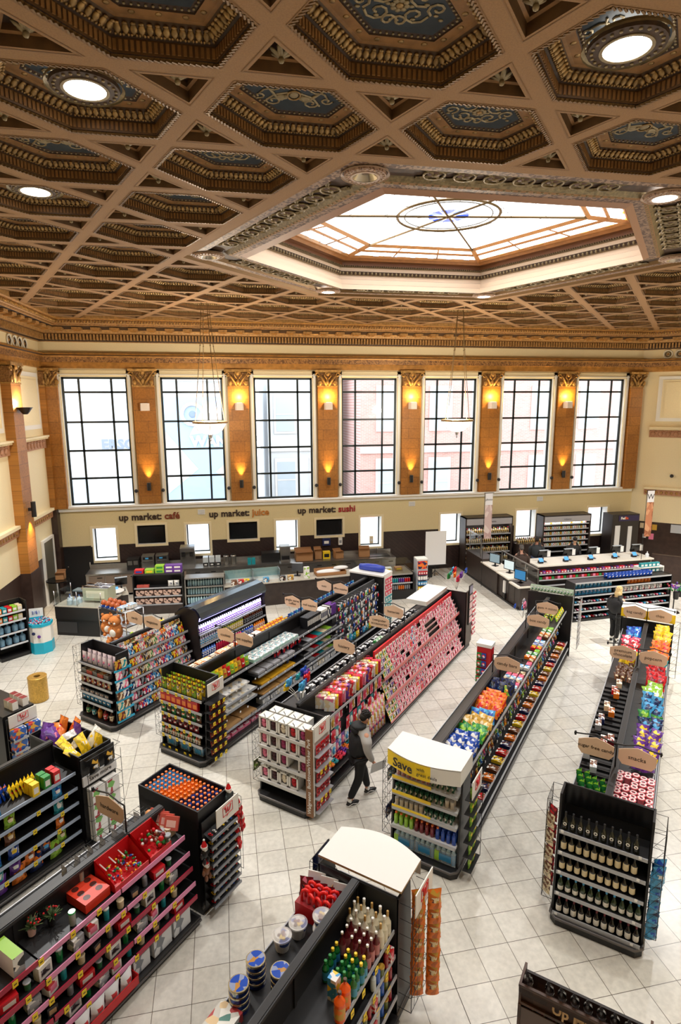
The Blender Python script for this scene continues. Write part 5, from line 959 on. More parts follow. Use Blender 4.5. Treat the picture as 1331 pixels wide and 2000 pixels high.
for i in range(9): spawn(wb, fw, .12+.125*i+(.05 if i else -.04), .16, 1.09, 'dark wine bottle in the wooden rack, %s from left' % nth(i), 'wine bottles in the wooden rack', rx=R(30), s=1.15)
for i in range(4): spawn(carton('spice_box', .09, .06, .14, PM('spice', [(200, 40, 40), (60, 90, 160), (230, 226, 216)], 18)), fw, .1+.12*i, .1, .69-.0, 'small red and blue box, %s from left in the wooden rack' % nth(i), 'boxes in the wooden rack')
# ================================================================== middle row: five long runs with end displays on the cross aisle
# ---- magazines
tA, frA, hA = gondola('magazine shelving run at the left, beside the drinks cooler', 8.32, 10.45, 10.5, 11.75, 1.78, [(1.42, .3), (1.16, .36), (.9, .42), (.66, .48), (.42, .54)], left=[(1.5, .55), (.9, .5)])
MAGC = [('red', 'white', 'blue'), ('sky', 'white', 'navy'), ('yellow', 'black', 'red'), ('white', 'grey', 'rose'), ('black', 'gold', 'grey'), ('cream', 'brown', 'green'), ('pink', 'white', 'teal'), ('navy', 'orange', 'white')]
MAG = [flat('magazine', .19, .25, .012, pr(*c, scale=18), ink(c[1]), pr(c[2], c[0], 'cream', scale=26), cat='magazine') for c in MAGC]; MN = ['red and white', 'sky blue', 'yellow', 'pale grey', 'black and gold', 'cream and brown', 'pink', 'navy and orange']; MN = [q+' magazine' for q in MN]
BKC = [('maroon', 'gold', 'black'), ('teal', 'cream', 'white'), ('cream', 'brown', 'grey'), ('navy', 'white', 'sky'), ('pink', 'white', 'rose'), ('black', 'grey', 'red')]
BOOK = [flat('paperback', .15, .2, .03, pr(*c, scale=16), ink(c[1]), None, cat='book') for c in BKC]; BN = ['maroon', 'teal', 'cream', 'navy', 'pink', 'black']; BN = [q+' paperback' for q in BN]
for k, (z, d) in enumerate(((1.42, .3), (1.16, .36), (.9, .42), (.66, .48), (.42, .54), (.16, .6))):
    if k < 3: fill(MAG[k:]+MAG[:k], frA, .1, 2.13, hA-d+.04, z, .175, MN[k:]+MN[:k], '%s tier of magazine run' % nth(k), 'magazines', rx=-.3, jr=.03); fill(MAG[3-k:]+MAG[:3-k], frA, .1, 2.13, hA-d+.12, z+.08, .175, MN[3-k:]+MN[:3-k], 'back of %s magazine tier' % nth(k), 'magazines behind', rx=-.3, jr=.03)
    else: fill((BOOK+MAG)[k:]+BOOK, frA, .1, 2.13, hA-d+.05, z, .18, (BN+MN)[k:]+BN, '%s tier of magazine run' % nth(k), 'paperbacks', rx=-.3, jr=.03)
# top of the magazine run: sweets in the far-side trough, yellow bags
swb = [bag('candy_bag', .14, .18, .06, foil(c, *x), pr(*p)) for c, x, p in (('blue', ('white',), ('red', 'white')), ('navy', ('red',), ('white', 'navy')), ('lime', ('yellow',), ('white', 'green')), ('maroon', ('white',), ('black', 'red')))]
for i in range(18): spawn(swb[min(3, i//5)], frA, .15+.085*i, hA+.16+.12*(i % 3), 1.5, '%s sweet bag, %s from the near end of trough behind magazines' % (('blue', 'navy', 'lime', 'maroon')[min(3, i//5)], nth(i)), 'sweet bags behind the magazines', rz=random.uniform(0, 6), rx=-1.1)
yb = bag('crisp_bag', .2, .26, .1, foil('gold', 'yellow'), pr('yellow', 'gold'))
for i in range(7): spawn(yb, frA, 1.55+.09*(i % 4), hA+.1+.15*(i//4), 1.52+.05*(i % 2), 'gold yellow crisp bag, %s in the heap by the cooler' % nth(i), 'heap of gold crisp bags', rz=random.uniform(0, 6), rx=-1.0)
aisle_sign('tan sign, left of the pair above the magazine run', 9.3, 11.125, 1.801, 'candy', -1); aisle_sign('tan sign, right of the pair above the magazine run', 9.3, 11.125, 1.801, 'magazines', 1)
te, fe = endcap('end display of snack bags and syrup bottles in front of the magazines', 7.75, 10.5, 11.72, 1.78, [(1.4, .1), (1.15, .09), (.93, .08), (.71, .07), (.5, .06)], depth=.55, wires=(1, 0))
pkb = bag('snack_bag', .15, .24, .08, C('bag_lilac', (216, 200, 206), .3), pr('purple', 'white', 'pink', scale=24)); fill(pkb, fe, .05, 1.15, .2, 1.4, .175, 'lilac and white snack bag', 'end display top shelf', 'lilac snack bags', rows=2, rs=.14)
L2 = [carton('snack_box', .16, .12, .09, ink('grey'), top=pr('grey', 'white', 'brown')), carton('snack_box', .18, .14, .08, C('coral', (206, 96, 84)), top=pr('cream', 'orange'))]
fill(L2, fe, .06, 1.15, .2, 1.15, .19, ['grey snack box', 'coral snack box'], 'second shelf, magazine end display', 'snack boxes')
fill([bag('snack_pouch', .09, .16, .05, foil('cream', 'orange'), pr('orange', 'brown')), bag('snack_pouch', .09, .16, .05, foil('maroon', 'white'), pr('white', 'red'))], fe, .05, 1.15, .13, .93, .092, ['cream pouch', 'maroon pouch'], 'third shelf, magazine end display', 'small pouches')
fill(carton('snack_box', .15, .12, .1, ink('black'), panel=pr('cream', 'grey', 'brown', scale=26)), fe, .05, 1.15, .14, .71, .165, 'dark snack box with cream print', 'fourth shelf, magazine end display', 'dark snack boxes')
fill(bag('snack_pouch', .13, .15, .06, foil('sky', 'white'), pr('white', 'navy')), fe, .05, 1.15, .13, .5, .14, 'light blue pouch', 'fifth shelf, magazine end display', 'blue pouches')
syr = [bottle('syrup_bottle', .055, .3, gl('syr_%d' % i, c), BLK, pr(*p, scale=26), neck=.4, nr=.3) for i, (c, p) in enumerate((((60, 40, 30), ('green', 'cream')), ((40, 50, 44), ('teal', 'white')), ((196, 110, 30), ('gold', 'orange')), ((110, 20, 24), ('red', 'white')), ((60, 30, 24), ('cream', 'brown'))))]
fill(syr, fe, .1, 1.12, .15, .13, .2, ['dark syrup bottle', 'teal-labelled syrup bottle', 'amber syrup bottle', 'red syrup bottle', 'brown syrup bottle'], 'bottom shelf, magazine end display', 'syrup bottles')
fA = Fr(*W(7.75, 10.46), TH); mb = MB()
for k in range(6): mb.box(.1, -.03, .2+.24*k, .55, -.0, .24+.24*k, C('strip_cyan', (40, 170, 210)))
tag(put('side_rack', mb, fA, (0, 0, 0)), 'cyan-edged paperback rack on the side of the magazine end display', 'rack')
for k in range(6): fill(BOOK[k % 5:]+BOOK[:k % 5], fA, .12, .56, -.05, .25+.24*k, .16, BN[k % 5:]+BN[:k % 5], '%s cyan-edged tier from floor' % nth(k), 'paperbacks on the side rack', rx=-.15, jr=.02)
# ---- plush tower behind the magazines
fp = Fr(*W(9.95, 13.7), TH-PI/2); t = thing('wire_tower', 'chrome wire shelf tower with orange plush animals behind the magazines', 'rack', fp)
for x in (0, 1.1):
    for y in (0, .6): mb = MB(); mb.tube([(x, y, 0), (x, y, 1.72)], .014, CHR, 6); put('post', mb, parent=t)
for z in (.4, .85, 1.3, 1.7):
    mb = MB(); mb.box(0, 0, z-.02, 1.1, .01, z+.01, CHR); mb.box(0, .59, z-.02, 1.1, .6, z+.01, CHR); mb.box(0, 0, z-.02, .01, .6, z+.01, CHR); mb.box(1.09, 0, z-.02, 1.1, .6, z+.01, CHR); mb.box(0, 0, z-.012, 1.1, .6, z-.008, M('shelf_glass', (180, 184, 188), .2)); put('shelf', mb, parent=t)
def plush(lab, x, y, z, s, rz, name='plush_animal', b=C('plush_orange', (206, 128, 66), .9), be=WHT):
    t_ = thing(name, lab, 'soft toy', fp, (x, y, z), rz, 'round orange plush animals'); mb = MB(); mb.ball(0, 0, .2*s, .17*s, b, .14*s, .21*s, 14, 9); mb.ball(0, -.015*s, .44*s, .15*s, b, .13*s, .13*s, 14, 8); mb.ball(-.13*s, -.06*s, .22*s, .04*s, b, rz=.07*s); mb.ball(.13*s, -.06*s, .22*s, .04*s, b, rz=.07*s); mb.ball(-.08*s, -.1*s, .02*s, .05*s, b); mb.ball(.08*s, -.1*s, .02*s, .05*s, b); put('body', mb, parent=t_)
    mb = MB(); mb.ball(0, -.11*s, .18*s, .09*s, be, .05*s, .1*s); put('belly', mb, parent=t_); mb = MB(); 
    for q in (-1, 1): mb.ball(q*.1*s, 0, .56*s, .04*s, b, .03*s, .05*s); mb.ball(q*.045*s, -.13*s, .47*s, .012*s, BLK); mb.ball(q*.07*s, -.12*s, .42*s, .03*s, WHT, .02*s)
    mb.ball(0, -.14*s, .43*s, .02*s, BLK); put('face', mb, parent=t_)
plush('largest orange plush animal facing the aisle, middle of the tower', .75, -.06, .95, 1.15, .2); plush('orange plush animal leaning left, side of the tower', .35, -.02, 1.0, 1.0, .9); plush('small orange plush animal below the largest one', .55, -.1, .45, .85, .1); plush('small orange plush animal tucked right, below the largest', .95, -.05, .5, .8, -.5); plush('orange plush animal peeping at the back behind the largest', .8, .3, 1.31, .85, .1)
fbm = K('football_toy', 'toy'); mb = MB(); mb.ball(0, 0, .09, .085, C('ball_brown', (172, 84, 40)), rz=.1); mb.lathe([(.08, 0), (.093, .03), (.09, .07)], 12, ink('blue'), cap=False); mb.ball(0, -.085, .06, .02, WHT, .01); fbm.mesh = mb.mesh('football_toy')
for i in range(8): spawn(fbm, fp, .12+.18*(i % 4), .1+.22*(i//4), 1.71, 'brown and blue toy ball, %s row, %s from left on tower' % (('front', 'back')[i//4], nth(i % 4)), 'toy balls on the wire tower')
for i in range(5): spawn(carton('medicine_box', .2, .12, .1, WHT, top=pr('white', 'sky', 'grey'), front=pr('sky', 'white', 'gold', scale=20)), fp, .82+.0*i, .1+.1*i, 1.71+.0, 'white and blue packet on the tower top, %s from front' % nth(i), 'white packets on the tower', rz=.1)
# ---- open cooler of bottled drinks
fc = GF(10.5, 10.35); t = thing('drinks_cooler', 'long black open-front drinks cooler with a curved glossy hood', 'cooler', fc); L = 2.75
mb = MB(); mb.box(0, .0, 0, L, .95, .35, BLK); mb.box(0, .8, .35, L, .95, 1.75, BLK); put('cabinet', mb, parent=t)
for x in (-.03, L): mb = MB(); P = [(.0, 0), (.0, .5), (.12, 1.0), (.16, 1.5), (.1, 1.8), (.22, 1.98), (.6, 2.02), (.95, 1.8), (.98, 0)]; n = len(P); mb.add([(x, a, b) for a, b in P]+[(x+.03, a, b) for a, b in P], [list(range(n)), list(range(n, 2*n))[::-1]]+[[i, n+i, n+(i+1) % n, (i+1) % n] for i in range(n)], M('cooler_end', (30, 24, 24), .35)); put('end_panel', mb, parent=t)
HOOD = M('hood_painted_sheen', (110, 122, 130), .16, .55); mb = MB(); A_ = [(.1, 1.72), (.06, 1.8), (.1, 1.92), (.22, 2.02), (.4, 2.06), (.6, 2.04), (.8, 1.94), (.95, 1.78)]  # hood colour lightened to stand in for window and skylight reflections
for (a, b), (c, d) in zip(A_, A_[1:]): mb.add([(0, a, b), (L, a, b), (L, c, d), (0, c, d)], [[0, 1, 2, 3], [3, 2, 1, 0]], HOOD, False)
mb.sm = [True]*len(mb.f); put('hood', mb, parent=t); mb = MB(); mb.box(.05, .2, 1.66, L-.05, .3, 1.69, M('cooler_tube', (176, 170, 255), .4, emit=3.2)); put('light_tube', mb, parent=t)
l = light('cooler_glow', 'AREA', (L/2, .15, 1.6), 26, (.74, .7, 1), shape='RECTANGLE', size=L-.2, size_y=.1, rot=(R(-20), 0, 0)); l.parent = t
CZL = [1.32, 1.02, .7, .4]
for z in CZL: shelf_part(t, L, .12 if z > 1 else .04, .78, z, SIL)
pw = lambda c, cp='white', lb=None: small_bottle('water_bottle' if c in ('w1', 'w2') else 'drink_bottle', .036, .23, {'w1': gl('water_lit_violet', (214, 206, 240)), 'w2': gl('water_blue', (120, 160, 236)), 'lime': gl('d_lime', (200, 214, 60)), 'orange': gl('d_orange', (250, 140, 30)), 'pink': gl('d_pink', (240, 60, 130)), 'red': gl('d_red', (190, 24, 60)), 'blue': gl('d_blue', (40, 90, 220)), 'brown': gl('d_brown', (120, 60, 36))}[c], ink(cp), pr(*lb) if lb else None, seg=8)  # violet cooler light is put into the clear water's colour
fill(pw('w1', 'white', ('white', 'purple')), fc, .05, L-.05, .22, 1.32, .082, 'clear water bottle lit violet', 'top cooler shelf', 'water bottles in the cooler')
for z, segs in ((1.02, (('w1', 'white', ('white', 'sky'), 'pale water bottle'), ('lime', 'white', ('yellow', 'white'), 'lime drink bottle'), ('brown', 'orange', ('black', 'grey'), 'brown tea bottle'))), (.7, (('w2', 'blue', ('blue', 'white'), 'blue-labelled water bottle'), ('red', 'white', None, 'red drink bottle'), ('pink', 'white', ('pink', 'white'), 'pink drink bottle'), ('blue', 'white', ('blue', 'white'), 'blue drink bottle'), ('orange', 'orange', ('orange', 'white'), 'orange drink bottle'))), (.4, (('w2', 'blue', ('blue', 'white'), 'blue-labelled water bottle'), ('brown', 'red', ('red', 'white'), 'cola drink bottle')))):
    for q, (c, cp, lb, nm) in enumerate(segs): n = len(segs); fill(pw(c, cp, lb), fc, .05+(L-.1)*q/n, .05+(L-.1)*(q+1)/n, .18 if z > 1 else .12, z, .085, nm, '%s cooler shelf' % nth(CZL.index(z)), 'drinks in the cooler')
# ---- office and snack run
RW_ = M('rail_mid', (160, 164, 172), .4)
tB, frB, hB = gondola('office supplies shelving run, second from the left', 8.35, 16.0, 7.85, 9.2, 1.75, [(1.42, .45, 0, 5.0), (1.12, .55, 1.4, 5.2), (.86, .58, 1.4, 5.2), (.62, .6, 1.4, 5.2), (.38, .6)], left=[(1.45, .6), (1.0, .55)], railm=RW_)
for z, d in ((1.42, .45), (1.12, .55), (.86, .58), (.62, .6)): tags(tB, hB-d, z, [.3+.36*i+random.uniform(-.1, .1) for i in range(20)], False)
# left-hand trough: boxes, then blue rows
fill([carton('cake_box', .2, .14, .09, WHT, top=pr('cream', 'white', 'gold')), carton('cake_box', .2, .14, .09, ink('brown'), top=pr('brown', 'cream')), carton('cake_box', .2, .14, .1, ink('orange'), top=pr('orange', 'cream'))], frB, .1, 2.0, hB+.18, 1.451, .22, ['white carton', 'brown carton', 'orange carton'], 'trough behind snack end display', 'snack cartons', rows=3, rs=.16)
fill(carton('cereal_box', .06, .2, .2, C('box_orange_red', (214, 84, 40)), top=pr('orange', 'white')), frB, 1.7, 2.6, hB+.3, 1.451, .065, 'orange red upright box', 'trough by tan signs', 'orange red boxes')
fill(bag('crisp_bag', .16, .2, .08, foil('orange', 'yellow'), pr('yellow', 'red')), frB, 2.6, 3.8, hB+.2, 1.46, .14, 'yellow orange crisp bag', 'trough past tan signs', 'yellow orange bags', rows=2, rs=.16, rx=-.5)
fill([bag('blue_packet', .13, .18, .05, foil('blue', 'sky'), pr('white', 'sky')), bag('blue_packet', .13, .18, .05, foil('sky', 'white'), pr('white', 'blue'))], frB, 3.9, 7.5, hB+.16, 1.46, .12, ['deep blue packet', 'sky blue packet'], 'far half of the left trough', 'blue packets', rows=2, rs=.18, rx=-.3)
for z in (1.0, .55): fill([carton('snack_box', .18, .14, .16, ink(c), panel=ink('white')) for c in ('orange', 'blue', 'brown', 'red')], frB, .2, 7.2, hB+.42, z, .35, ['orange box', 'blue box', 'brown box', 'red box'], 'far side shelf %d' % (1 if z == 1 else 2) if 0 else ('upper' if z == 1 else 'lower')+' hidden side shelf', 'boxes on the far side') if 0 else None
# right face, near to far
paper = carton('paper_stack', .3, .3, .03, WHT, top=pr('white', 'cream', 'grey', scale=8), cat='paper'); fold = carton('folder_stack', .32, .3, .04, C('folder_yellow', (226, 170, 40)), top=C('folder_yellow', (226, 170, 40)), cat='folder'); fb_ = carton('folder_stack', .32, .3, .03, C('folder_buff', (196, 150, 90)), cat='folder'); 
sv = [bag('hang_bag', .16, .2, .05, foil(a), pr(*b)) for a, b in (('red', ('white', 'red')), ('lime', ('yellow', 'green')), ('yellow', ('green', 'yellow')), ('gold', ('red', 'gold')))]
fill(sv, frB, .1, 1.35, .3, 1.43, .12, ['red nut bag', 'green nut bag', 'yellow nut bag', 'gold nut bag'], 'near top shelf of office run', 'hanging nut bags', rows=2, rs=.12, rx=-.15)
fill([carton('clear_box', .22, .2, .07, C('box_mint', (176, 214, 204)), top=pr('white', 'teal', 'grey'))], frB, 1.4, 3.2, .32, 1.43, .22, 'mint and white flat box', 'office run top shelf', 'mint boxes', rows=2, rs=.2)
fill(carton('clear_box', .26, .3, .05, C('plastic_grey', (190, 190, 194), .2)), frB, 1.45, 3.2, .32, 1.12, .3, 'grey clear plastic tray', 'second shelf of office run', 'clear trays')
for z in (1.12, .92, .74): 
    if z != 1.12: shelf_part(tB, 1.2, .12, .6, z, RW_, WHT, x0=.15)
    fill(paper, frB, .18, 1.35, .28, z, .31, 'stack of white paper', ('upper', 'middle', 'lower')[(1.12, .92, .74).index(z)]+' white shelf by snack display', 'paper stacks')
fill(fold, frB, 1.5, 3.1, .26, .86, .34, 'yellow envelope pack', 'third shelf of office run', 'yellow envelope packs', s=1); fill(fb_, frB, 1.5, 3.1, .24, .62, .34, 'buff envelope pack', 'fourth shelf of office run', 'buff envelope packs')
fill(carton('flat_board', .5, .35, .05, C('cork', (170, 130, 84))), frB, .2, 1.4, .25, .38, .55, 'brown flat board', 'fifth shelf by snack display', 'brown boards'); fill(carton('pink_pack', .2, .2, .06, ink('pink'), top=pr('pink', 'rose', 'white')), frB, .2, 2.0, .2, .15, .22, 'pink packet', 'bottom shelf of office run', 'pink packets')
mb = MB(); mb.box(0, 0, 0, .055, .24, .29, C('binder_black', (24, 24, 28))); mb.box(.008, -.003, .08, .047, 0, .22, WHT); bn = K('ring_binder', 'binder', mb.mesh('ring_binder')); mb = MB(); mb.box(0, 0, 0, .055, .24, .29, WHT); mb.box(.008, -.003, .08, .047, 0, .22, ink('navy')); bw = K('ring_binder', 'binder', mb.mesh('ring_binder')); mb = MB(); mb.box(0, 0, 0, .055, .24, .29, ink('purple')); bp = K('ring_binder', 'binder', mb.mesh('ring_binder'))
for i in range(22):
    k, c = (bn, 'black') if i < 10 or i in (15, 17) else ((bw, 'white') if i < 18 else (bp, 'purple')); spawn(k, frB, 3.7+.066*i, .3, 1.43, '%s ring binder, %s from left in the upright row' % (c, nth(i)), 'ring binders on the office run')
for z, d in ((1.12, .55), (.86, .58), (.62, .6)):
    w__ = {1.12: 'second', .86: 'third', .62: 'fourth'}[z]
    fill([carton('pad_stack', .22, .28, .05, ink('grey'), top=ink(c), cat='pad') for c in ('black', 'silver', 'red', 'teal', 'cream', 'lime')], frB, 3.3, 5.2, hB-d+.2, z, .24, ['black pad stack', 'silver pad stack', 'red pad stack', 'teal pad stack', 'cream pad stack', 'lime pad stack'], w__+' shelf below the binders', 'stacks of pads')
HKB = [hang('hook_packet', .09, .19, .03, PAP if i % 2 else ink('navy'), ink(c)) for i, c in enumerate(('red', 'teal', 'blue', 'lime', 'orange', 'black', 'purple', 'white'))]; HN = [c+' hanging packet' for c in ('red', 'teal', 'blue', 'lime', 'orange', 'black', 'purple', 'white')]
def hookwall(root, fr, x0, x1, y, zs, ks, ns, where, grp, step=.11, out=.2, hooks=True):
    for r_, z in enumerate(zs):
        n = int((x1-x0)/step)
        for i in range(n):
            x = x0+step*(i+.5)+random.uniform(-.01, .01)
            if hooks and len([c for c in root.children if c.name.startswith('hook')]) < 95 and i % 2 == 0: put('hook', HKM or tagm()[2], p=(x, y, z+.02), parent=root)
            if random.random() < .9: q = (i*3+r_*5) % len(ks); spawn(ks[q], fr, x, y-out*random.uniform(.4, .95), z, '%s, %s from left, %s peg row down on %s' % (ns[q], nth(i), nth(r_), where), grp, rz=random.uniform(-.1, .1))
mb = MB(); mb.box(5.02, .365, .16, 7.6, .4, 1.74, M('pegboard', (70, 72, 76), .5)); put('pegboard', mb, parent=tB)
hookwall(tB, frB, 2.2, 3.5, .42, (1.38, 1.1), HKB[:3], HN[:3], 'office run', 'hanging packets on the office run')
hookwall(tB, frB, 5.05, 7.55, .36, (1.66, 1.4, 1.16, .92, .68), HKB, HN, 'far office run', 'hanging packets on the far office run', step=.095)
fill([bag('low_pack', .2, .18, .1, foil(c), pr(c, 'white', 'black')) for c in ('sky', 'teal', 'yellow', 'navy')], frB, 4.9, 7.5, .2, .38, .2, ['sky blue pack', 'teal pack', 'yellow pack', 'navy pack'], 'low shelf of far office run', 'low packs on the office run')
fill([carton('low_box', .26, .2, .12, ink(c), front=pr(c, 'white', 'grey')) for c in ('silver', 'grey', 'cream')], frB, 1.5, 4.8, .2, .38, .3, ['silver box', 'grey box', 'cream box'], 'low shelf of office run', 'low boxes on the office run')
for u_, w_, a, b in ((9.65, 9.0, 'cookies', 'pet supplies'), (12.3, 9.2, 'single serve|coffee', 'mail supplies'), (13.9, 8.9, 'nuts', 'office supplies')):
    nm = {9.65: 'nearest', 12.3: 'middle', 13.9: 'farthest'}[u_]; aisle_sign('tan sign, left of the %s pair above the office run' % nm, u_, 8.525, 1.771, a, -1, .55); aisle_sign('tan sign, right of the %s pair above the office run' % nm, u_, 8.525, 1.771, b, 1, .55)
te, fe = endcap('end display of nut pouches, red cracker boxes and water packs', 7.78, 7.85, 9.12, 1.8, [(1.4, .1), (1.14, .09), (.9, .08), (.66, .07), (.42, .06)], depth=.56, wires=(1, 0))
for z, y in ((1.4, .1), (1.14, .09), (.9, .08), (.66, .07), (.42, .06), (.16, .06)): tags(te, y, z-.0, [.12+.2*i+random.uniform(-.03, .03) for i in range(5)])
fill([bag('nut_pouch', .13, .24, .07, foil('lime', 'brown'), pr('yellow', 'green', 'brown')), bag('nut_pouch', .13, .24, .07, foil('yellow', 'brown'), pr('brown', 'sky', 'cream'))], fe, .05, 1.2, .17, 1.4, .14, ['green nut pouch', 'yellow nut pouch'], 'top shelf of snack end display', 'nut pouches', rows=3, rs=.13)
fill(carton('cracker_box', .14, .07, .2, C('cracker_red', (196, 24, 30)), panel=C('cracker_orange', (236, 130, 30))), fe, .05, 1.2, .14, 1.14, .15, 'red cracker box', 'second shelf of snack end display', 'red cracker boxes')
fill([bag('trail_pouch', .13, .18, .06, foil('green', 'white'), pr('white', 'orange')), bag('trail_pouch', .13, .18, .06, foil('brown', 'green'), pr('white', 'brown'))], fe, .05, 1.2, .13, .9, .14, ['green trail pouch', 'brown trail pouch'], 'third shelf of snack end display', 'trail pouches')
fill(bag('red_pouch', .14, .16, .07, foil('maroon', 'white'), pr('white', 'brown', 'red')), fe, .05, 1.2, .13, .66, .15, 'maroon and white pouch', 'fourth shelf of snack end display', 'maroon pouches')
fill([small_bottle('juice_bottle', .03, .16, gl('jb_g', (40, 120, 50)), ink('green'), pr('white', 'green')), small_bottle('juice_bottle', .03, .16, gl('jb_p', (226, 110, 90)), ink('orange'), pr('white', 'orange')), small_bottle('juice_bottle', .03, .16, gl('jb_b', (150, 120, 80)), WHT, pr('cream', 'brown'))], fe, .05, 1.2, .12, .42, .072, ['green bottle', 'coral bottle', 'tan bottle'], 'fifth shelf of snack end display', 'small juice bottles')
def waterpack(lab, fr_, x, y, z, c=(70, 150, 196), n=(4, 2), grp='shrink-wrapped water packs', s=1, side=None):
    t_ = thing('water_pack', lab, 'water', fr_, (x, y, z), 0, grp); mb = MB(); W_ = gl('pack_blue_%d' % c[0], c, .08); w2_ = n[0]*.065*s; d2 = n[1]*.065*s
    for i in range(n[0]):
        for j_ in range(n[1]): mb.lathe([(.03*s, 0), (.032*s, .01), (.032*s, .15*s), (.012*s, .2*s), (.012*s, .215*s)], 8, gl('bottle_water', (170, 200, 214)), x=-w2_/2+.0325*s+.065*s*i, y=-d2/2+.0325*s+.065*s*j_, ms=[gl('bottle_water', (170, 200, 214)), W_, gl('bottle_water', (170, 200, 214)), WHT])
    put('bottles', mb, parent=t_); mb = MB(); mb.box(-w2_/2-.004, -d2/2-.006, .005, w2_/2+.004, d2/2+.006, .17*s, M('shrink_film', (220, 235, 240), .1, alpha=.3)); mb.box(-w2_*.3, -d2/2-.008, .04*s, w2_*.3, -d2/2-.006, .13*s, W_)
    if side: mb.box(-w2_/2-.006, -d2/2-.01, .02*s, -w2_*.3, d2/2+.01, .15*s, side)
    put('film_wrap', mb, parent=t_)
for i in range(3): waterpack('shrink-wrapped water pack, %s from left under the snack display' % nth(i), fe, .25+.38*i, .22, .135)
fB = Fr(*W(7.78, 7.81), TH); mb = MB(); 
for k in range(7): mb.box(.08, -.17, .25+.19*k, .54, -.0, .262+.19*k, WIRE)
o = put('side_rack', mb, fB, (0, 0, 0)); tag(o, 'wire side rack of packets under a white logo card, snack display', 'rack'); tags(o, -.17, .3, []); [tags(o, -.18, .25+.19*k, [.14+.15*i for i in range(3)]) for k in range(7)]; wsign(o, (.31, -.1, 1.56), .46, .26)
for k in range(6): fill(hang('side_packet', .1, .13, .03, ink('maroon'), pr('yellow', 'red', 'brown', scale=30)), fB, .1, .54, -.1, .41+.19*k, .11, 'maroon packet', '%s wire tier from floor, snack display side' % nth(k), 'maroon packets on the side rack', rx=-.2)
# far end of the office run
te, fe = endcap('white-topped end display with rolled blue cushion, beyond the office run', 16.62, 7.95, 9.15, 1.82, [(1.1, .1), (.7, .08), (.4, .06)], depth=.6, face=1, wires=(0, 0)); mb = MB(); n = 12; ed = [(1.22-1.25*k/n, -.02-.12*math.sin(PI*k/n)) for k in range(n+1)]; mb.prism((ed+[(-.03, .66), (1.22, .66)])[::-1], 1.83, 1.88, TOPW); put('top_board', mb, parent=te)
mb = MB(); mb.box(-.03, .0, .14, 0, .6, 1.82, C('panel_grey', (52, 54, 58))); put('side_board', mb, parent=te)
mb = MB(); 
for k in range(9): a = k/8; mb.add([], [], ink('blue')) if 0 else None
P = [(.0, .0), (.05, .12), (.25, .2), (.5, .2), (.75, .16), (.95, .1), (1.0, 0)]; mb.tube([(.12, .3, 1.99), (.4, .3, 2.0), (.7, .3, 1.985), (.98, .3, 1.97)], [.1, .12, .12, .1], C('cushion_blue', (48, 70, 176)), 10); tag(put('rolled_cushion', mb, fe, (0, 0, 0)), 'blue rolled cushion lying on the white end board', 'cushion')
fBe = Fr(*W(16.02, 7.95), TH)
mb = MB(); mb.box(.02, -.05, .1, .56, -.02, 1.9, WHT); o = put('card_stand', mb, fBe, (0, 0, 0)); tag(o, 'slim white rack of teal and red cards on the side of the far office end', 'rack')
for k in range(8): fill(flat('card_pack', .12, .15, .02, ink('teal') if k < 5 else ink('rose'), None, WHT), fBe, .05, .54, -.075, .2+.2*k, .16, ('teal' if k < 5 else 'rose')+' card pack', '%s row from floor, far office end rack' % nth(k), 'card packs on the end rack', jr=.02)
# ---- greeting card run
tC, frC, hC = gondola('greeting card shelving run in the middle of the shop', 8.25, 15.95, 5.22, 6.42, 1.75, [(1.4, .42, 0, 2.72)], left=[(1.5, .55), (1.1, .5)])
mb = MB(); mb.box(.05, .405, .36, 2.7, .43, 1.36, M('pegboard', (70, 72, 76), .5)); put('pegboard', mb, parent=tC)
tags(tC, hC-.42, 1.4, [], False)
# card racks: three slanted tiers
CH = M('card_rail', (200, 44, 60), .4); rk = thing('card_rack', 'black tiered card rack filling the aisle side of the card run', 'rack', frC, (2.75, 0, 0))
mb = MB(); LQ = 4.9
for z0, y0, z1, y1 in ((.16, .0, .62, .22), (.68, .1, 1.12, .32), (1.18, .18, 1.62, .42)):
    for k in range(4): a = k/4; z, y = z0+(z1-z0)*a, y0+(y1-y0)*a; mb.box(0, y, z-.015, LQ, y+.06, z, BLK2); mb.box(0, y-.006, z-.015, LQ, y, z+.035, M('clear_lip', (214, 160, 160), .3))
    mb.add([(0, y0+.06, z0), (LQ, y0+.06, z0), (LQ, y1+.06, z1), (0, y1+.06, z1)], [[0, 1, 2, 3]], BLK); mb.box(0, y0-.012, z0-(.05 if z0 > .2 else .006), LQ, y0+.02, z0, C('rail_coral', (226, 120, 116)))
mb.box(0, .43, 1.62, LQ, .47, 1.76, C('header_red', (214, 34, 44))); put('tiers', mb, parent=rk)
CC = [('rose', 'white', 'pink'), ('red', 'pink', 'white'), ('pink', 'white', 'rose'), ('white', 'rose', 'grey'), ('red', 'white', 'maroon'), ('yellow', 'white', 'green'), ('yellow', 'black', 'white'), ('white', 'grey', 'purple'), ('sky', 'white', 'rose'), ('orange', 'pink', 'red')]
CK = [flat('greeting_card', .145, .17, .006, pr(c[0], c[0], c[1], c[2], scale=9), ink(c[1]), pr(c[2], c[1], scale=20)) for c in CC]; CN = ['rose', 'red', 'pink', 'white and rose', 'red and white', 'yellow and green', 'yellow and black', 'white and purple', 'sky blue', 'orange and pink']
nT = 0
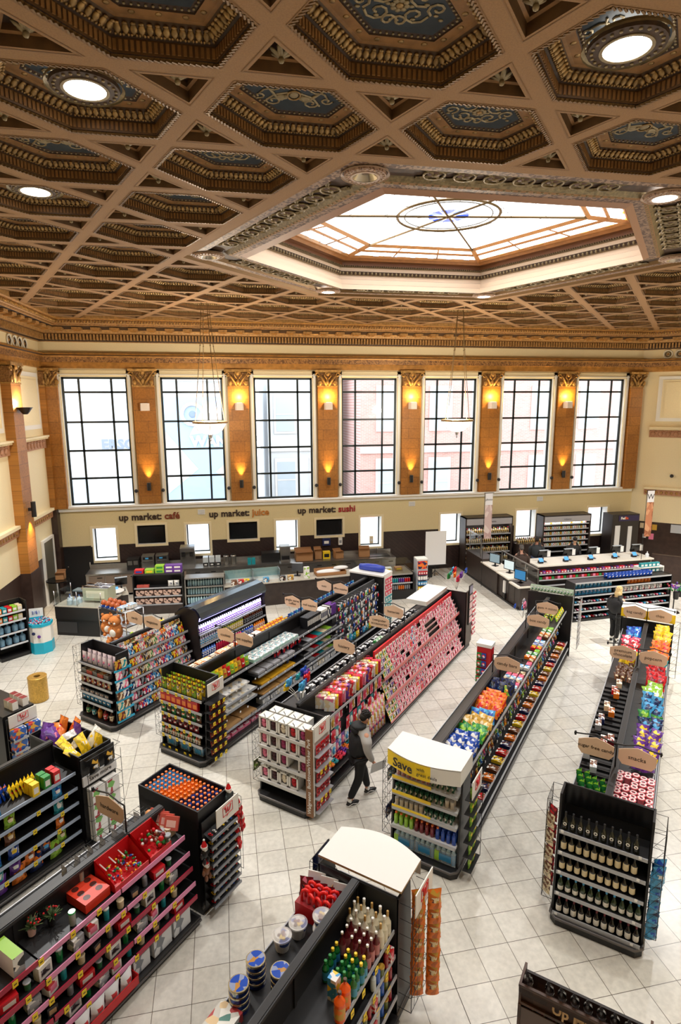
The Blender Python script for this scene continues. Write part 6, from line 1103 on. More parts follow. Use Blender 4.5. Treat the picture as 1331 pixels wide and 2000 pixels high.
for ti, (z0, y0, z1, y1) in enumerate(((.16, .0, .62, .22), (.68, .1, 1.12, .32), (1.18, .18, 1.62, .42))):
    for k in range(4):
        a = k/4; z, y = z0+(z1-z0)*a, y0+(y1-y0)*a; n = int(LQ/.178)
        for i in range(n):
            x = .09+.178*i
            if ti == 2 and 2.7 < x < 3.3 and k != 3: continue
            if random.random() < .04: continue
            c = random.choice((5, 6, 5, 7)) if x < .55 else (random.choice((0, 1, 2, 4, 0, 1, 3)) if not 1.6 < x < 2.2 else random.choice((3, 3, 8, 2, 9)))
            nT += 1
            if nT > 300 and k != 0 and False: continue
            spawn(CK[c], frC, 2.75+x, y+.012, z+.0, '%s greeting card, %s from left, %s row of %s card tier' % (CN[c], nth(i), nth(k), ('bottom', 'middle', 'top')[ti]), 'greeting cards', rx=-.32, rz=random.uniform(-.04, .04))
# gift bags and wrap, left part
gb = lambda c, p, w_=.2, h=.26: (lambda mb: (mb.box(-w_/2, -.05, 0, w_/2, .05, h, pr(*p, scale=14)), mb.tube([(-w_*.2, -.05, h), (-w_*.15, -.05, h+.08), (w_*.15, -.05, h+.08), (w_*.2, -.05, h)], .004, ink(c), 4), K('gift_bag', 'bag', mb.mesh('gift_bag')))[-1])(MB())
GBK = [gb('white', ('white', 'cream', 'pink')), gb('gold', ('yellow', 'cream')), gb('red', ('red', 'rose')), gb('rose', ('pink', 'rose', 'white')), gb('white', ('purple', 'pink', 'orange'), .22, .3), gb('red', ('red', 'maroon', 'white'), .22, .3)]; GBN = ['white gift bag', 'yellow gift bag', 'red gift bag', 'pink gift bag', 'tall purple gift bag', 'tall red gift bag']
fill(GBK, frC, .55, 2.75, .3, 1.41, .14, GBN, 'top shelf before the cards', 'gift bags', rows=2, rs=.2, rz=-1.2)
mb = MB(); mb.tube([(0, 0, 0), (0, 0, .72)], .03, pr('cream', 'gold', 'rose', scale=20), 8); W1 = K('wrap_roll', 'gift wrap', mb.mesh('wrap_roll')); mb = MB(); mb.tube([(0, 0, 0), (0, 0, .72)], .03, pr('pink', 'white', 'purple', scale=20), 8); W2 = K('wrap_roll', 'gift wrap', mb.mesh('wrap_roll'))
fill([W1, W2], frC, 1.55, 2.7, .12, .16, .075, ['cream wrap roll', 'pink wrap roll'], 'rolls standing behind the shopper', 'wrapping rolls', rows=2, rs=.1, rx=-.05)
BW = [hang('gift_tissue', .14, .26, .03, ink(c), pr(c, 'white', d, scale=16)) for c, d in (('pink', 'rose'), ('white', 'sky'), ('rose', 'red'), ('cream', 'gold'), ('purple', 'pink'), ('teal', 'white'))]
hookwall(tC, frC, .1, 2.7, .4, (1.3, 1.02, .74), BW, [c+' tissue packet' for c in ('pink', 'white and blue', 'rose', 'cream', 'purple', 'teal')], 'gift wrap section', 'hanging tissue packets', step=.15)
mb = MB(); bow = mb
for k in range(7): a = k*.9; mb.ball(.05*math.cos(a), .05*math.sin(a), .06+.02*(k % 2), .045, ink('rose'), .02, .03, 7, 5)
BWK = [K('gift_bow', 'bow', mb.mesh('gift_bow'))]
for c in ('purple', 'orange', 'teal', 'red'):
    mb = MB(); [mb.ball(.05*math.cos(k*.9), .05*math.sin(k*.9), .06+.02*(k % 2), .045, ink(c), .02, .03, 7, 5) for k in range(7)]; BWK.append(K('gift_bow', 'bow', mb.mesh('gift_bow')))
for z in (.16, .34): fill(BWK, frC, .08, 1.5, .16, z, .14, ['rose bow', 'purple bow', 'orange bow', 'teal bow', 'red bow'], ('bottom' if z < .3 else 'upper')+' bow tray by the rose box display', 'gift bows', rows=2, rs=.13)
mb = MB(); mb.box(.05, .04, .3, 1.5, .4, .33, BLK); put('shelf', mb, parent=tC)
# hosiery and cable side, seen from above
grk = [carton('cable_pack', .12, .1, .1, ink('grey'), top=pr('grey', 'black', 'white')), carton('cable_pack', .1, .1, .12, ink('black'), top=pr('black', 'silver')), carton('cable_pack', .12, .12, .06, ink('green'), top=pr('green', 'white'))]
fill(grk[:2], frC, .6, 6.2, hC+.18, 1.501, .16, ['grey cable pack', 'black cable pack'], 'far side trough of card run', 'cable packs', rows=2, rs=.18, jr=.4)
fill(grk[2], frC, 3.5, 3.9, hC+.2, 1.6, .13, 'green pack', 'far side trough of card run, raised', 'green packs')
for u_, l_, r_ in ((10.45, 'hosiery', None), (12.15, 'computer|accessories', None), (12.95, 'batteries', None)): aisle_sign('tan sign reading %s over the card run' % l_.replace('|', ' '), u_, 5.82, 1.771, l_, -1, .6)
mb = MB(); mb.box(0, 0, 0, 1.55, .6, .12, TOPW); mb.box(.0, -.02, .1, 1.55, 0, .13, WHT); tag(put('top_board', mb, frC, (6.1, hC-.02, 1.77)), 'long white board on top of the far end of the card run', 'board')
te, fe = endcap('end display of boxed rose bears with white shelves, centre of the photo', 7.62, 5.2, 6.36, 1.7, [(1.4, .06), (1.1, .05), (.8, .05), (.42, .04)], depth=.6, shelfm=C('shelf_white', (214, 212, 210)), wires=(1, 0), railm=C('rail_pale', (206, 204, 200)), sidem=BLK)
BR = [C('rose_pink', (226, 120, 150), .7), C('rose_dark', (70, 30, 40), .7), C('rose_ivory', (226, 214, 190), .7), C('rose_red', (190, 24, 36), .7), C('rose_plum', (160, 50, 100), .7)]
BRN = ['pink', 'dark', 'ivory', 'red', 'plum']
def rosebox(i):
    b, h, d = .2, .26, .2; mb = MB(); mb.box(-b/2, -d/2, 0, -b/2+.03, d/2, h, WHT); mb.box(b/2-.03, -d/2, 0, b/2, d/2, h, WHT); mb.box(-b/2, -d/2, 0, b/2, d/2, .03, WHT); mb.box(-b/2, -d/2, h-.03, b/2, d/2, h, WHT); mb.box(-b/2, d/2-.01, 0, b/2, d/2, h, WHT); mb.box(-b/2+.03, -d/2+.035, .03, b/2-.03, -d/2+.04, h-.03, C('box_inside', (60, 44, 44))); c = mb.mesh('box')
    mb = MB(); mb.ball(0, 0, .08, .055, BR[i], .04, .06, 8, 6); mb.ball(0, -.01, .16, .046, BR[i], seg=8, rings=5); mb.ball(-.028, 0, .2, .014, BR[i]); mb.ball(.028, 0, .2, .014, BR[i]); mb.ball(-.045, -.01, .1, .016, BR[i]); mb.ball(.045, -.01, .1, .016, BR[i]); f = mb.mesh('rose_bear')
    mb = MB(); mb.tube([(-.05, 0, h), (-.03, -.03, h+.006), (.02, -.06, h+.006), (.05, -.1, h-.002)], .006, BLK, 5); r_ = mb.mesh('ribbon'); return K('gift_box', 'gift box', None, [('box', c, (0, 0, 0), []), ('rose_bear', f, (0, -.055, .02), []), ('ribbon', r_, (0, 0, 0), [])])
RB_ = [rosebox(i) for i in range(5)]; skp = {(3, 4), (2, 3)}
for r_, z in enumerate((1.4, 1.1, .8, .42)):
    for i in range(5):
        if (r_, i) in skp: continue
        c = (i+r_*0+(2 if (r_, i) in ((1, 2), (2, 2)) else 0)) % 5; spawn(RB_[c], fe, .15+.214*i, .18, z+.001, 'white windowed box with %s rose bear, %s shelf down, %s from left' % (BRN[c], nth(r_), nth(i)), 'boxed rose bears')
for i in range(4): spawn(RB_[i], fe, .2+.22*i, .42, 1.401, 'white windowed box with %s rose bear, back row on the top shelf, %s from left' % (BRN[i], nth(i)), 'boxed rose bears')
mb = MB(); mb.box(0, 0, 0, .14, .02, 1.66, C('kraft_brown', (134, 88, 48))); o = put('neighbourhood_banner', mb, fe, (1.12, .0, .08)); tag(o, 'tall brown strip with white lettering down the corner of the rose bear display', 'sign')
q = text('Walgreens  Bucktown/Wicker Park', .1, WHT, o, (.07, -.004, .78), name='lettering'); q.rotation_euler = (PI/2, -PI/2, 0)
fC = Fr(*W(7.66, 5.14), TH); mb = MB(); mb.box(0, -.04, .08, .03, .02, 1.75, WHT); mb.box(.5, -.04, .08, .53, .02, 1.75, WHT); mb.box(0, 0, .08, .53, .02, 1.75, C('board_white', (220, 218, 214)))
for k in range(5): mb.box(.02, -.13, .14+.27*k, .51, 0, .155+.27*k, SIL)
o = put('side_rack', mb, fC, (0, 0, 0)); tag(o, 'white side rack of red sweet packets below the logo card, centre', 'rack'); wsign(o, (.265, -.045, 1.5), .5, .28)
for k in range(5): fill(hang('red_packet', .13, .17, .04, ink('red'), pr('red', 'white', 'maroon', scale=26)), fC, .05, .5, -.06, .34+.27*k, .15, 'red sweet packet', '%s tier from floor, centre side rack' % nth(k), 'red sweet packets'); tags(o, -.12, .14+.27*k, [.1+.14*i for i in range(3)]) if k % 2 else None
fill(hang('olive_packet', .14, .2, .04, C('olive', (120, 130, 70)), pr('lime', 'cream')), Fr(*W(8.1, 6.55), TH+PI), 0, .4, 0, .6, .15, 'olive packet', 'left edge of the rose bear display', 'olive packets on the wire edge')
# foil balloons on sticks
def balloons(fr_, x, y, z0, n, seed, where, cols):
    rnd = random.Random(seed)
    for i in range(n):
        c = cols[i % len(cols)]; h = rnd.uniform(.3, .55); dx, dy = rnd.uniform(-.28, .28), rnd.uniform(-.2, .2); t_ = thing('foil_balloon', '%s foil balloon on a stick, %s in the bunch %s' % (c, nth(i), where), 'balloon', fr_, (x, y, z0), 0, 'foil balloons '+where)
        mb = MB(); mb.tube([(0, 0, 0), (dx*.6, dy*.6, h*.7), (dx, dy, h)], .006, WHT, 4); put('stick', mb, parent=t_); mb = MB(); m_ = M('foilb_'+c, INK[c], .12, .4); s_ = rnd.uniform(.06, .1)
        mb.ball(dx, dy, h+s_*.8, s_, m_, s_*.5, s_); mb.ball(dx+s_*.7, dy, h+s_*1.5, s_*.45, m_, s_*.3); mb.ball(dx-s_*.7, dy, h+s_*1.4, s_*.45, m_, s_*.3); mb.ball(dx-s_, dy, h+s_*.5, s_*.4, m_, s_*.25); put('balloon', mb, parent=t_)
balloons(frC, .4, .8, 1.505, 9, 3, 'behind rose bears', ['blue', 'sky', 'lime', 'teal', 'purple', 'sky', 'yellow', 'blue', 'red'])
balloons(Fr(*W(16.2, 5.6), TH), 0, 0, 1.75, 8, 5, 'past the cards', ['red', 'blue', 'sky', 'orange', 'rose', 'teal', 'purple', 'green'])
# far end of cards
te, fe = endcap('dark end display with white poster strip and red gifts past the cards', 16.5, 5.22, 6.42, 1.78, [(1.2, .1), (.8, .08), (.4, .06)], depth=.52, face=1, wires=(0, 1))
mb = MB(); mb.box(-.02, 0, .14, 0, .52, 1.8, WOOD); put('side_board', mb, parent=te)
fe2 = Fr(*W(16.0, 5.22), TH); mb = MB(); mb.box(.12, -.05, .75, .42, -.02, 1.95, BLK); mb.box(.14, -.054, 1.7, .4, -.05, 1.92, C('lilac_grey', (150, 146, 170))); 
for k in range(4): mb.box(.15, -.056, .8+.22*k, .39, -.05, .98+.22*k, C('poster_pink', (232, 190, 190)))
tag(put('poster_strip', mb, fe2, (0, 0, 0)), 'narrow framed poster strip at the far corner of the card run', 'poster')
for r_ in range(5): fill(hang('valentine_packet', .14, .22, .05, ink('rose' if r_ % 2 else 'red'), pr('pink', 'red', 'white', scale=20)), Fr(*W(16.5, 5.25), TH), .0, .42, -.06, .5+.28*r_, .15, ('rose' if r_ % 2 else 'red')+' gift packet', '%s tier from floor, end of card run' % nth(r_), 'red gift packets at the far end')
# ---- sweets run (candy bars)
tE, frE, hE = gondola('candy shelving run starting at the yellow save display', 8.2, 16.9, 2.5, 3.72, 1.72, [(1.4, .5), (.5, .58), (.32, .62)], left=[(1.45, .3)])
tags(tE, hE-.58, .5, [.3+.4*i for i in range(20)], False)
mb = MB(); mb.box(.05, hE-.26, .55, 8.65, hE-.22, 1.36, M('pegboard', (70, 72, 76), .5)); put('pegboard', mb, parent=tE)
def heap(fr_, x0, x1, y0, y1, z, ks, ns, where, grp, dx=.12, dy=.16, rx=-.6, jz=.05, sc=1, rz0=None):
    n = int((x1-x0)/dx); m_ = max(1, int((y1-y0)/dy)); c = 0
    for i in range(n):
        for j_ in range(m_):
            q = c % len(ks); c += 1
            spawn(ks[q], fr_, x0+dx*(i+.5)+random.uniform(-.02, .02), y0+dy*(j_+.5), z+.03+random.uniform(0, jz), '%s, %s from near end, %s from the edge, %s' % (ns[q], nth(i), nth(j_), where), grp, rz=(random.uniform(-.5, .5)-PI/2 if rz0 is None else rz0+random.uniform(-.3, .3)), rx=rx+random.uniform(-.2, .2), s=sc)
big = lambda c, *p: bag('candy_bag', .2, .26, .11, foil(c, *p[:1]), pr(*p), None)
TE = (('deep blue candy bag', big('blue', 'white', 'rose'), .25, .85), ('green candy bag', big('green', 'lime', 'white'), .85, 1.1), ('gold candy bag', big('gold', 'cream', 'brown'), 1.1, 1.5), ('bright blue candy bag', big('sky', 'blue', 'white'), 1.5, 1.75), ('orange candy bag', big('orange', 'red', 'white'), 1.75, 2.5), ('black candy pouch', big('navy', 'black', 'sky'), 2.8, 3.15), ('white candy box', None, 3.2, 3.6))
for nm, k, a, b in TE:
    if k: heap(frE, a, b, .12, .58, 1.42, [k], [nm], 'candy trough', nm+'s', dx=.13 if 'blue' in nm else .12, dy=.15)
heap(frE, 2.75, 3.1, .12, .3, 1.42, [bag('candy_pouch', .12, .2, .06, foil('lime', 'yellow'), pr('red', 'yellow'))], ['lime candy pouch'], 'candy trough', 'lime candy pouches')
CBX = [carton('candy_box', .16, .1, .06, ink(c), top=pr(c, d, scale=20)) for c, d in (('white', 'sky'), ('pink', 'rose'), ('brown', 'cream'), ('orange', 'white'), ('green', 'white'), ('lime', 'green'), ('red', 'yellow'), ('silver', 'blue'))]; CBN = [c+' candy box' for c in ('white', 'pink', 'brown', 'orange', 'green', 'lime', 'red', 'silver')]
fill(CBX[:3], frE, 3.25, 4.1, .18, 1.401, .14, CBN[:3], 'candy bar trough', 'candy boxes', rows=3, rs=.13); fill(CBX, frE, 4.3, 7.2, .18, 1.401, .2, CBN, 'box candy trough', 'candy boxes', rows=2, rs=.13, skip=[(1, 1), (1, 2), (1, 5), (0, 9)])
fill([bag('mint_pack', .08, .14, .05, foil('lime', 'green'), pr('white', 'green')), bag('mint_pack', .08, .14, .05, foil('yellow', 'orange'), pr('red', 'white'))], frE, 7.6, 8.6, .16, 1.42, .1, ['lime gum packet', 'yellow gum packet'], 'far gum trough', 'gum packets', rows=3, rs=.14, rx=-.4)
for u_, w1 in ((11.4, 'candy bars'), (14.2, 'box candy'), (15.25, 'gum + mints')): aisle_sign('tan sign reading %s over the candy run' % w1, u_, 3.11, 1.741, w1, 1, .58)
HC = [hang('candy_packet', .08, .17, .035, foil(c, d), pr(d, e, c, scale=34)) for c, d, e in (('lime', 'green', 'yellow'), ('rose', 'purple', 'white'), ('gold', 'brown', 'red'), ('sky', 'blue', 'white'), ('teal', 'white', 'orange'), ('maroon', 'gold', 'white'), ('black', 'lime', 'white'), ('orange', 'yellow', 'red'))]; HCN = [c+' hanging candy packet' for c in ('lime', 'rose', 'gold', 'sky blue', 'teal', 'maroon', 'black', 'orange')]
hookwall(tE, frE, .05, 8.6, .38, (1.36, 1.12, .88), HC, HCN, 'candy run', 'hanging candy packets', step=.125, out=.16)
fill([carton('bar_box', .16, .2, .06, ink(c), top=pr(c, 'white', 'brown')) for c in ('brown', 'yellow', 'red', 'navy', 'orange')], frE, .1, 8.5, .12, .5, .3, ['brown bar box', 'yellow bar box', 'red bar box', 'navy bar box', 'orange bar box'], 'low shelf of candy run', 'bar boxes'); fill([bag('low_bag', .2, .12, .1, foil('navy', 'blue'), pr('blue', 'white')), bag('low_bag', .2, .12, .1, foil('maroon', 'gold'), pr('gold', 'white')), bag('low_bag', .2, .12, .1, foil('green', 'lime'), pr('lime', 'white'))], frE, .3, 6.0, .12, .165, .36, ['navy low bag', 'maroon low bag', 'green low bag'], 'bottom deck of candy run', 'low bags')
te, fe = endcap('end display with curved yellow save sign, vitamins, sports drinks and water', 7.62, 2.5, 3.66, 1.62, [(1.36, .1), (1.1, .09), (.84, .08), (.52, .06)], depth=.57, wires=(1, 0), shelfm=C('shelf_white', (214, 212, 210)))
n = 14; ed = [(-.02+1.2*k/n, .02-.14*math.sin(PI*k/n)) for k in range(n+1)]; mb = MB(); mb.prism(ed+[(1.18, .58), (-.02, .58)], 1.86, 1.88, TOPW)
for k in range(n): (a, b), (c, d) = ed[k], ed[k+1]; mb.quad((a, b, 1.62), (c, d, 1.62), (c, d, 1.88), (a, b, 1.88), YEL if k < 9 else TOPW)
mb.box(-.02, .02, 1.62, -.01, .58, 1.87, TOPW); mb.box(1.17, .02, 1.62, 1.18, .58, 1.87, TOPW); o = put('header', mb, parent=te); text('Save', .2, TXT, o, (.3, -.125, 1.76), rz=-.2, bold=.005); text('with', .075, TXT, o, (.6, -.13, 1.79), rz=.0); text('great deals', .075, TXT, o, (.7, -.128, 1.71), rz=.05)
vt = tub('pill_bottle', .034, .11, C('vit_white', (226, 224, 216)), C('vit_green', (30, 84, 60)), lab=PM('vit_label', [(226, 224, 216), (30, 84, 60), (226, 224, 216), (200, 200, 190)], 26), seg=8); vp = tub('pill_bottle', .036, .13, ink('pink'), WHT, seg=8, lab=PM('vit_pink', [(216, 150, 160), (240, 220, 220), (180, 100, 120)], 26)); vw = tub('pill_bottle', .036, .13, C('vit_cream', (216, 206, 190)), C('vit_grey', (180, 176, 170)), seg=8)
def vrow(z, segs, w1, y):
    n = 13; c = 0
    for kk_, m_, nm in segs:
        for i in range(m_):
            for r_ in range(2): spawn(kk_, fe, .09+.084*c, y+.09*r_, z+.001, '%s, %s from left, %s row, %s' % (nm, nth(c), ('front', 'back')[r_], w1), 'bottles on the save display')
            c += 1
vrow(1.36, ((vp, 7, 'pink tub'), (vt, 5, 'white pill bottle')), 'top shelf of yellow save display', .2); vrow(1.1, ((vt, 10, 'green-capped pill bottle'), (vw, 2, 'cream pill bottle')), 'second shelf of save display', .17); vrow(.84, ((vw, 6, 'cream pill bottle'), (vt, 6, 'green-capped pill bottle')), 'third shelf of save display', .16)
for z in (1.36, 1.1, .84): mb = MB(); mb.box(.04, .07, z+.0, .7, .08, z+.05, YEL); put('sale_strip', mb, parent=te)
for i in range(12):
    c, cn_ = (('lime', 'lime') if i < 4 else (('maroon', 'red') if i < 8 else ('blue', 'blue'))); sdk = small_bottle('sports_drink', .034, .2, gl('sdr_'+c, INK[c]), C('cap_orange', (240, 120, 44)) if i < 9 else ink('blue'), seg=8, nr=.5)
    for r_ in range(3): spawn(sdk, fe, .09+.089*i, .14+.09*r_, .521, '%s sports drink on the save display, %s from left, %s row' % (cn_, nth(i), nth(r_)), 'sports drinks on the save display')
for i in range(3): waterpack('large shrink-wrapped case of water, %s from left under the save display' % nth(i), fe, .24+.35*i, .25, .135, (50, 130, 180), (4, 3), 'large water cases', 1.28, ink('lime') if i != 1 else None)
fE = Fr(*W(7.68, 2.42), TH); o = put('side_rack', (lambda mb: ([mb.box(0, -.14, .2+.24*k, .44, -.0, .212+.24*k, WIRE) for k in range(6)], mb.tube([(.44, -.14, .2), (.44, -.14, 1.7)], .005, WIRE, 4), mb)[-1])(MB()), fE, (0, 0, 0)); tag(o, 'wire side rack of lime and yellow packets on the save display', 'rack'); wsign(o, (.24, -.1, 1.42), .44, .3)
for k in range(6): fill(bag('lime_packet', .16, .17, .05, foil('lime', 'yellow'), pr('lime', 'yellow', 'red')), fE, .04, .42, -.07, .215+.24*k, .18, 'lime and yellow packet', '%s tier from floor, save display side' % nth(k), 'lime packets on the side rack')
fEl = Fr(*W(8.16, 3.7), TH+PI); fill(hang('dark_packet', .13, .22, .04, ink('navy'), pr('grey', 'navy', 'brown')), fEl, .0, .5, -.05, .75, .14, 'dark packet', 'lower left wire of the save display', 'dark wire packets'); fill(hang('dark_packet', .13, .22, .04, ink('grey'), pr('white', 'teal', 'grey')), fEl, .1, .5, -.05, 1.4, .14, 'pale packet', 'upper left wire of the save display', 'pale wire packets')
# cardboard stand of seasonal packs in the aisle, and chrome racks at the far end
fst = GF(13.2, 4.0, -PI/2); t = thing('cardboard_stand', 'small white-topped cardboard stand of red and blue packs in the aisle', 'display', fst, (-.0, 0, 0)); mb = MB(); mb.box(0, 0, 0, .34, .26, 1.45, RED); mb.box(-.02, -.03, 1.45, .36, .28, 1.53, WHT, top=WHT); put('stand', mb, parent=t)
for k in range(5): fill([hang('stand_packet', .12, .16, .04, ink(c), pr(c, 'white', 'red')) for c in ('green', 'blue', 'rose')], fst, .0, .34, -.03, .5+.2*k, .12, ['green packet', 'blue packet', 'rose packet'], '%s tier, aisle cardboard stand' % nth(k), 'packets on the cardboard stand')
mb = MB(); 
for k in range(8): mb.tube([(0, -.1, .3+.2*k), (1.2, -.1, .3+.2*k)], .006, CHR, 4); mb.tube([(0, .1, .3+.2*k), (1.2, .1, .3+.2*k)], .006, CHR, 4)
for k in range(9): mb.tube([(.15*k, -.1, .3), (.15*k, -.1, 1.75)], .005, CHR, 4); mb.tube([(.15*k, .1, .3), (.15*k, -.1, .5)], .004, CHR, 3)
mb.box(-.02, .12, 0, 1.22, .16, 1.78, BLK); fg = GF(17.25, 2.5, PI/2); t = put('chrome_rack', mb, fg, (0, 0, 0)); tag(t, 'chrome grid rack on the dark far end of the candy run', 'rack')
frg = Fr(*W(16.95, 2.4), TH)
mb = MB(); [mb.tube([(0, -.12, .3+.17*k), (.5, -.12, .3+.17*k), (.5, 0, .3+.17*k)], .006, CHR, 4) for k in range(9)]; [mb.tube([(.1*k, -.12, .3), (.1*k, -.12, 1.7)], .005, CHR, 4) for k in range(6)]; tag(put('chrome_rack', mb, frg, (0, 0, 0)), 'tall chrome side grid beside the far end of the candy run', 'rack')
fill(hang('pale_packet', .1, .16, .04, C('pale_green', (200, 220, 200)), pr('white', 'green', 'grey')), fg, .0, 1.2, 0, 1.95, .09, 'pale green packet', 'top of the far chrome rack', 'pale green packets', rows=2, rs=.1)
balloons(GF(17.1, 3.85), 0, 0, .9, 8, 8, 'by chrome rack', ['blue', 'blue', 'silver', 'red', 'sky', 'pink', 'silver', 'blue'])
# ---- snacks and wine run
tF, frF, hF = gondola('snack shelving run behind the wine display at the right', 8.15, 16.2, -.03, 1.15, 1.66, [(1.42, .52), (1.05, .55), (.7, .58)], left=[(1.42, .52), (.9, .55)])
tags(tF, hF-.52, 1.42, [.25+.33*i for i in range(24)], False)
tl = tub('snack_tub', .052, .12, C('tub_body', (206, 120, 130)), C('lid_ivory', (236, 226, 220)), seg=12); mb = MB(); mb.lathe([(.05, 0), (.05, .1)], 12, C('tub_body', (206, 120, 130))); tb1 = mb.mesh('body'); mb = MB(); mb.lathe([(.055, 0), (.055, .012), (.044, .014)], 14, C('lid_pink', (230, 120, 130))); mb.lathe([(.044, .0145), (.026, .015)], 12, WHT, cap=False); mb.lathe([(.026, .0152), (.001, .0155)], 10, C('lid_rose', (206, 70, 96)), cap=False); mb.box(-.03, -.008, .0155, .03, .008, .0165, BLK); lid1 = mb.mesh('lid'); TUB = K('snack_tub', 'tub', None, [('body', tb1, (0, 0, 0), []), ('lid', lid1, (0, 0, .1), [])])
for i in range(11):
    for j_ in range(5):
        if (i, j_) in ((3, 1), (4, 1), (8, 3)): continue
        spawn(TUB, frF, .12+.112*i, .08+.108*j_, 1.421+(.02 if (i+j_) % 3 == 0 else 0), 'round snack tub with pink lid, %s from near end, %s from the right edge' % (nth(i), nth(j_)), 'pink-lidded snack tubs', rz=random.uniform(0, 6))
TFR = (('purple snack bag', big('purple', 'yellow', 'purple'), 1.4, 2.5), ('dark blue snack bag', big('navy', 'sky', 'white'), 2.5, 2.85), ('green snack bag', big('green', 'lime', 'white'), 2.85, 3.15), ('blue snack bag', big('sky', 'navy', 'blue'), 3.15, 3.75), ('yellow and white snack bag', big('lime', 'white', 'yellow'), 3.75, 4.4), ('red snack bag', big('red', 'maroon', 'white'), 4.4, 5.2), ('teal snack bag', big('teal', 'white', 'sky'), 5.4, 5.7), ('orange red snack bag', big('orange', 'red', 'white'), 5.7, 6.8), ('yellow snack bag', big('yellow', 'gold', 'red'), 6.8, 7.9))
for nm, k, a, b in TFR: heap(frF, a, b, .06, .5, 1.44, [k], [nm], 'snack trough', nm+'s', dx=.15, dy=.15, rx=-.5, jz=.1)
gs = bag('green_pouch', .12, .2, .05, foil('green', 'lime'), pr('white', 'green'))
for i in range(12): spawn(gs, frF, .45+.13*(i % 3)+.1*(i//6), .62+.07*i*.55+.0, 1.44, 'tall green sugar-free pouch, %s from right above the wine display' % nth(i), 'green sugar-free pouches', rz=-.6, rx=-.15)
for k in range(18): 
    mb = MB(); mb.box(1.0+.19*k, .63, 1.44+.012, 1.02+.19*k, 1.1, 1.5, BLK) if k < 18 else 0; put('divider', mb, parent=tF)
for i, (x, c, y) in enumerate(((1.15, 'silver', .9), (1.5, 'silver', 1.05), (2.0, 'maroon', .85), (2.1, 'maroon', .75), (2.5, 'grey', 1.0), (2.75, 'navy', .98), (3.1, 'orange', .85), (3.3, 'cream', .95), (3.9, 'orange', .85), (4.05, 'red', .9), (4.4, 'cream', .85))): spawn(carton('bar_carton', .22, .1, .1, ink(c), top=pr(c, 'white', 'brown')), frF, x, y, 1.5, '%s bar carton, %s from near end in the black divided trough' % (c, nth(i)), 'bar cartons', rz=.1)
heap(frF, 4.6, 5.3, .64, 1.05, 1.44, [bag('choc_bag', .1, .16, .05, foil('brown', 'cream'), pr('cream', 'brown')) ], ['brown chocolate bag'], 'premium chocolate trough', 'brown chocolate bags', dx=.1, dy=.11)
TFL = (('yellow candy bag', big('yellow', 'red', 'blue'), 5.5, 5.9), ('mixed red candy bag', big('red', 'white', 'lime'), 5.9, 6.4), ('pink and white candy bag', big('rose', 'white', 'sky'), 6.4, 6.9), ('blue candy bag', big('blue', 'sky', 'white'), 6.9, 7.6))
for nm, k, a, b in TFL: heap(frF, a, b, .66, 1.1, 1.44, [k], [nm], 'bag candy trough', nm+'s', dx=.14, dy=.15)
for u_, a, b in ((9.25, 'sugar free candy', 'snacks'), (13.35, 'premium|chocolate', 'popcorn'), (16.25, 'bag candy', 'chips')): q = {9.25: 'nearest', 13.35: 'middle', 16.25: 'farthest'}[u_]; aisle_sign('tan sign reading %s, %s pair over the snack run' % (a.replace('|', ' '), q), u_, .56, 1.681, a, -1, .58); aisle_sign('tan sign reading %s, %s pair over the snack run' % (b, q), u_, .56, 1.681, b, 1, .58)
te, fe = endcap('wine display of five bottle shelves facing the near aisle at the right', 7.62, -.05, 1.12, 1.9, [(1.42, .1), (1.1, .09), (.8, .08), (.48, .06)], depth=.52)
mb = MB(); mb.box(.02, .48, 1.6, 1.15, .5, 1.9, BLK2); put('mirror_panel', mb, parent=te)
RL = C('label_wine_cream', (232, 216, 176)); RL2 = C('label_wine_white', (236, 232, 222)); gw = gl('wine_green', (40, 60, 34), .08); dw = gl('wine_black', (16, 14, 14), .08)
mb = MB(); mb.box(-.026, -.001, -.02, .026, 0, .02, WHT); 
W5 = [bottle('wine_bottle', .04, .26, gl('wine_olive', (34, 34, 24), .1), BLK, None, neck=.5, nr=.32, caph=.2), bottle('wine_bottle', .038, .26, dw, BLK, RL, neck=.4, nr=.34, caph=.2, lz=(.12, .5)), bottle('wine_bottle', .038, .26, dw, BLK2, RL, neck=.4, nr=.34, caph=.18, lz=(.14, .48)), bottle('wine_bottle', .038, .26, gw, ink('sky'), RL2, neck=.45, nr=.34, caph=.2, lz=(.1, .34)), bottle('wine_bottle', .038, .26, dw, C('foil_wine', (110, 26, 40)), RL2, neck=.4, nr=.34, caph=.2, lz=(.1, .44))]
mb = MB(); mb.lathe([(.024, 0), (.024, .002)], 14, RL2); mb.lathe([(.012, .0025), (.012, .003)], 10, BLK); rnd_l = mb.mesh('round_label')
sh5 = ['dark wine bottle with round white seal', 'red wine bottle with cream label', 'wine bottle with plain cream label', 'green wine bottle with pale label', 'red wine bottle with maroon foil']
for r_, (z, y) in enumerate(((1.42, .17), (1.1, .16), (.8, .14), (.48, .13), (.15, .11))):
    nb = (10, 10, 10, 11, 11)[r_]
    for i in range(nb):
        if r_ in (1, 2) and i == 10: continue
        b_ = spawn(W5[r_], fe, .1+.098*i, y, z+.001, '%s, %s from left, %s shelf down' % (sh5[r_], nth(i), nth(r_)), 'wine bottles, %s shelf' % nth(r_))
        if r_ == 0: q = put('paper_label', rnd_l, p=(0, -.04, .1), parent=b_, rx=PI/2)
for z, y in ((1.42, .1), (1.1, .09), (.8, .08), (.48, .06), (.16, .04)): tags(te, y, z, [.08, 1.04], False)
mb = MB(); mb.box(.03, .02, .13, 1.14, .035, .19, SIL); put('price_rail', mb, parent=te)
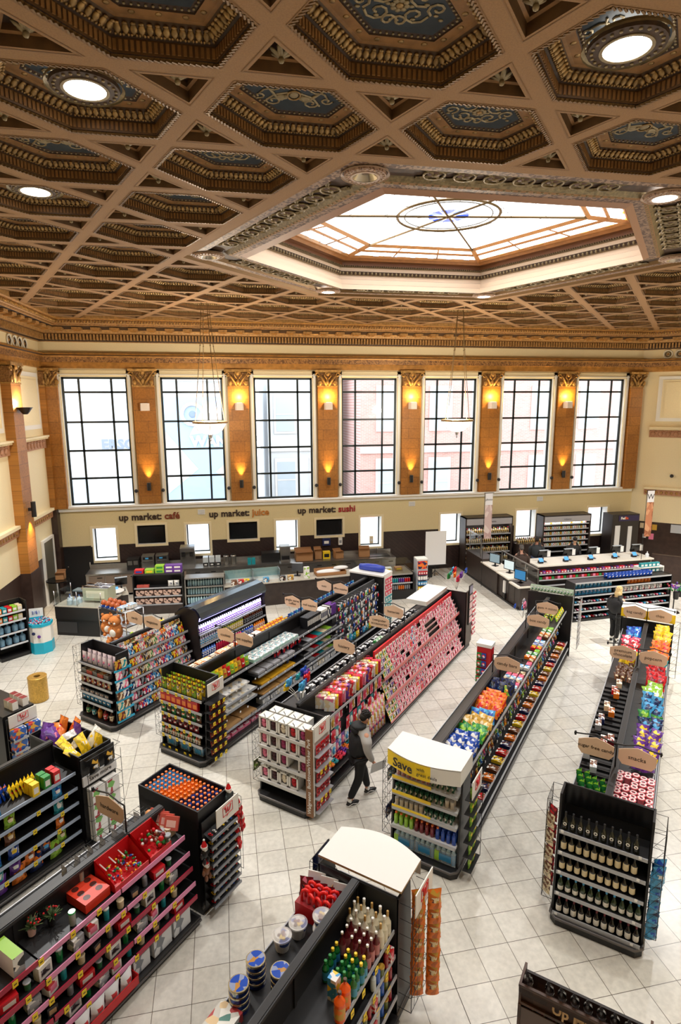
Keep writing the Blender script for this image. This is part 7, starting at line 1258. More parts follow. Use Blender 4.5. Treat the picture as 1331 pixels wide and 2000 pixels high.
fFr = Fr(*W(7.7, -.13), TH); fill(bag('blue_crinkle_bag', .17, .24, .1, foil('sky', 'blue'), pr('white', 'sky')), fFr, 0, .4, -.02, 1.1, .16, 'sky blue bag', 'upper right rack of the wine display', 'blue bags beside the wine', rz=-1.1)
for k in range(5): fill(bag('blue_crinkle_bag', .17, .2, .1, foil('sky', 'navy'), pr('blue', 'sky')), fFr, 0, .4, -.0, .25+.2*k, .18, 'blue bag', '%s tier from floor, right of the wine' % nth(k), 'blue bags beside the wine, lower', rz=-1.1, jr=.3)
fFl = Fr(*W(8.1, 1.2), TH+PI)
for k in range(5): fill([bag('jerky_bag', .16, .22, .05, foil('maroon', 'red'), pr('maroon', 'red')), bag('jerky_bag', .16, .22, .05, foil('cream', 'brown'), pr('cream', 'brown'))], fFl, .0, .42, -.02, .3+.26*k, .19, ['maroon bag', 'tan bag'], '%s tier from floor, left of the wine' % nth(k), 'bags in the left wire rack', rz=1.0)
te, fe = endcap('white-topped end display past the chips', 16.85, -.05, 1.15, 1.7, [(1.2, .1), (.7, .08)], depth=.55, face=1); mb = MB(); n = 12; ed = [(1.22-1.24*k/n, -.0-.1*math.sin(PI*k/n)) for k in range(n+1)]; mb.prism((ed+[(-.02, .5), (1.22, .5)])[::-1], 1.72, 1.95, YEL, top=TOPW); put('top_board', mb, parent=te)
# ================================================================== food counter, tills, people
CW = M('counter_wood', (54, 44, 40), .4, noise=(4, .2)); CT = M('counter_stone', (196, 190, 176), .25, noise=(20, .05)); CTW = M('counter_white', (232, 226, 212), .35, noise=(18, .04))
def block(name, label, fr, parts, cat='counter', p=(0, 0, 0), group=None, rz=0):
    t_ = thing(name, label, cat, fr, p, rz, group)
    for pn, bs in parts:
        mb = MB(); [mb.box(*b) for b in bs]; put(pn, mb, parent=t_)
    return t_
# steel back counter
fb0 = Fr(-5.2, 22.75); t = block('steel_counter', 'long stainless steel back counter under the menu screens', fb0, [('body', [(0, .04, .1, 12.1, .8, .86, SSTL)]), ('worktop', [(0, 0, .86, 12.1, .85, .92, SSTL), (0, .83, .92, 12.1, .85, 1.08, SSTL)])])
for i in range(20):
    mb = MB(); x = .1+.6*i; mb.box(x, .02, .14, x+.56, .04, .84, SSTL if i > 5 else M('door_taupe', (128, 112, 98), .4)); d_ = put('cabinet_door', mb, parent=t); mb = MB(); mb.box(x+.3, .005, .74, x+.48, .02, .77, BLK); put('handle', mb, parent=d_)
def appl(lab, x, w_, h, m, kind='coffee_machine', y=.3, d=.45, extra=None, z=.92):
    t_ = thing(kind, lab, 'appliance', fb0, (x, y, z)); mb = MB(); mb.box(0, 0, 0, w_, d, h, m); put('body', mb, parent=t_); mb = MB()
    for q in extra or []: mb.box(*q)
    if extra: put('front_details', mb, parent=t_)
for i in range(2): appl('steel countertop oven, %s one, below the first screen' % ('left', 'right')[i], 2.0+.52*i, .46, .52, SSTL, 'countertop_oven', extra=[(.05, -.01, .38, .41, 0, .48, BLK), (.14, -.02, .4, .26, -.01, .46, ink('sky')), (.05, -.03, .3, .41, -.01, .32, CHR)])
appl('black coffee brewer left of the steel ovens', 1.45, .45, .42, BLK, extra=[(.04, -.02, .2, .2, 0, .36, SSTL), (.25, -.02, .2, .41, 0, .36, SSTL)])
appl('tall steel coffee brewer beside the second lower window', 3.45, .55, .8, SSTL, extra=[(.0, -.12, .62, .55, 0, .78, SSTL), (.06, -.14, .45, .18, -.02, .6, BLK), (.36, -.14, .45, .48, -.02, .6, BLK)])
for i in range(3): appl('clear juice dispenser, %s of three on the steel counter' % nth(i), 4.3+.24*i, .2, .34, M('clear_disp', (206, 214, 216), .15), 'juice_dispenser', d=.3, extra=[(.0, -.02, 0, .2, .0, .13, BLK), (.05, -.025, .03, .15, -.02, .08, WHT)])
for i in range(2): spawn(bottle('coffee_urn', .11, .4, SSTL, BLK, None, 'urn', neck=.1, nr=.7, seg=16), fb0, 5.2+.28*i, .4, .92, 'steel coffee urn, %s of the pair' % ('left', 'right')[i], 'coffee urns')
appl('dark grill machine with cord on the steel counter', 6.6, .7, .38, BLK, 'grill_machine'); appl('tall steel mixer with hoses on the steel counter', 7.35, .4, .62, SSTL, 'drink_mixer', extra=[(.05, -.1, .1, .35, 0, .25, BLK)])
for i in range(3): spawn(carton('cup_stack', .14, .14, .25, ink('teal')), fb0, 6.1+.16*i, .2, .92, 'teal cup stack, %s from left' % nth(i), 'teal cup stacks') if i < 2 else None
def cbox(lab, fr_, x, y, z, w_, d, h, rz=0, name='cardboard_box'):
    t_ = thing(name, lab, 'box', fr_, (x, y, z), rz); mb = MB(); mb.box(0, 0, 0, w_, d, .01, CRD); [mb.box(*q, CRD) for q in ((0, 0, 0, w_, .01, h), (0, d-.01, 0, w_, d, h), (0, 0, 0, .01, d, h), (w_-.01, 0, 0, w_, d, h))]; put('box', mb, parent=t_)
    mb = MB(); mb.add([(0, 0, h), (w_, 0, h), (w_, -d*.3, h+.03), (0, -d*.3, h+.03)], [[0, 1, 2, 3], [3, 2, 1, 0]], CRD); mb.add([(0, d, h), (w_, d, h), (w_, d*1.3, h+.06), (0, d*1.3, h+.06)], [[0, 1, 2, 3], [3, 2, 1, 0]], CRD); put('flap', mb, parent=t_)
cbox('large open brown carton on the steel counter', fb0, 7.95, .12, .925, .7, .5, .38); cbox('small brown carton behind the large open carton', fb0, 8.75, .3, .925, .3, .3, .4); cbox('crumpled brown carton to the right on the steel counter', fb0, 9.6, .2, .925, .35, .3, .3, .2); cbox('torn brown carton by the steel sink', fb0, 10.6, .3, .925, .45, .3, .34, -.15)
spawn(carton('yellow_box', .3, .2, .3, ink('yellow'), panel=ink('black')), fb0, 9.25, .45, .92, 'yellow box on the steel counter under the blue dispenser')
for x, c, lb, w_ in ((4.15, 'navy', 'blue notice box on the wall', .34), (4.75, 'white', 'white soap dispenser on the dark wall', .16), (6.1, 'cream', 'pale soap bottle holder left of a lower window', .14)): mb = MB(); mb.box(-w_/2, -.12, 0, w_/2, 0, .3, ink(c)); mb.box(-w_*.3, -.125, .08, w_*.3, -.12, .2, WHT if c != 'white' else ink('grey')); tag(put('wall_dispenser', mb, wf, (x, -.0, 1.33)), lb, 'dispenser')
mb = MB(); mb.box(0, 0, 0, .9, .5, .02, M('sink_basin', (90, 92, 94), .3, .8)); mb.tube([(.45, .5, 0), (.45, .5, .25), (.45, .3, .25)], .015, CHR, 6); tag(put('sink', mb, fb0, (11.0, .2, .925)), 'steel sink at the right end of the back counter', 'sink')
# café case at the left
f1 = Fr(-5.35, 19.15, -.33); t = block('cafe_case', 'black low café case with glass guard at the left', f1, [('body', [(0, 0, 0, 1.55, 1.3, .55, BLK), (.05, -.02, .1, .7, 0, .45, DGR), (0, -.03, .55, 1.55, 1.3, .95, M('case_panel', (40, 38, 38), .3))]), ('worktop', [(0, -.03, .95, 1.55, 1.3, .98, CT)])])
mb = MB(); mb.quad((0, 0, .98), (1.55, 0, .98), (1.55, 0, 1.42), (0, 0, 1.42), GLS); mb.quad((0, 0, .98), (0, .9, .98), (0, .9, 1.42), (0, 0, 1.42), GLS); put('glass_guard', mb, parent=t); mb = MB(); [mb.tube([(x, y, .98), (x, y, 1.45)], .012, CHR, 6) for x, y in ((0, 0), (.75, 0), (1.55, 0), (0, .9))]; put('guard_posts', mb, parent=t)
t = thing('espresso_machine', 'pale green and chrome espresso machine on the café case', 'appliance', f1, (.75, .35, .98)); mb = MB(); mb.prism([(0, 0), (.85, 0), (.85, .5), (0, .5)], .08, .5, M('machine_sage', (178, 184, 160), .3), top=CHR); mb.box(.12, -.012, .16, .74, 0, .4, M('machine_cream', (226, 228, 206), .4)); mb.tube([(-.06, .1, .52), (.9, .1, .52)], .02, CHR, 6); mb.tube([(-.06, .4, .52), (.9, .4, .52)], .02, CHR, 6); mb.ball(-.05, .25, .42, .09, CHR, .2, .07); put('body', mb, parent=t)
mb = MB(); [mb.lathe([(.035, 0), (.045, .07)], 10, CHR, x=.35+.1*(k % 3), y=.2+.12*(k//3), z=.51) for k in range(5)]; put('cups', mb, parent=t)
jug = bottle('milk_jug', .085, .26, M('jug_milky', (206, 222, 232), .25), ink('blue'), None, 'jug', neck=.4, nr=.22)
for i, (x, y) in enumerate(((.42, .14), (.62, .16), (.62, .35), (.3, .35))): spawn(jug, f1, x, y, .98, 'milky plastic jug behind the café glass, %s from left' % nth(i), 'plastic jugs in the café case')
mb = MB(); mb.box(0, 0, 0, .4, .35, .16, BLK); mb.box(.02, .02, .16, .38, .33, .2, M('lid_smoke', (110, 130, 140), .2)); tag(put('ice_bin', mb, f1, (.02, .9, .98)), 'black bin with smoky lid on the corner of the café case', 'bin')
mb = MB(); mb.lathe([(.02, .02), (.03, .9), (.42, .92), (.42, .96)], 20, BLK2); mb.lathe([(.25, 0), (.02, .03)], 16, BLK); tag(put('round_table', mb, None, (-6.0, 22.2, 0)), 'small round black table by the grey door', 'table'); cbox('small brown carton on the round black table', Fr(-5.98, 22.2), -.1, -.1, .96, .3, .28, .25)
# counter with white round stand and till
f2 = Fr(-3.85, 19.9, .25); t = block('till_counter', 'pale counter with till between café case and snack case', f2, [('body', [(0, 0, 0, .58, .8, .9, CW)]), ('worktop', [(-.02, -.02, .9, .6, .82, .94, CT)])])
mb = MB(); mb.lathe([(.03, 0), (.03, .1), (.28, .11), (.28, .13)], 24, WHT); tag(put('cake_stand', mb, f2, (.2, .1, .94)), 'white round stand on the café counter', 'stand')
def till(fr_, x, y, z, lab, rz=0, group='tills', blue=True, paper=True):
    t_ = thing('till', lab, 'till', fr_, (x, y, z), rz, group); mb = MB(); mb.tube([(0, 0, 0), (0, 0, .2)], .03, BLK, 8); mb.box(-.12, -.1, 0, .12, .1, .02, BLK); put('stand', mb, parent=t_); mb = MB(); mb.add([(-.2, .06, .18), (.2, .06, .18), (.2, -.06, .46), (-.2, -.06, .46), (-.2, .1, .2), (.2, .1, .2), (.2, -.02, .48), (-.2, -.02, .48)], [[0, 1, 2, 3], [7, 6, 5, 4], [0, 3, 7, 4], [1, 5, 6, 2], [3, 2, 6, 7], [0, 4, 5, 1]], BLK2); mb.box(-.2, -.08, .46, .2, .0, .485, C('till_top', (170, 178, 186))); put('screen', mb, parent=t_)
    if paper: mb = MB(); mb.box(.12, -.1, .22, .26, -.09, .46, PAP); put('notice', mb, parent=t_)
    if blue:
        mb = MB(); mb.box(-.3, -.25, .0, -.12, -.12, .1, BLK); mb.add([(-.3, -.27, .08), (-.12, -.27, .08), (-.12, -.16, .2), (-.3, -.16, .2)], [[0, 1, 2, 3]], M('screen_blue', (80, 150, 220), .3, emit=.6)); put('card_reader', mb, parent=t_)
till(f2, .42, .45, .941, 'black till screen and card reader on the café counter', group='café tills', paper=False)
# snack case and bottle case, counter front
f3 = Fr(-3.2, 20.5, -.07); t = block('snack_case', 'open black snack case with three shelves before the steel counter', f3, [('body', [(0, .45, 0, 1.68, .5, 1.4, BLK), (0, 0, 0, .03, .5, 1.4, BLK), (1.65, 0, 0, 1.68, .5, 1.4, BLK), (0, 0, 0, 1.68, .5, .3, CW), (0, .1, 1.38, 1.68, .5, 1.42, DGR)])])
for z in (.34, .64, .94): shelf_part(t, 1.62, .05, .46, z, SIL, x0=.03)
sg = carton('paper_carton', .28, .18, .2, C('carton_rose', (206, 170, 152)), front=PM('carton_print', [(210, 176, 158), (210, 176, 158), (60, 34, 30)], 14))
for z, w1 in ((.34, 'bottom'), (.64, 'middle')): fill(sg, f3, .06, 1.62, .16, z, .31, 'rose and brown carton', w1+' shelf of snack case', 'rose cartons')
fill(carton('candy_pack', .2, .12, .08, C('coral', (206, 96, 84))), f3, .1, .55, .16, .94, .22, 'coral packet', 'upper shelf of snack case', 'coral packets'); fill(bag('white_bag', .18, .2, .1, ink('white'), pr('navy', 'white')), f3, 1.15, 1.6, .2, .94, .2, 'white bag', 'upper shelf of snack case', 'white bags')
for i, (c, d, x, k) in enumerate((('red', 'blue', .2, 1), ('lime', 'yellow', .55, 1), ('lime', 'green', .9, 2), ('purple', 'white', 1.22, 2), ('purple', 'white', 1.5, 2))):
    for q in range(k): spawn(carton('bar_case', .3, .25, .13, ink(c), panel=ink(d)), f3, x, .3, 1.425+.132*q, '%s case on top of the snack case, %s from left, %s level' % (c, nth(i), ('lower', 'upper')[q]), 'coloured cases on the snack case')
f4 = Fr(-1.45, 20.3, -.02); t = block('bottle_case', 'open case packed with clear water bottles, chrome edged', f4, [('body', [(0, .5, 0, 1.35, .55, 1.25, BLK), (0, 0, 0, 1.35, .55, .3, CW), (0, 0, .3, .03, .5, 1.25, SSTL), (1.32, 0, .3, 1.35, .5, 1.25, SSTL), (0, 0, 1.22, 1.35, .5, 1.26, SSTL)])])
cbt = small_bottle('water_bottle', .04, .24, gl('bottle_clear', (160, 196, 206), .08), gl('cap_smoke', (140, 160, 170)), seg=8)
for z in (.32, .62, .92):
    shelf_part(t, 1.29, .03+.05*(z > .5), .5, z, SSTL, x0=.03) if z > .4 else None
    for r_ in range(2): fill(cbt, f4, .06, 1.3, .12+.12*r_+.1*(z > .5), z, .088, 'clear water bottle', '%s shelf of bottle case, %s' % ({.32: 'bottom', .62: 'middle', .92: 'top'}[z], ('front', 'back')[r_]), 'clear bottles in the case')
f5 = Fr(-.1, 20.35, .1); t = block('deli_counter', 'long dark deli counter with pale top, facing the aisles', f5, [('body', [(0, 0, 0, 4.9, .7, .84, CW)]), ('worktop', [(-.02, -.04, .84, 4.92, .74, .88, CT)])])
t = thing('glass_case', 'long low glass food case on the deli counter', 'case', f5, (.05, .25, .88)); mb = MB(); mb.box(0, 0, 0, 2.0, .45, .05, WHT); [mb.box(x, 0, 0, x+.015, .45, .38, CHR) for x in (0, 1, 1.985)]; mb.box(0, .43, 0, 2, .45, .36, M('case_back', (150, 180, 180), .2)); put('frame', mb, parent=t); mb = MB(); mb.quad((0, 0, .05), (2, 0, .05), (2, .06, .34), (0, .06, .34), GLS); mb.quad((0, .06, .34), (2, .06, .34), (2, .45, .38), (0, .45, .38), GLS); put('glass', mb, parent=t)
IT = (('brown', .35, 'small brown snack tray'), ('red', .6, 'small red snack box'), ('yellow', .8, 'small yellow snack box'), ('sky', 1.5, 'small blue snack box'), ('black', 2.1, 'black snack basket'), ('gold', 2.4, 'gold sweet bag box'), ('white', 3.0, 'white and green gum rack'))
for c, x, nm in IT: spawn(carton('counter_box', .2, .14, .16 if c != 'white' else .42, ink(c), front=pr(c, 'white', 'brown' if c != 'white' else 'lime', scale=16)), f5, x, .1, .881, nm+' on the front edge of the deli counter')
till(f5, 2.75, .5, .881, 'black till screen on the deli counter', rz=PI*.9, group='café tills', blue=False, paper=False)
t = thing('paper_carton', 'shallow brown carton full of white paper on the deli counter', 'box', f5, (3.4, .12, .881)); mb = MB(); mb.box(0, 0, 0, 1.15, .45, .02, CRD); [mb.box(*q, CRD) for q in ((0, 0, 0, 1.15, .015, .12), (0, .44, 0, 1.15, .45, .2), (0, 0, 0, .015, .45, .14), (1.135, 0, 0, 1.15, .45, .14))]; put('box', mb, parent=t); mb = MB(); mb.ball(.5, .22, .1, .5, PAP, .2, .08, 14, 6); mb.ball(1.0, .25, .2, .3, PAP, .16, .07, 12, 6); put('paper', mb, parent=t)
mb = MB(); mb.add([(-.16, -.2, 0), (.16, -.2, 0), (.07, 0, .62), (-.07, 0, .62)], [[0, 1, 2, 3]], YEL); mb.add([(-.16, .2, 0), (.16, .2, 0), (.07, .0, .62), (-.07, .0, .62)], [[3, 2, 1, 0]], YEL); mb.add([(-.07, -.13, .2), (.07, -.13, .2), (.05, -.09, .36), (-.05, -.09, .36)], [[0, 1, 2, 3]], BLK); tag(put('floor_sign', mb, None, (4.55, 21.9, 0)), 'yellow folding floor sign between the counters', 'sign')
# open cooler of cans
f6 = Fr(4.75, 20.15, .02); t = block('deli_cooler', 'deli cooler with rows of coloured cans and a glass top', f6, [('body', [(0, 0, 0, 2.1, 1.1, .34, BLK), (0, .6, .34, 2.1, 1.1, .95, BLK), (0, 0, .34, .04, 1.1, 1.0, BLK), (2.06, 0, .34, 2.1, 1.1, 1.0, BLK), (0, .05, .92, 2.1, 1.1, .98, SSTL)])])
shelf_part(t, 2.02, .05, .6, .62, SIL, x0=.04); mb = MB(); mb.quad((0, .1, .98), (2.1, .1, .98), (2.1, .25, 1.3), (0, .25, 1.3), GLS); mb.quad((0, .25, 1.3), (2.1, .25, 1.3), (2.1, .9, 1.36), (0, .9, 1.36), GLS); mb.quad((0, .1, .98), (0, .25, 1.3), (0, .9, 1.36), (0, 1.0, .98), GLS); put('glass', mb, parent=t)
CN_ = {c: (lambda mb: (mb.lathe([(.03, 0), (.033, .01), (.033, .15), (.026, .165)], 8, ink(c), ms=[SIL, ink(c), SIL]), K('drink_can', 'can', mb.mesh('drink_can')))[-1])(MB()) for c in ('red', 'navy', 'teal', 'purple', 'orange', 'sky', 'grey')}
for z, sq in ((.62, ('orange', 'red', 'purple', 'navy', 'teal', 'teal', 'purple', 'red')), (.345, ('grey', 'teal', 'purple', 'purple', 'purple', 'grey', 'orange', 'grey'))):
    for i in range(24): c = sq[i//3]; [spawn(CN_[c], f6, .12+.08*i, .14+.1*r_, z+.001, '%s can, %s from left, %s row on the %s cooler shelf' % (c, nth(i), ('front', 'back')[r_], 'upper' if z > .5 else 'lower'), 'cans in the deli cooler') for r_ in range(2)]
for i in range(4): spawn(carton('food_carton', .28, .2, .1, CRD if i % 2 else WHT, panel=ink('yellow')), f6, .4+.42*i, .6, .985, '%s food carton inside the deli glass, %s from left' % (('white', 'brown')[i % 2], nth(i)), 'cartons in the deli glass')
f7 = Fr(6.95, 20.2, 0); t = block('snack_tower', 'narrow tall drinks tower with bright top picture, right of the cans', f7, [('body', [(0, 0, 0, .42, .4, 1.45, ink('silver')), (.02, -.01, 1.12, .4, 0, 1.42, pr('orange', 'red', 'navy', scale=12)), (0, 0, 1.45, .42, .4, 1.5, WHT)])])
for k, c in enumerate(('green', 'yellow', 'sky', 'white', 'red')): mb = MB(); mb.box(.02, -.1, .1+.2*k, .4, 0, .115+.2*k, ink('navy')); put('shelf', mb, parent=t); fill(carton('tower_pack', .07, .07, .13, ink(c), panel=ink('white')), f7, .03, .4, -.05, .116+.2*k, .09, c+' packet', '%s tier from floor, drinks tower' % nth(k), 'packets on the drinks tower')
# projector screen
t = thing('projection_screen', 'white projection screen on a black tripod by the far wall', 'screen', Fr(8.5, 22.4)); mb = MB(); mb.box(-.45, -.01, .6, .45, 0, 2.02, M('screen_white', (244, 244, 244), .7)); put('sheet', mb, parent=t); mb = MB(); mb.tube([(0, .03, .1), (0, .03, 2.05)], .015, BLK, 6); mb.box(-.5, -.02, .55, .5, .04, .6, BLK); [mb.tube([(0, .03, .35), (.45*math.cos(a), .03+.45*math.sin(a), .01)], .012, BLK, 5) for a in (-2.6, -.5, 1.57)]; put('tripod', mb, parent=t); mb = MB(); mb.box(-.2, .1, 0, .15, .4, .35, BLK); tag(put('black_case', mb, Fr(8.3, 22.5)), 'black case on the floor behind the projection screen', 'case')
# ---- photo and till counters
f8 = Fr(10.05, 22.85, -PI/2-.01); t = block('photo_counter', 'long dark wooden counter with white tops running to the far wall', f8, [('body', [(0, 0, 0, 1.6, .6, 1.05, CW), (1.6, 0, 0, 3.0, .65, .9, CW), (3.0, .05, 0, 4.7, .7, .9, CW), (0, -.02, 0, 4.7, .0, .06, BLK)]), ('worktop', [(1.55, -.03, .9, 2.95, .65, .95, CTW), (3.0, -.05, .9, 4.0, .7, .95, CTW), (4.05, -.06, .82, 4.75, .7, .88, CTW)])])
mb = MB(); [mb.box(x, .04, 0, x+.01, .05, .9, BLK) for x in (3.4, 3.85, 4.3)]; put('door_gap', mb, parent=t)
def monitor(fr_, x, y, z, lab, rz, lit):
    t_ = thing('monitor', lab, 'monitor', fr_, (x, y, z), rz, 'photo counter monitors'); mb = MB(); mb.box(-.25, 0, .12, .25, .05, .5, BLK2); mb.box(-.1, -.05, 0, .1, .15, .02, BLK); mb.box(-.03, .03, 0, .03, .06, .15, BLK); put('case', mb, parent=t_); mb = MB(); mb.box(-.22, -.004, .15, .22, 0, .47, M('screen_'+lit, {'a': (120, 140, 150), 'b': (190, 206, 210), 'c': (40, 110, 160)}[lit], .2, emit=.5)); put('display', mb, parent=t_)
monitor(f8, 2.3, .2, .95, 'dark monitor farthest along the photo counter', .5, 'a'); monitor(f8, 3.3, .3, .95, 'monitor with pale display in the middle of the photo counter', .4, 'b'); monitor(f8, 4.35, .2, .88, 'large monitor with blue display at the near end of photo counter', .45, 'c')
mb = MB(); mb.box(3.5, -.01, .3, 3.64, .04, .75, WHT); mb.box(3.56, -.03, .1, 3.7, .04, .3, BLK); tag(put('price_scanner', mb, f8, (0, 0, 0)), 'white and black price scanner fixed on the counter front', 'scanner')
t = thing('glass_screen', 'steel-framed glass partition behind the photo counter', 'partition', Fr(10.86, 21.25, -PI/2)); mb = MB(); [mb.box(x, 0, 0, x+.04, .04, 1.35, SSTL) for x in (0, .95, 1.9, 2.8)]; mb.box(0, 0, 1.33, 2.84, .04, 1.37, SSTL); put('frame', mb, parent=t); mb = MB(); mb.quad((0, .02, .9), (2.8, .02, .9), (2.8, .02, 1.34), (0, .02, 1.34), GLS); put('glass', mb, parent=t)
t = thing('glass_screen', 'small steel-framed glass screen by the spirits cabinet', 'partition', Fr(10.15, 22.8, -PI/2)); mb = MB(); [mb.box(x, 0, 1.055, x+.04, .04, 1.9, SSTL) for x in (0, 1.1)]; mb.box(0, 0, 1.86, 1.14, .04, 1.9, SSTL); put('frame', mb, parent=t); mb = MB(); mb.quad((0, .02, 1.05), (1.1, .02, 1.05), (1.1, .02, 1.87), (0, .02, 1.87), GLS); put('glass', mb, parent=t)
def cabinet(lab, fr_, L, H, nm, zs, words):
    t_ = thing(nm, lab, 'cabinet', fr_); mb = MB(); mb.box(0, .55, 0, L, .6, H, CW); mb.box(0, 0, 0, .06, .6, H, CW); mb.box(L-.06, 0, 0, L, .6, H, CW); mb.box(0, 0, H-.04, L, .6, H, CW); put('carcass', mb, parent=t_); mb = MB(); mb.box(.06, -.02, H-.32, L-.06, .02, H-.06, C('header_grey', (176, 174, 178))); o = put('header', mb, parent=t_); text(words, .11, C('header_ink', (110, 108, 116)), o, (L/2, -.03, H-.19))
    for z in zs: shelf_part(t_, L-.12, .05, .55, z, SIL, x0=.06)
    return t_
f9 = Fr(10.1, 23.15); cabinet('dark spirits cabinet with grey header against the far wall', f9, 2.2, 2.35, 'spirits_cabinet', (.4, .8, 1.2, 1.6), 'spirits + wine'); light('cabinet_light', 'AREA', f9.at(1.1, .1, 2.0), 8, shape='RECTANGLE', size=2, size_y=.1)
f10 = Fr(13.75, 23.15); cabinet('dark cabinet of small packs with grey header behind the tills', f10, 2.35, 2.3, 'tobacco_cabinet', (.4, .65, .9, 1.15, 1.4, 1.65, 1.88), 'tobacco'); light('cabinet_light', 'AREA', f10.at(1.1, .1, 1.96), 8, shape='RECTANGLE', size=2.1, size_y=.1)
SPB = [small_bottle('spirit_bottle', .04, .26, gl('sp_%d' % i, c), ink(k), pr('cream', 'black', 'gold', scale=30), seg=7) for i, (c, k) in enumerate((((110, 50, 20), 'black'), ((40, 60, 34), 'gold'), ((196, 150, 60), 'black'), ((60, 20, 20), 'red'), ((200, 206, 200), 'silver')))]
for k, z in enumerate((.4, .8, 1.2, 1.6)): fill(SPB[k:]+SPB[:k], f9, .1, 2.1, .15, z, .095, ['amber spirit bottle', 'green wine bottle', 'golden spirit bottle', 'dark red bottle', 'clear spirit bottle'][k:]+['amber spirit bottle', 'green wine bottle', 'golden spirit bottle', 'dark red bottle'][:k], '%s cabinet shelf from floor' % nth(k), 'spirits in the cabinet')
CGB = [carton('small_pack', .075, .05, .12, ink(a), front=pr(a, b, scale=30)) for a, b in (('white', 'red'), ('cream', 'grey'), ('white', 'green'), ('gold', 'brown'), ('white', 'sky'))]
for k, z in enumerate((.9, 1.15, 1.4, 1.65, 1.88)): fill(CGB, f10, .1, 2.25, .12, z, .1, ['red and white pack', 'cream pack', 'green and white pack', 'gold pack', 'blue and white pack'], '%s cabinet shelf of small packs' % nth(k), 'small packs behind the tills')
f11 = Fr(17.0, 22.9, -.0); t = block('parcel_cabinet', 'dark parcel pick-up cabinet with purple header in the far right corner', f11, [('body', [(0, 0, 0, 1.35, .7, 2.25, C('cabinet_umber', (40, 34, 34)))]), ('header', [(.3, -.02, 1.95, 1.32, 0, 2.2, C('parcel_purple', (44, 34, 84)))]), ('poster', [(.15, -.02, .5, .4, 0, 1.75, PAP), (.8, -.02, .4, 1.0, 0, 1.7, PAP)])], 'cabinet'); text('Fed', .15, WHT, t, (.5, -.03, 2.08), bold=.008); text('Ex', .15, C('parcel_orange', (236, 90, 40)), t, (.69, -.03, 2.08), bold=.008)
f12 = Fr(11.6, 22.9, 0); block('back_shelf', 'low shelf of blue and red bottles under the lower window', f12, [('body', [(.9, 0, 0, 2.1, .5, 1.1, CW)])], 'shelf'); fill(SPB, f12, .95, 2.05, .2, 1.101, .1, ['amber bottle', 'green bottle', 'golden bottle', 'dark red bottle', 'clear bottle'], 'low shelf below the window', 'bottles below the window', rows=2, rs=.14)
f13 = Fr(11.8, 20.0, .02); t = block('till_counter', 'long till counter with pale top and shelves of sweets in front', f13, [('body', [(0, .12, 0, 5.1, .8, .95, CW)]), ('worktop', [(-.05, 0, .95, 5.15, 1.1, 1.0, CTW)])])
for z in (.22, .45, .68): shelf_part(t, 5.05, -.06, .12, z, SIL)
fill([carton('till_sweet', .11, .1, .1, ink(c), panel=ink(d)) for c, d in (('maroon', 'white'), ('purple', 'pink'), ('red', 'white'), ('rose', 'white'), ('navy', 'white'))], f13, .05, 5.05, .03, .68, .13, ['maroon sweet box', 'purple sweet box', 'red sweet box', 'rose sweet box', 'navy sweet box'], 'top till shelf', 'sweets under the tills'); fill([carton('till_sweet', .11, .1, .1, ink(c)) for c in ('green', 'maroon', 'pink', 'red')], f13, .05, 3.0, .03, .45, .13, ['green sweet box', 'maroon sweet box', 'pink sweet box', 'red sweet box'], 'middle till shelf', 'sweets under the tills')
for i, x in enumerate((.5, 1.6, 2.7, 3.8, 4.7)): till(f13, x, .55, 1.001, 'black till with card reader, %s from left on the long pale counter' % nth(i), rz=0, group='tills on the long counter')
spawn(bottle('sanitiser_jug', .07, .24, M('jug_clear', (226, 230, 236), .2), WHT, None, 'jug', neck=.4, nr=.25), f13, 4.98, .2, 1.0, 'clear sanitiser jug at the right end of the till counter')
# slipper rack
f14 = Fr(11.2, 16.72, .06); t = block('slipper_rack', 'long black rack of slippers and caps facing the aisles, back right', f14, [('body', [(0, .45, 0, 3.9, .5, 1.35, BLK), (0, 0, 0, 3.9, .5, .08, BLK)]), ('end_frame', [(0, 0, .08, .03, .5, 1.35, BLK)]), ('end_frame', [(3.87, 0, .08, 3.9, .5, 1.35, BLK)])])
for z in (.35, .62, .88, 1.12, 1.34): shelf_part(t, 3.84, .02, .45, z, SIL, x0=.03)
mb = MB(); 
def shoe(c, c2): mb = MB(); mb.ball(0, -.03, .035, .045, c, .1, .032, 8, 5); mb.ball(0, -.08, .045, .04, c2, .045, .035, 8, 5); return K('slipper', 'slipper', mb.mesh('slipper'))
SHK = [shoe(ink(a), ink(b)) for a, b in (('grey', 'silver'), ('navy', 'grey'), ('white', 'grey'), ('rose', 'pink'), ('teal', 'sky'), ('silver', 'white'), ('red', 'maroon'))]; SHN = ['grey', 'navy', 'white', 'rose', 'teal', 'silver', 'red']
for k, z in enumerate((.08, .35, .62)): fill(SHK[k*2:]+SHK[:k*2], f14, .08, 3.8, .16, z, .12, [q+' slipper' for q in SHN[k*2:]+SHN[:k*2]], '%s slipper tier from floor' % nth(k), 'slippers on the rack', jr=.2)
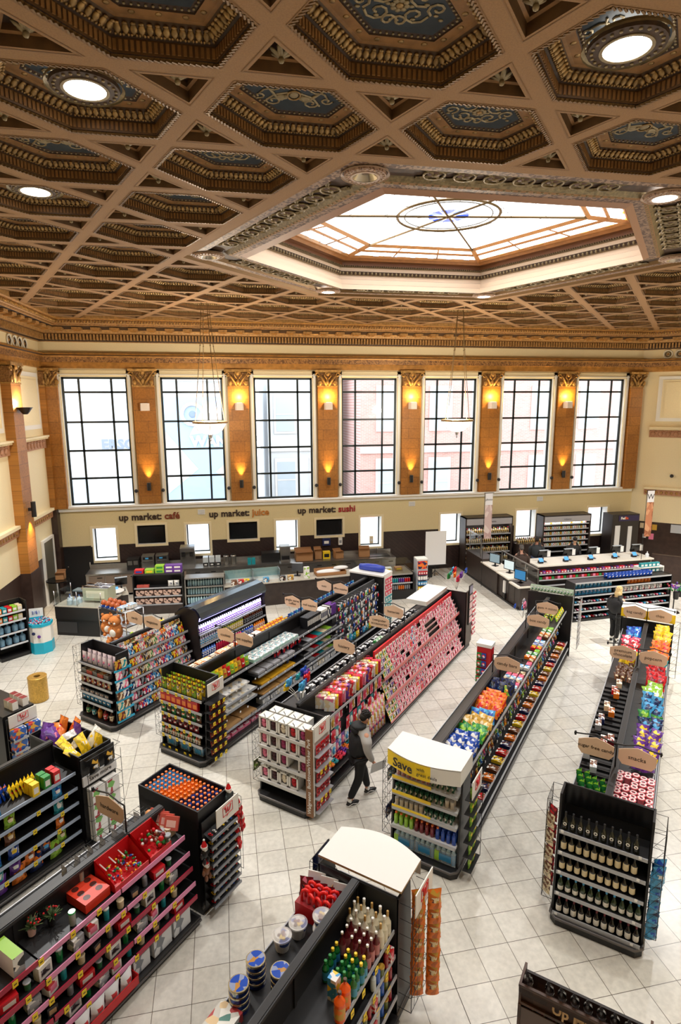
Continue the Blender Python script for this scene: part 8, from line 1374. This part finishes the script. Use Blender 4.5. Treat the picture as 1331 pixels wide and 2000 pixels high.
fill(bag('blue_pouch', .15, .2, .08, foil('sky', 'teal'), pr('white', 'sky')), f14, .1, 1.6, .18, 1.12, .15, 'sky blue pouch', 'upper tier of slipper rack', 'sky blue pouches'); fill(bag('blue_pouch', .15, .2, .08, foil('sky', 'blue'), pr('white', 'blue')), f14, .1, 1.6, .18, .88, .15, 'blue pouch', 'middle tier of slipper rack', 'blue pouches'); fill(bag('red_pouch', .14, .2, .08, foil('orange', 'red'), pr('red', 'gold')), f14, 2.2, 3.3, .18, 1.12, .14, 'orange and red pouch', 'upper tier of slipper rack', 'orange and red pouches'); fill(carton('grey_pack', .2, .12, .14, ink('silver'), front=pr('white', 'grey', 'rose', scale=16)), f14, 1.7, 3.8, .18, .88, .24, 'pale packet', 'middle tier of slipper rack', 'pale packets')
fill(bag('deep_blue_pouch', .16, .16, .1, foil('blue', 'navy'), pr('white', 'blue')), f14, 1.4, 3.3, .2, 1.345, .14, 'deep blue pouch', 'top of slipper rack', 'deep blue pouches on top', rows=2, rs=.15)
f15 = Fr(14.2, 17.45, .05); t = block('white_shelf_unit', 'white shelf unit of teal boxes behind the slipper rack', f15, [('body', [(0, .3, 0, 1.0, .33, 1.5, WHT), (0, 0, 0, .02, .3, 1.5, WHT), (.98, 0, 0, 1, .3, 1.5, WHT)])], 'shelving')
for k, z in enumerate((.4, .7, 1.0, 1.3, 1.5)): shelf_part(t, .96, 0, .3, z, WHT, WHT, x0=.02); fill(carton('teal_box', .14, .1, .14, ink('teal'), panel=WHT) if k > 2 else carton('white_box', .2, .14, .16, ink('silver'), panel=WHT), f15, .03, .97, .08, z, .16 if k > 2 else .23, 'teal box' if k > 2 else 'white box', '%s white shelf' % nth(k), 'boxes on the white unit')
t = block('divider_wall', 'low dark wooden divider at the right edge', Fr(17.0, 20.3, -.75), [('panel', [(0, 0, 0, 3.5, .1, 1.1, WOOD)]), ('cap', [(0, -.02, 1.1, 3.5, .12, 1.13, WOOD)])], 'partition')
# flowers
t = thing('flower_stand', 'black flower stand with buckets of purple blooms at the right edge', 'stand', Fr(15.2, 16.9)); mb = MB(); mb.lathe([(.22, 0), (.2, .02), (.02, .04), (.02, .9)], 12, BLK); put('pole', mb, parent=t)
for k, (a, c) in enumerate(((0, 'purple'), (2.1, 'rose'), (4.2, 'purple'))):
    mb = MB(); x, y = .22*math.cos(a), .22*math.sin(a); mb.lathe([(.08, .55), (.1, .8)], 10, BLK, x=x, y=y); bk = put('bucket', mb, parent=t); mb = MB()
    for q in range(26): mb.ball(x+random.uniform(-.14, .14), y+random.uniform(-.14, .14), .88+random.uniform(-.06, .16), .035, ink(c if q % 3 else 'green'), seg=5, rings=4)
    put('blooms', mb, parent=bk)
# hanging banners
for x, y, z0, z1, cols, lb, w1 in ((10.1, 21.0, 1.95, 3.74, [(196, 170, 166), (214, 196, 190), (180, 150, 146)], 'narrow pale hanging banner before the photo counter', 'photo'), (16.45, 20.0, 1.95, 3.78, [(186, 120, 84), (206, 150, 110), (150, 90, 60)], 'narrow terracotta hanging banner with white top at the right', 'W')):
    t = thing('hanging_banner', lb, 'banner', Fr(x, y), group='hanging banners'); mb = MB(); h = z1-z0; mb.box(-.15, -.006, z0, .15, .006, z1, PM('banner_'+w1, cols, 5, .7)); mb.box(-.15, -.009, z1-.45, .15, .009, z1, C('banner_white', (226, 224, 226))); put('cloth', mb, parent=t); mb = MB(); mb.tube([(-.2, 0, z1+.02), (.2, 0, z1+.02)], .012, BLK, 6); mb.tube([(-.18, 0, 0.0 if w1 == 'photo' else 1.02), (-.18, 0, z1+.02)], .01, BLK, 5); put('pole', mb, parent=t); text(w1, .12 if w1 == 'photo' else .3, TXT, t, (0, -.012, z1-.24))
for i, (x, z, w_, h, c) in enumerate(((.45, 1.45, .18, .26, 'cream'), (.95, 1.4, .22, .28, 'gold'), (1.7, 1.35, .6, .4, 'silver'), (.6, 1.0, .16, .2, 'white'), (.85, .95, .22, .3, 'pink'))): mb = MB(); mb.box(0, -.02, 0, w_, 0, h, BLK); mb.box(.01, -.024, .01, w_-.01, -.02, h-.01, ink(c)); tag(put('wall_notice', mb, RW, (x, 0, z)), '%s framed notice, %s from the corner on the dark right wall' % (c, nth(i)), 'notice', 'notices on the right wall')
for i, (x, z) in enumerate(((1.55, 3.95), (2.05, 3.95))): mb = MB(); mb.ball(0, -.05, 0, .08, BLK); mb.lathe([(.09, 0), (.09, .06)], 12, WHT, y=0); tag(put('security_camera', mb, RW, (x, -.1, z)), 'white dome camera, %s of two on the right wall' % ('left', 'right')[i], 'camera', 'dome cameras')
# ---- left edge of the room
f16 = Fr(-6.36, 17.25, R(40)); t = block('water_shelf', 'black shelf unit of water jugs and cartons by the left edge', f16, [('body', [(0, .4, 0, .82, .44, 1.65, BLK), (0, 0, 0, .82, .44, .1, BLK), (.79, 0, 0, .82, .44, 1.65, BLK)])], 'shelving')
for z in (.42, .78, 1.12, 1.38): shelf_part(t, .78, .02, .4, z, C('rail_white', (206, 208, 212)))
wj = bottle('water_jug', .085, .27, M('jug_blue', (120, 160, 186), .2), ink('sky'), None, 'jug', neck=.35, nr=.25)
for z, w1 in ((.42, 'lower'), (.78, 'upper')): fill(wj, f16, .02, .8, .16, z, .19, 'blue tinted water jug', w1+' jug shelf by the left edge', 'water jugs')
for z, w1 in ((1.12, 'third'), (1.38, 'top')): fill([carton('tea_carton', .12, .1, .15, ink(c), panel=ink('white')) for c in ('orange', 'teal', 'red', 'lime', 'cream')], f16, .03, .78, .12, z, .14, ['orange carton', 'teal carton', 'red carton', 'lime carton', 'cream carton'], w1+' shelf by the left edge', 'tea cartons', rows=2, rs=.14)
t = thing('candy_bin', 'octagonal white and turquoise cardboard bin of lollipops with price card', 'bin', Fr(-5.48, 17.98)); oc = lambda r_: [(r_*math.cos(PI/8+k*PI/4), r_*math.sin(PI/8+k*PI/4)) for k in range(8)]; TQ = C('turquoise', (24, 176, 206)); mb = MB(); mb.prism(oc(.34), 0, .34, TQ); mb.prism(oc(.335), .34, .82, WHT); mb.prism(oc(.345), .82, .9, TQ); put('bin', mb, parent=t)
mb = MB(); mb.add([(-.36, .25, .86), (.0, .36, .86), (.0, .38, 1.2), (-.36, .27, 1.22)], [[0, 1, 2, 3], [3, 2, 1, 0]], WHT); mb.add([(-.365, .24, .86), (.0, .355, .86), (.0, .36, .95), (-.365, .245, .95)], [[0, 1, 2, 3]], TQ); o = put('price_card', mb, parent=t); q = text('2/$1', .13, ink('blue'), o, (-.18, .30, 1.08), rz=.3); mb = MB(); [mb.ball(-.1+.14*k, -.345, .6-.1*k+.05, .05, ink(('navy', 'purple')[k]), .01) for k in range(2)]; put('lollipop_print', mb, parent=t)
mb = MB()
for k in range(150): a, r_ = random.uniform(0, 6.28), .3*math.sqrt(random.random()); mb.ball(-5.48+r_*math.cos(a), 17.98+r_*math.sin(a), .91+random.uniform(0, .04), .018, [WHT, ink('sky'), ink('rose'), ink('maroon')][k % 4], seg=5, rings=3)
tag(put('lollipops', mb), 'loose wrapped lollipops heaped in the turquoise bin', 'sweets', kind='stuff')
BRS = M('brass_brushed', (206, 166, 84), .38, .7, noise=(30, .15)); t = thing('waste_bin', 'cylindrical brushed brass waste bin on the open floor', 'bin', Fr(-4.7, 14.78)); mb = MB(); mb.lathe([(.215, 0), (.215, .03), (.22, .035), (.22, .6)], 32, BRS, cap=False); put('body', mb, parent=t); mb = MB(); mb.lathe([(.222, .59), (.222, .62), (.21, .63), (.075, .625), (.07, .58)], 32, BRS, cap=False); mb.lathe([(.07, .57), (.001, .57)], 16, BLK, cap=False); put('lid', mb, parent=t)
# ---- people
import bmesh
def skin(name, V, E_, m, parent=None, fr_=None, root='pelvis', p=(0, 0, 0), rz=0, sub=2):
    me = D.meshes.new(name); bm = bmesh.new(); L_ = bm.verts.layers.skin.verify(); vs = {}
    for k, (c, r_) in V.items(): v = bm.verts.new(c); vs[k] = v; v[L_].radius = (r_, r_) if not isinstance(r_, tuple) else r_; v[L_].use_root = (k == root)
    for a, b in E_: bm.edges.new((vs[a], vs[b]))
    bm.to_mesh(me); bm.free(); me.materials.append(m); o = put(name, me, fr_, p, rz, parent)
    s_ = o.modifiers.new('skin', 'SKIN'); s_.use_smooth_shade = True; s2 = o.modifiers.new('sub', 'SUBSURF'); s2.levels = sub; s2.render_levels = sub; return o
def person(label, x, y, rz, skinc, hair, top, legs, shoes, pose, hairlong=False, sleeves=None, vest=False, s=1):
    t_ = thing('person', label, 'person', None, (x, y, 0), rz); sk = C('skin_%d' % skinc[0], skinc, .55); P = pose
    V = {'pelvis': ((0, 0, .95), .12), 'belly': ((.0, 0, 1.1), .12), 'chest': ((P['lean']*.6, 0, 1.3), .13), 'neck0': ((P['lean'], 0, 1.45), .06), 'neck': ((P['lean']+.02, 0, 1.51), .05), 'head0': ((P['lean']+.05, 0, 1.57), .075), 'head': ((P['lean']+.05, 0, 1.655), .08)}
    E_ = [('pelvis', 'belly'), ('belly', 'chest'), ('chest', 'neck0'), ('neck0', 'neck'), ('neck', 'head0'), ('head0', 'head')]
    for sd_, S_ in ((1, 'l'), (-1, 'r')):
        sh, el, wr = P[S_+'arm']; kn, an = P[S_+'leg']; V[S_+'sh'] = (sh, .06); V[S_+'el'] = (el, .042); V[S_+'wr'] = (wr, .028); w_ = Vector(wr); d = (w_-Vector(el)).normalized(); pm = w_+d*.07; V[S_+'pm'] = (tuple(pm), .026); E_ += [('chest', S_+'sh'), (S_+'sh', S_+'el'), (S_+'el', S_+'wr'), (S_+'wr', S_+'pm')]
        for f in range(4): off_ = Vector((.018*(f-1.5), 0, 0)); a_ = pm+off_+d*.035; b_ = a_+d*(.035-.005*abs(f-1.3))+Vector((0, .012*sd_*-1, 0)); V[S_+'f%d' % f] = (tuple(a_), .0085); V[S_+'g%d' % f] = (tuple(b_), .0075); E_ += [(S_+'pm', S_+'f%d' % f), (S_+'f%d' % f, S_+'g%d' % f)]
        th_ = w_+d*.03+Vector((.035, 0, 0)); V[S_+'t0'] = (tuple(th_), .01); V[S_+'t1'] = (tuple(th_+d*.035+Vector((.008, 0, 0))), .0085); E_ += [(S_+'wr', S_+'t0'), (S_+'t0', S_+'t1')]
        V[S_+'hip'] = ((0, .09*sd_, .9), .095); V[S_+'kn'] = (kn, .062); V[S_+'an'] = (an, .04); E_ += [('pelvis', S_+'hip'), (S_+'hip', S_+'kn'), (S_+'kn', S_+'an')]
    skin('body', V, E_, sk, t_)
    g_ = lambda *ks: {k: V[k] for k in ks}
    up = {'pelvis': ((0, 0, .88), .2), 'belly': ((0, 0, 1.08), .2), 'chest': ((P['lean']*.6, 0, 1.3), .21), 'neck0': ((P['lean'], 0, 1.46), .14)}; e = [('pelvis', 'belly'), ('belly', 'chest'), ('chest', 'neck0')]
    for S_ in 'lr': sh = V[S_+'sh'][0]; up[S_+'sh'] = ((sh[0], sh[1]*.92, sh[2]), .11); e.append(('chest', S_+'sh'))
    skin('vest' if vest else 'coat', up, e, top, t_)
    for S_ in 'lr': skin('sleeve', {'o': ((V[S_+'sh'][0][0], V[S_+'sh'][0][1]*.55, V[S_+'sh'][0][2]), .11), 'a': (V[S_+'sh'][0], .115), 'b': (V[S_+'el'][0], .078), 'c': (tuple(Vector(V[S_+'el'][0]).lerp(Vector(V[S_+'wr'][0]), .96)), .056)}, [('o', 'a'), ('a', 'b'), ('b', 'c')], sleeves or top, t_, root='a')
    tr = {'pelvis': ((0, 0, .94), .15)}; e = []
    for S_, sd_ in (('l', 1), ('r', -1)): an = V[S_+'an'][0]; kn = V[S_+'kn'][0]; tr[S_+'h'] = ((0, .085*sd_, .86), .115); tr[S_+'k'] = (kn, .085); tr[S_+'a'] = ((an[0], an[1], an[2]+.06), .065); e += [('pelvis', S_+'h'), (S_+'h', S_+'k'), (S_+'k', S_+'a')]
    skin('trousers', tr, e, legs, t_)
    for S_ in 'lr':
        an = V[S_+'an'][0]; sp = thing('shoe', None, None) if 0 else None; mb = MB(); z = an[2]-.09; mb.ball(an[0]+.06, an[1], z+.055, .135, shoes, .05, .045, 12, 8); mb.ball(an[0], an[1], z+.08, .06, shoes, .048, .05); sh_ = put('shoe', mb, parent=t_); mb = MB(); mb.prism([(an[0]+.06+.14*math.cos(a*PI/8), an[1]+.052*math.sin(a*PI/8)) for a in range(16)], z, z+.03, WHT); mb.tube([(an[0]-.04, an[1]-.052, z+.05), (an[0]+.04, an[1]-.054, z+.075), (an[0]+.12, an[1]-.048, z+.05)], .006, WHT, 4); put('sole', mb, parent=sh_); mb = MB(); mb.lathe([(.045, 0), (.042, .08)], 10, WHT, x=an[0], y=an[1], z=z+.09, cap=False); put('sock', mb, parent=t_)
    hx_ = P['lean']+.05; mb = MB(); tl_ = P.get('tilt', 0); rot = Matrix.Translation((hx_, 0, 1.63)) @ Matrix.Rotation(tl_, 4, 'Y'); mb.T = rot; mb.ball(-.012, 0, .045, .1, hair, .087, .085, 14, 9); mb.ball(-.04, 0, -.0, .075, hair, .078, .085, 12, 8)
    for k in range(40): a, b = random.uniform(0, 6.28), random.uniform(.2, 1.5); mb.ball(-.012+.095*math.cos(a)*math.cos(b), .082*math.sin(a)*math.cos(b), .05+.08*math.sin(b), .02, hair, seg=5, rings=4)
    if hairlong: mb.ball(-.05, 0, -.1, .075, hair, .1, .13, 12, 8); mb.ball(-.0, .075, -.08, .04, hair, .03, .12); mb.ball(-.0, -.075, -.08, .04, hair, .03, .12)
    put('hair', mb, parent=t_); mb = MB(); mb.T = rot; mb.ball(.095, 0, -.01, .014, sk, .011, .022); mb.ball(0, .082, -.01, .016, sk, .008, .024); mb.ball(0, -.082, -.01, .016, sk, .008, .024); mb.ball(.03, 0, -.04, .06, sk, .055, .055)
    for q in (-1, 1): mb.ball(.082, q*.03, .012, .012, WHT, .013, .007); mb.ball(.092, q*.03, .012, .005, BLK); mb.box(.08, q*.03-.018, .03, .094, q*.03+.018, .037, hair)
    mb.box(.08, -.02, -.05, .092, .02, -.044, C('lips', (160, 90, 84))); put('face', mb, parent=t_); t_.scale = (s, s, s); return t_
arms = lambda b=0: dict(larm=((.02, .2, 1.4), (0, .25, 1.12), (.12+b, .24, .9)), rarm=((.02, -.2, 1.4), (-.0, -.26, 1.12), (.1+b, -.27, .87)))
BV = M('vest_black', (20, 20, 22), .7, bump=(-14, .4)); GRYK = M('knit_grey', (176, 172, 166), .85); BT = C('trouser_black', (16, 16, 18), .8)
man = person('bearded man in a black padded vest and grey sleeves holding a sheet of paper', 2.22, 9.5, R(14), (206, 150, 120), C('hair_black', (22, 16, 14), .6), BV, BT, BLK, dict(lean=.09, tilt=.5, larm=((.1, .19, 1.4), (.12, .24, 1.15), (.2, .2, .94)), rarm=((.06, -.2, 1.4), (.04, -.27, 1.13), (.16, -.27, .89)), lleg=((.16, .09, .5), (.24, .09, .09)), rleg=((-.03, -.09, .5), (-.22, -.09, .09))), sleeves=GRYK, vest=True)
mb = MB(); [mb.ball(.01-.0, 0, 1.5, .15, BV, .15, .06, 12, 6)]; mb.ball(-.06, 0, 1.45, .1, BV, .12, .08); put('hood', mb, parent=man); mb = MB(); mb.T = Matrix.Translation((.14, 0, 1.63)) @ Matrix.Rotation(.5, 4, 'Y'); mb.ball(.045, 0, -.075, .05, C('beard', (60, 40, 32), .8), .058, .03); put('beard', mb, parent=man)
mb = MB(); mb.T = Matrix.Rotation(.25, 4, 'X'); mb.box(-.06, -.004, -.2, .26, .0, .02, PAP); tag(put('paper_sheet', mb, Fr(2.22, 9.5, R(14)), (.17, -.3, .86), rz=.1), 'blank white sheet of paper held in the right hand of the man', 'paper')
person('woman with long blond hair in a long black padded coat, seen from the side', 11.5, 15.0, R(20), (226, 178, 150), C('hair_blond', (226, 196, 140), .5), M('coat_black', (24, 24, 28), .6, bump=(-10, .5)), BT, BLK, dict(lean=.03, tilt=.15, lleg=((.06, .09, .5), (.02, .09, .09)), rleg=((.03, -.09, .5), (-.03, -.09, .09)), **arms(.02)), hairlong=True)
st = dict(lleg=((.02, .09, .5), (0, .09, .09)), rleg=((.02, -.09, .5), (0, -.09, .09)))
person('person with dark hair in a dark jacket standing behind the till counter', 12.6, 21.6, R(60), (150, 104, 80), C('hair_black', (22, 16, 14), .6), C('jacket_dark', (40, 46, 50), .7), C('jeans', (50, 66, 90), .8), BLK, dict(lean=.02, tilt=.1, **st, **arms(.1)))
person('person with greying hair in a brown jacket behind the glass partition', 11.25, 20.35, R(70), (190, 140, 116), C('hair_grey', (90, 84, 80), .7), C('jacket_brown', (64, 48, 40), .8), BT, BLK, dict(lean=.06, tilt=.3, **st, **arms(.12)))
person('cashier with black hair in black clothes behind the pale till counter', 14.3, 21.6, R(250), (216, 170, 140), C('hair_black', (22, 16, 14), .6), C('jacket_black', (28, 28, 30), .7), BT, BLK, dict(lean=.08, tilt=.3, **st, **arms(.16)), s=.96)
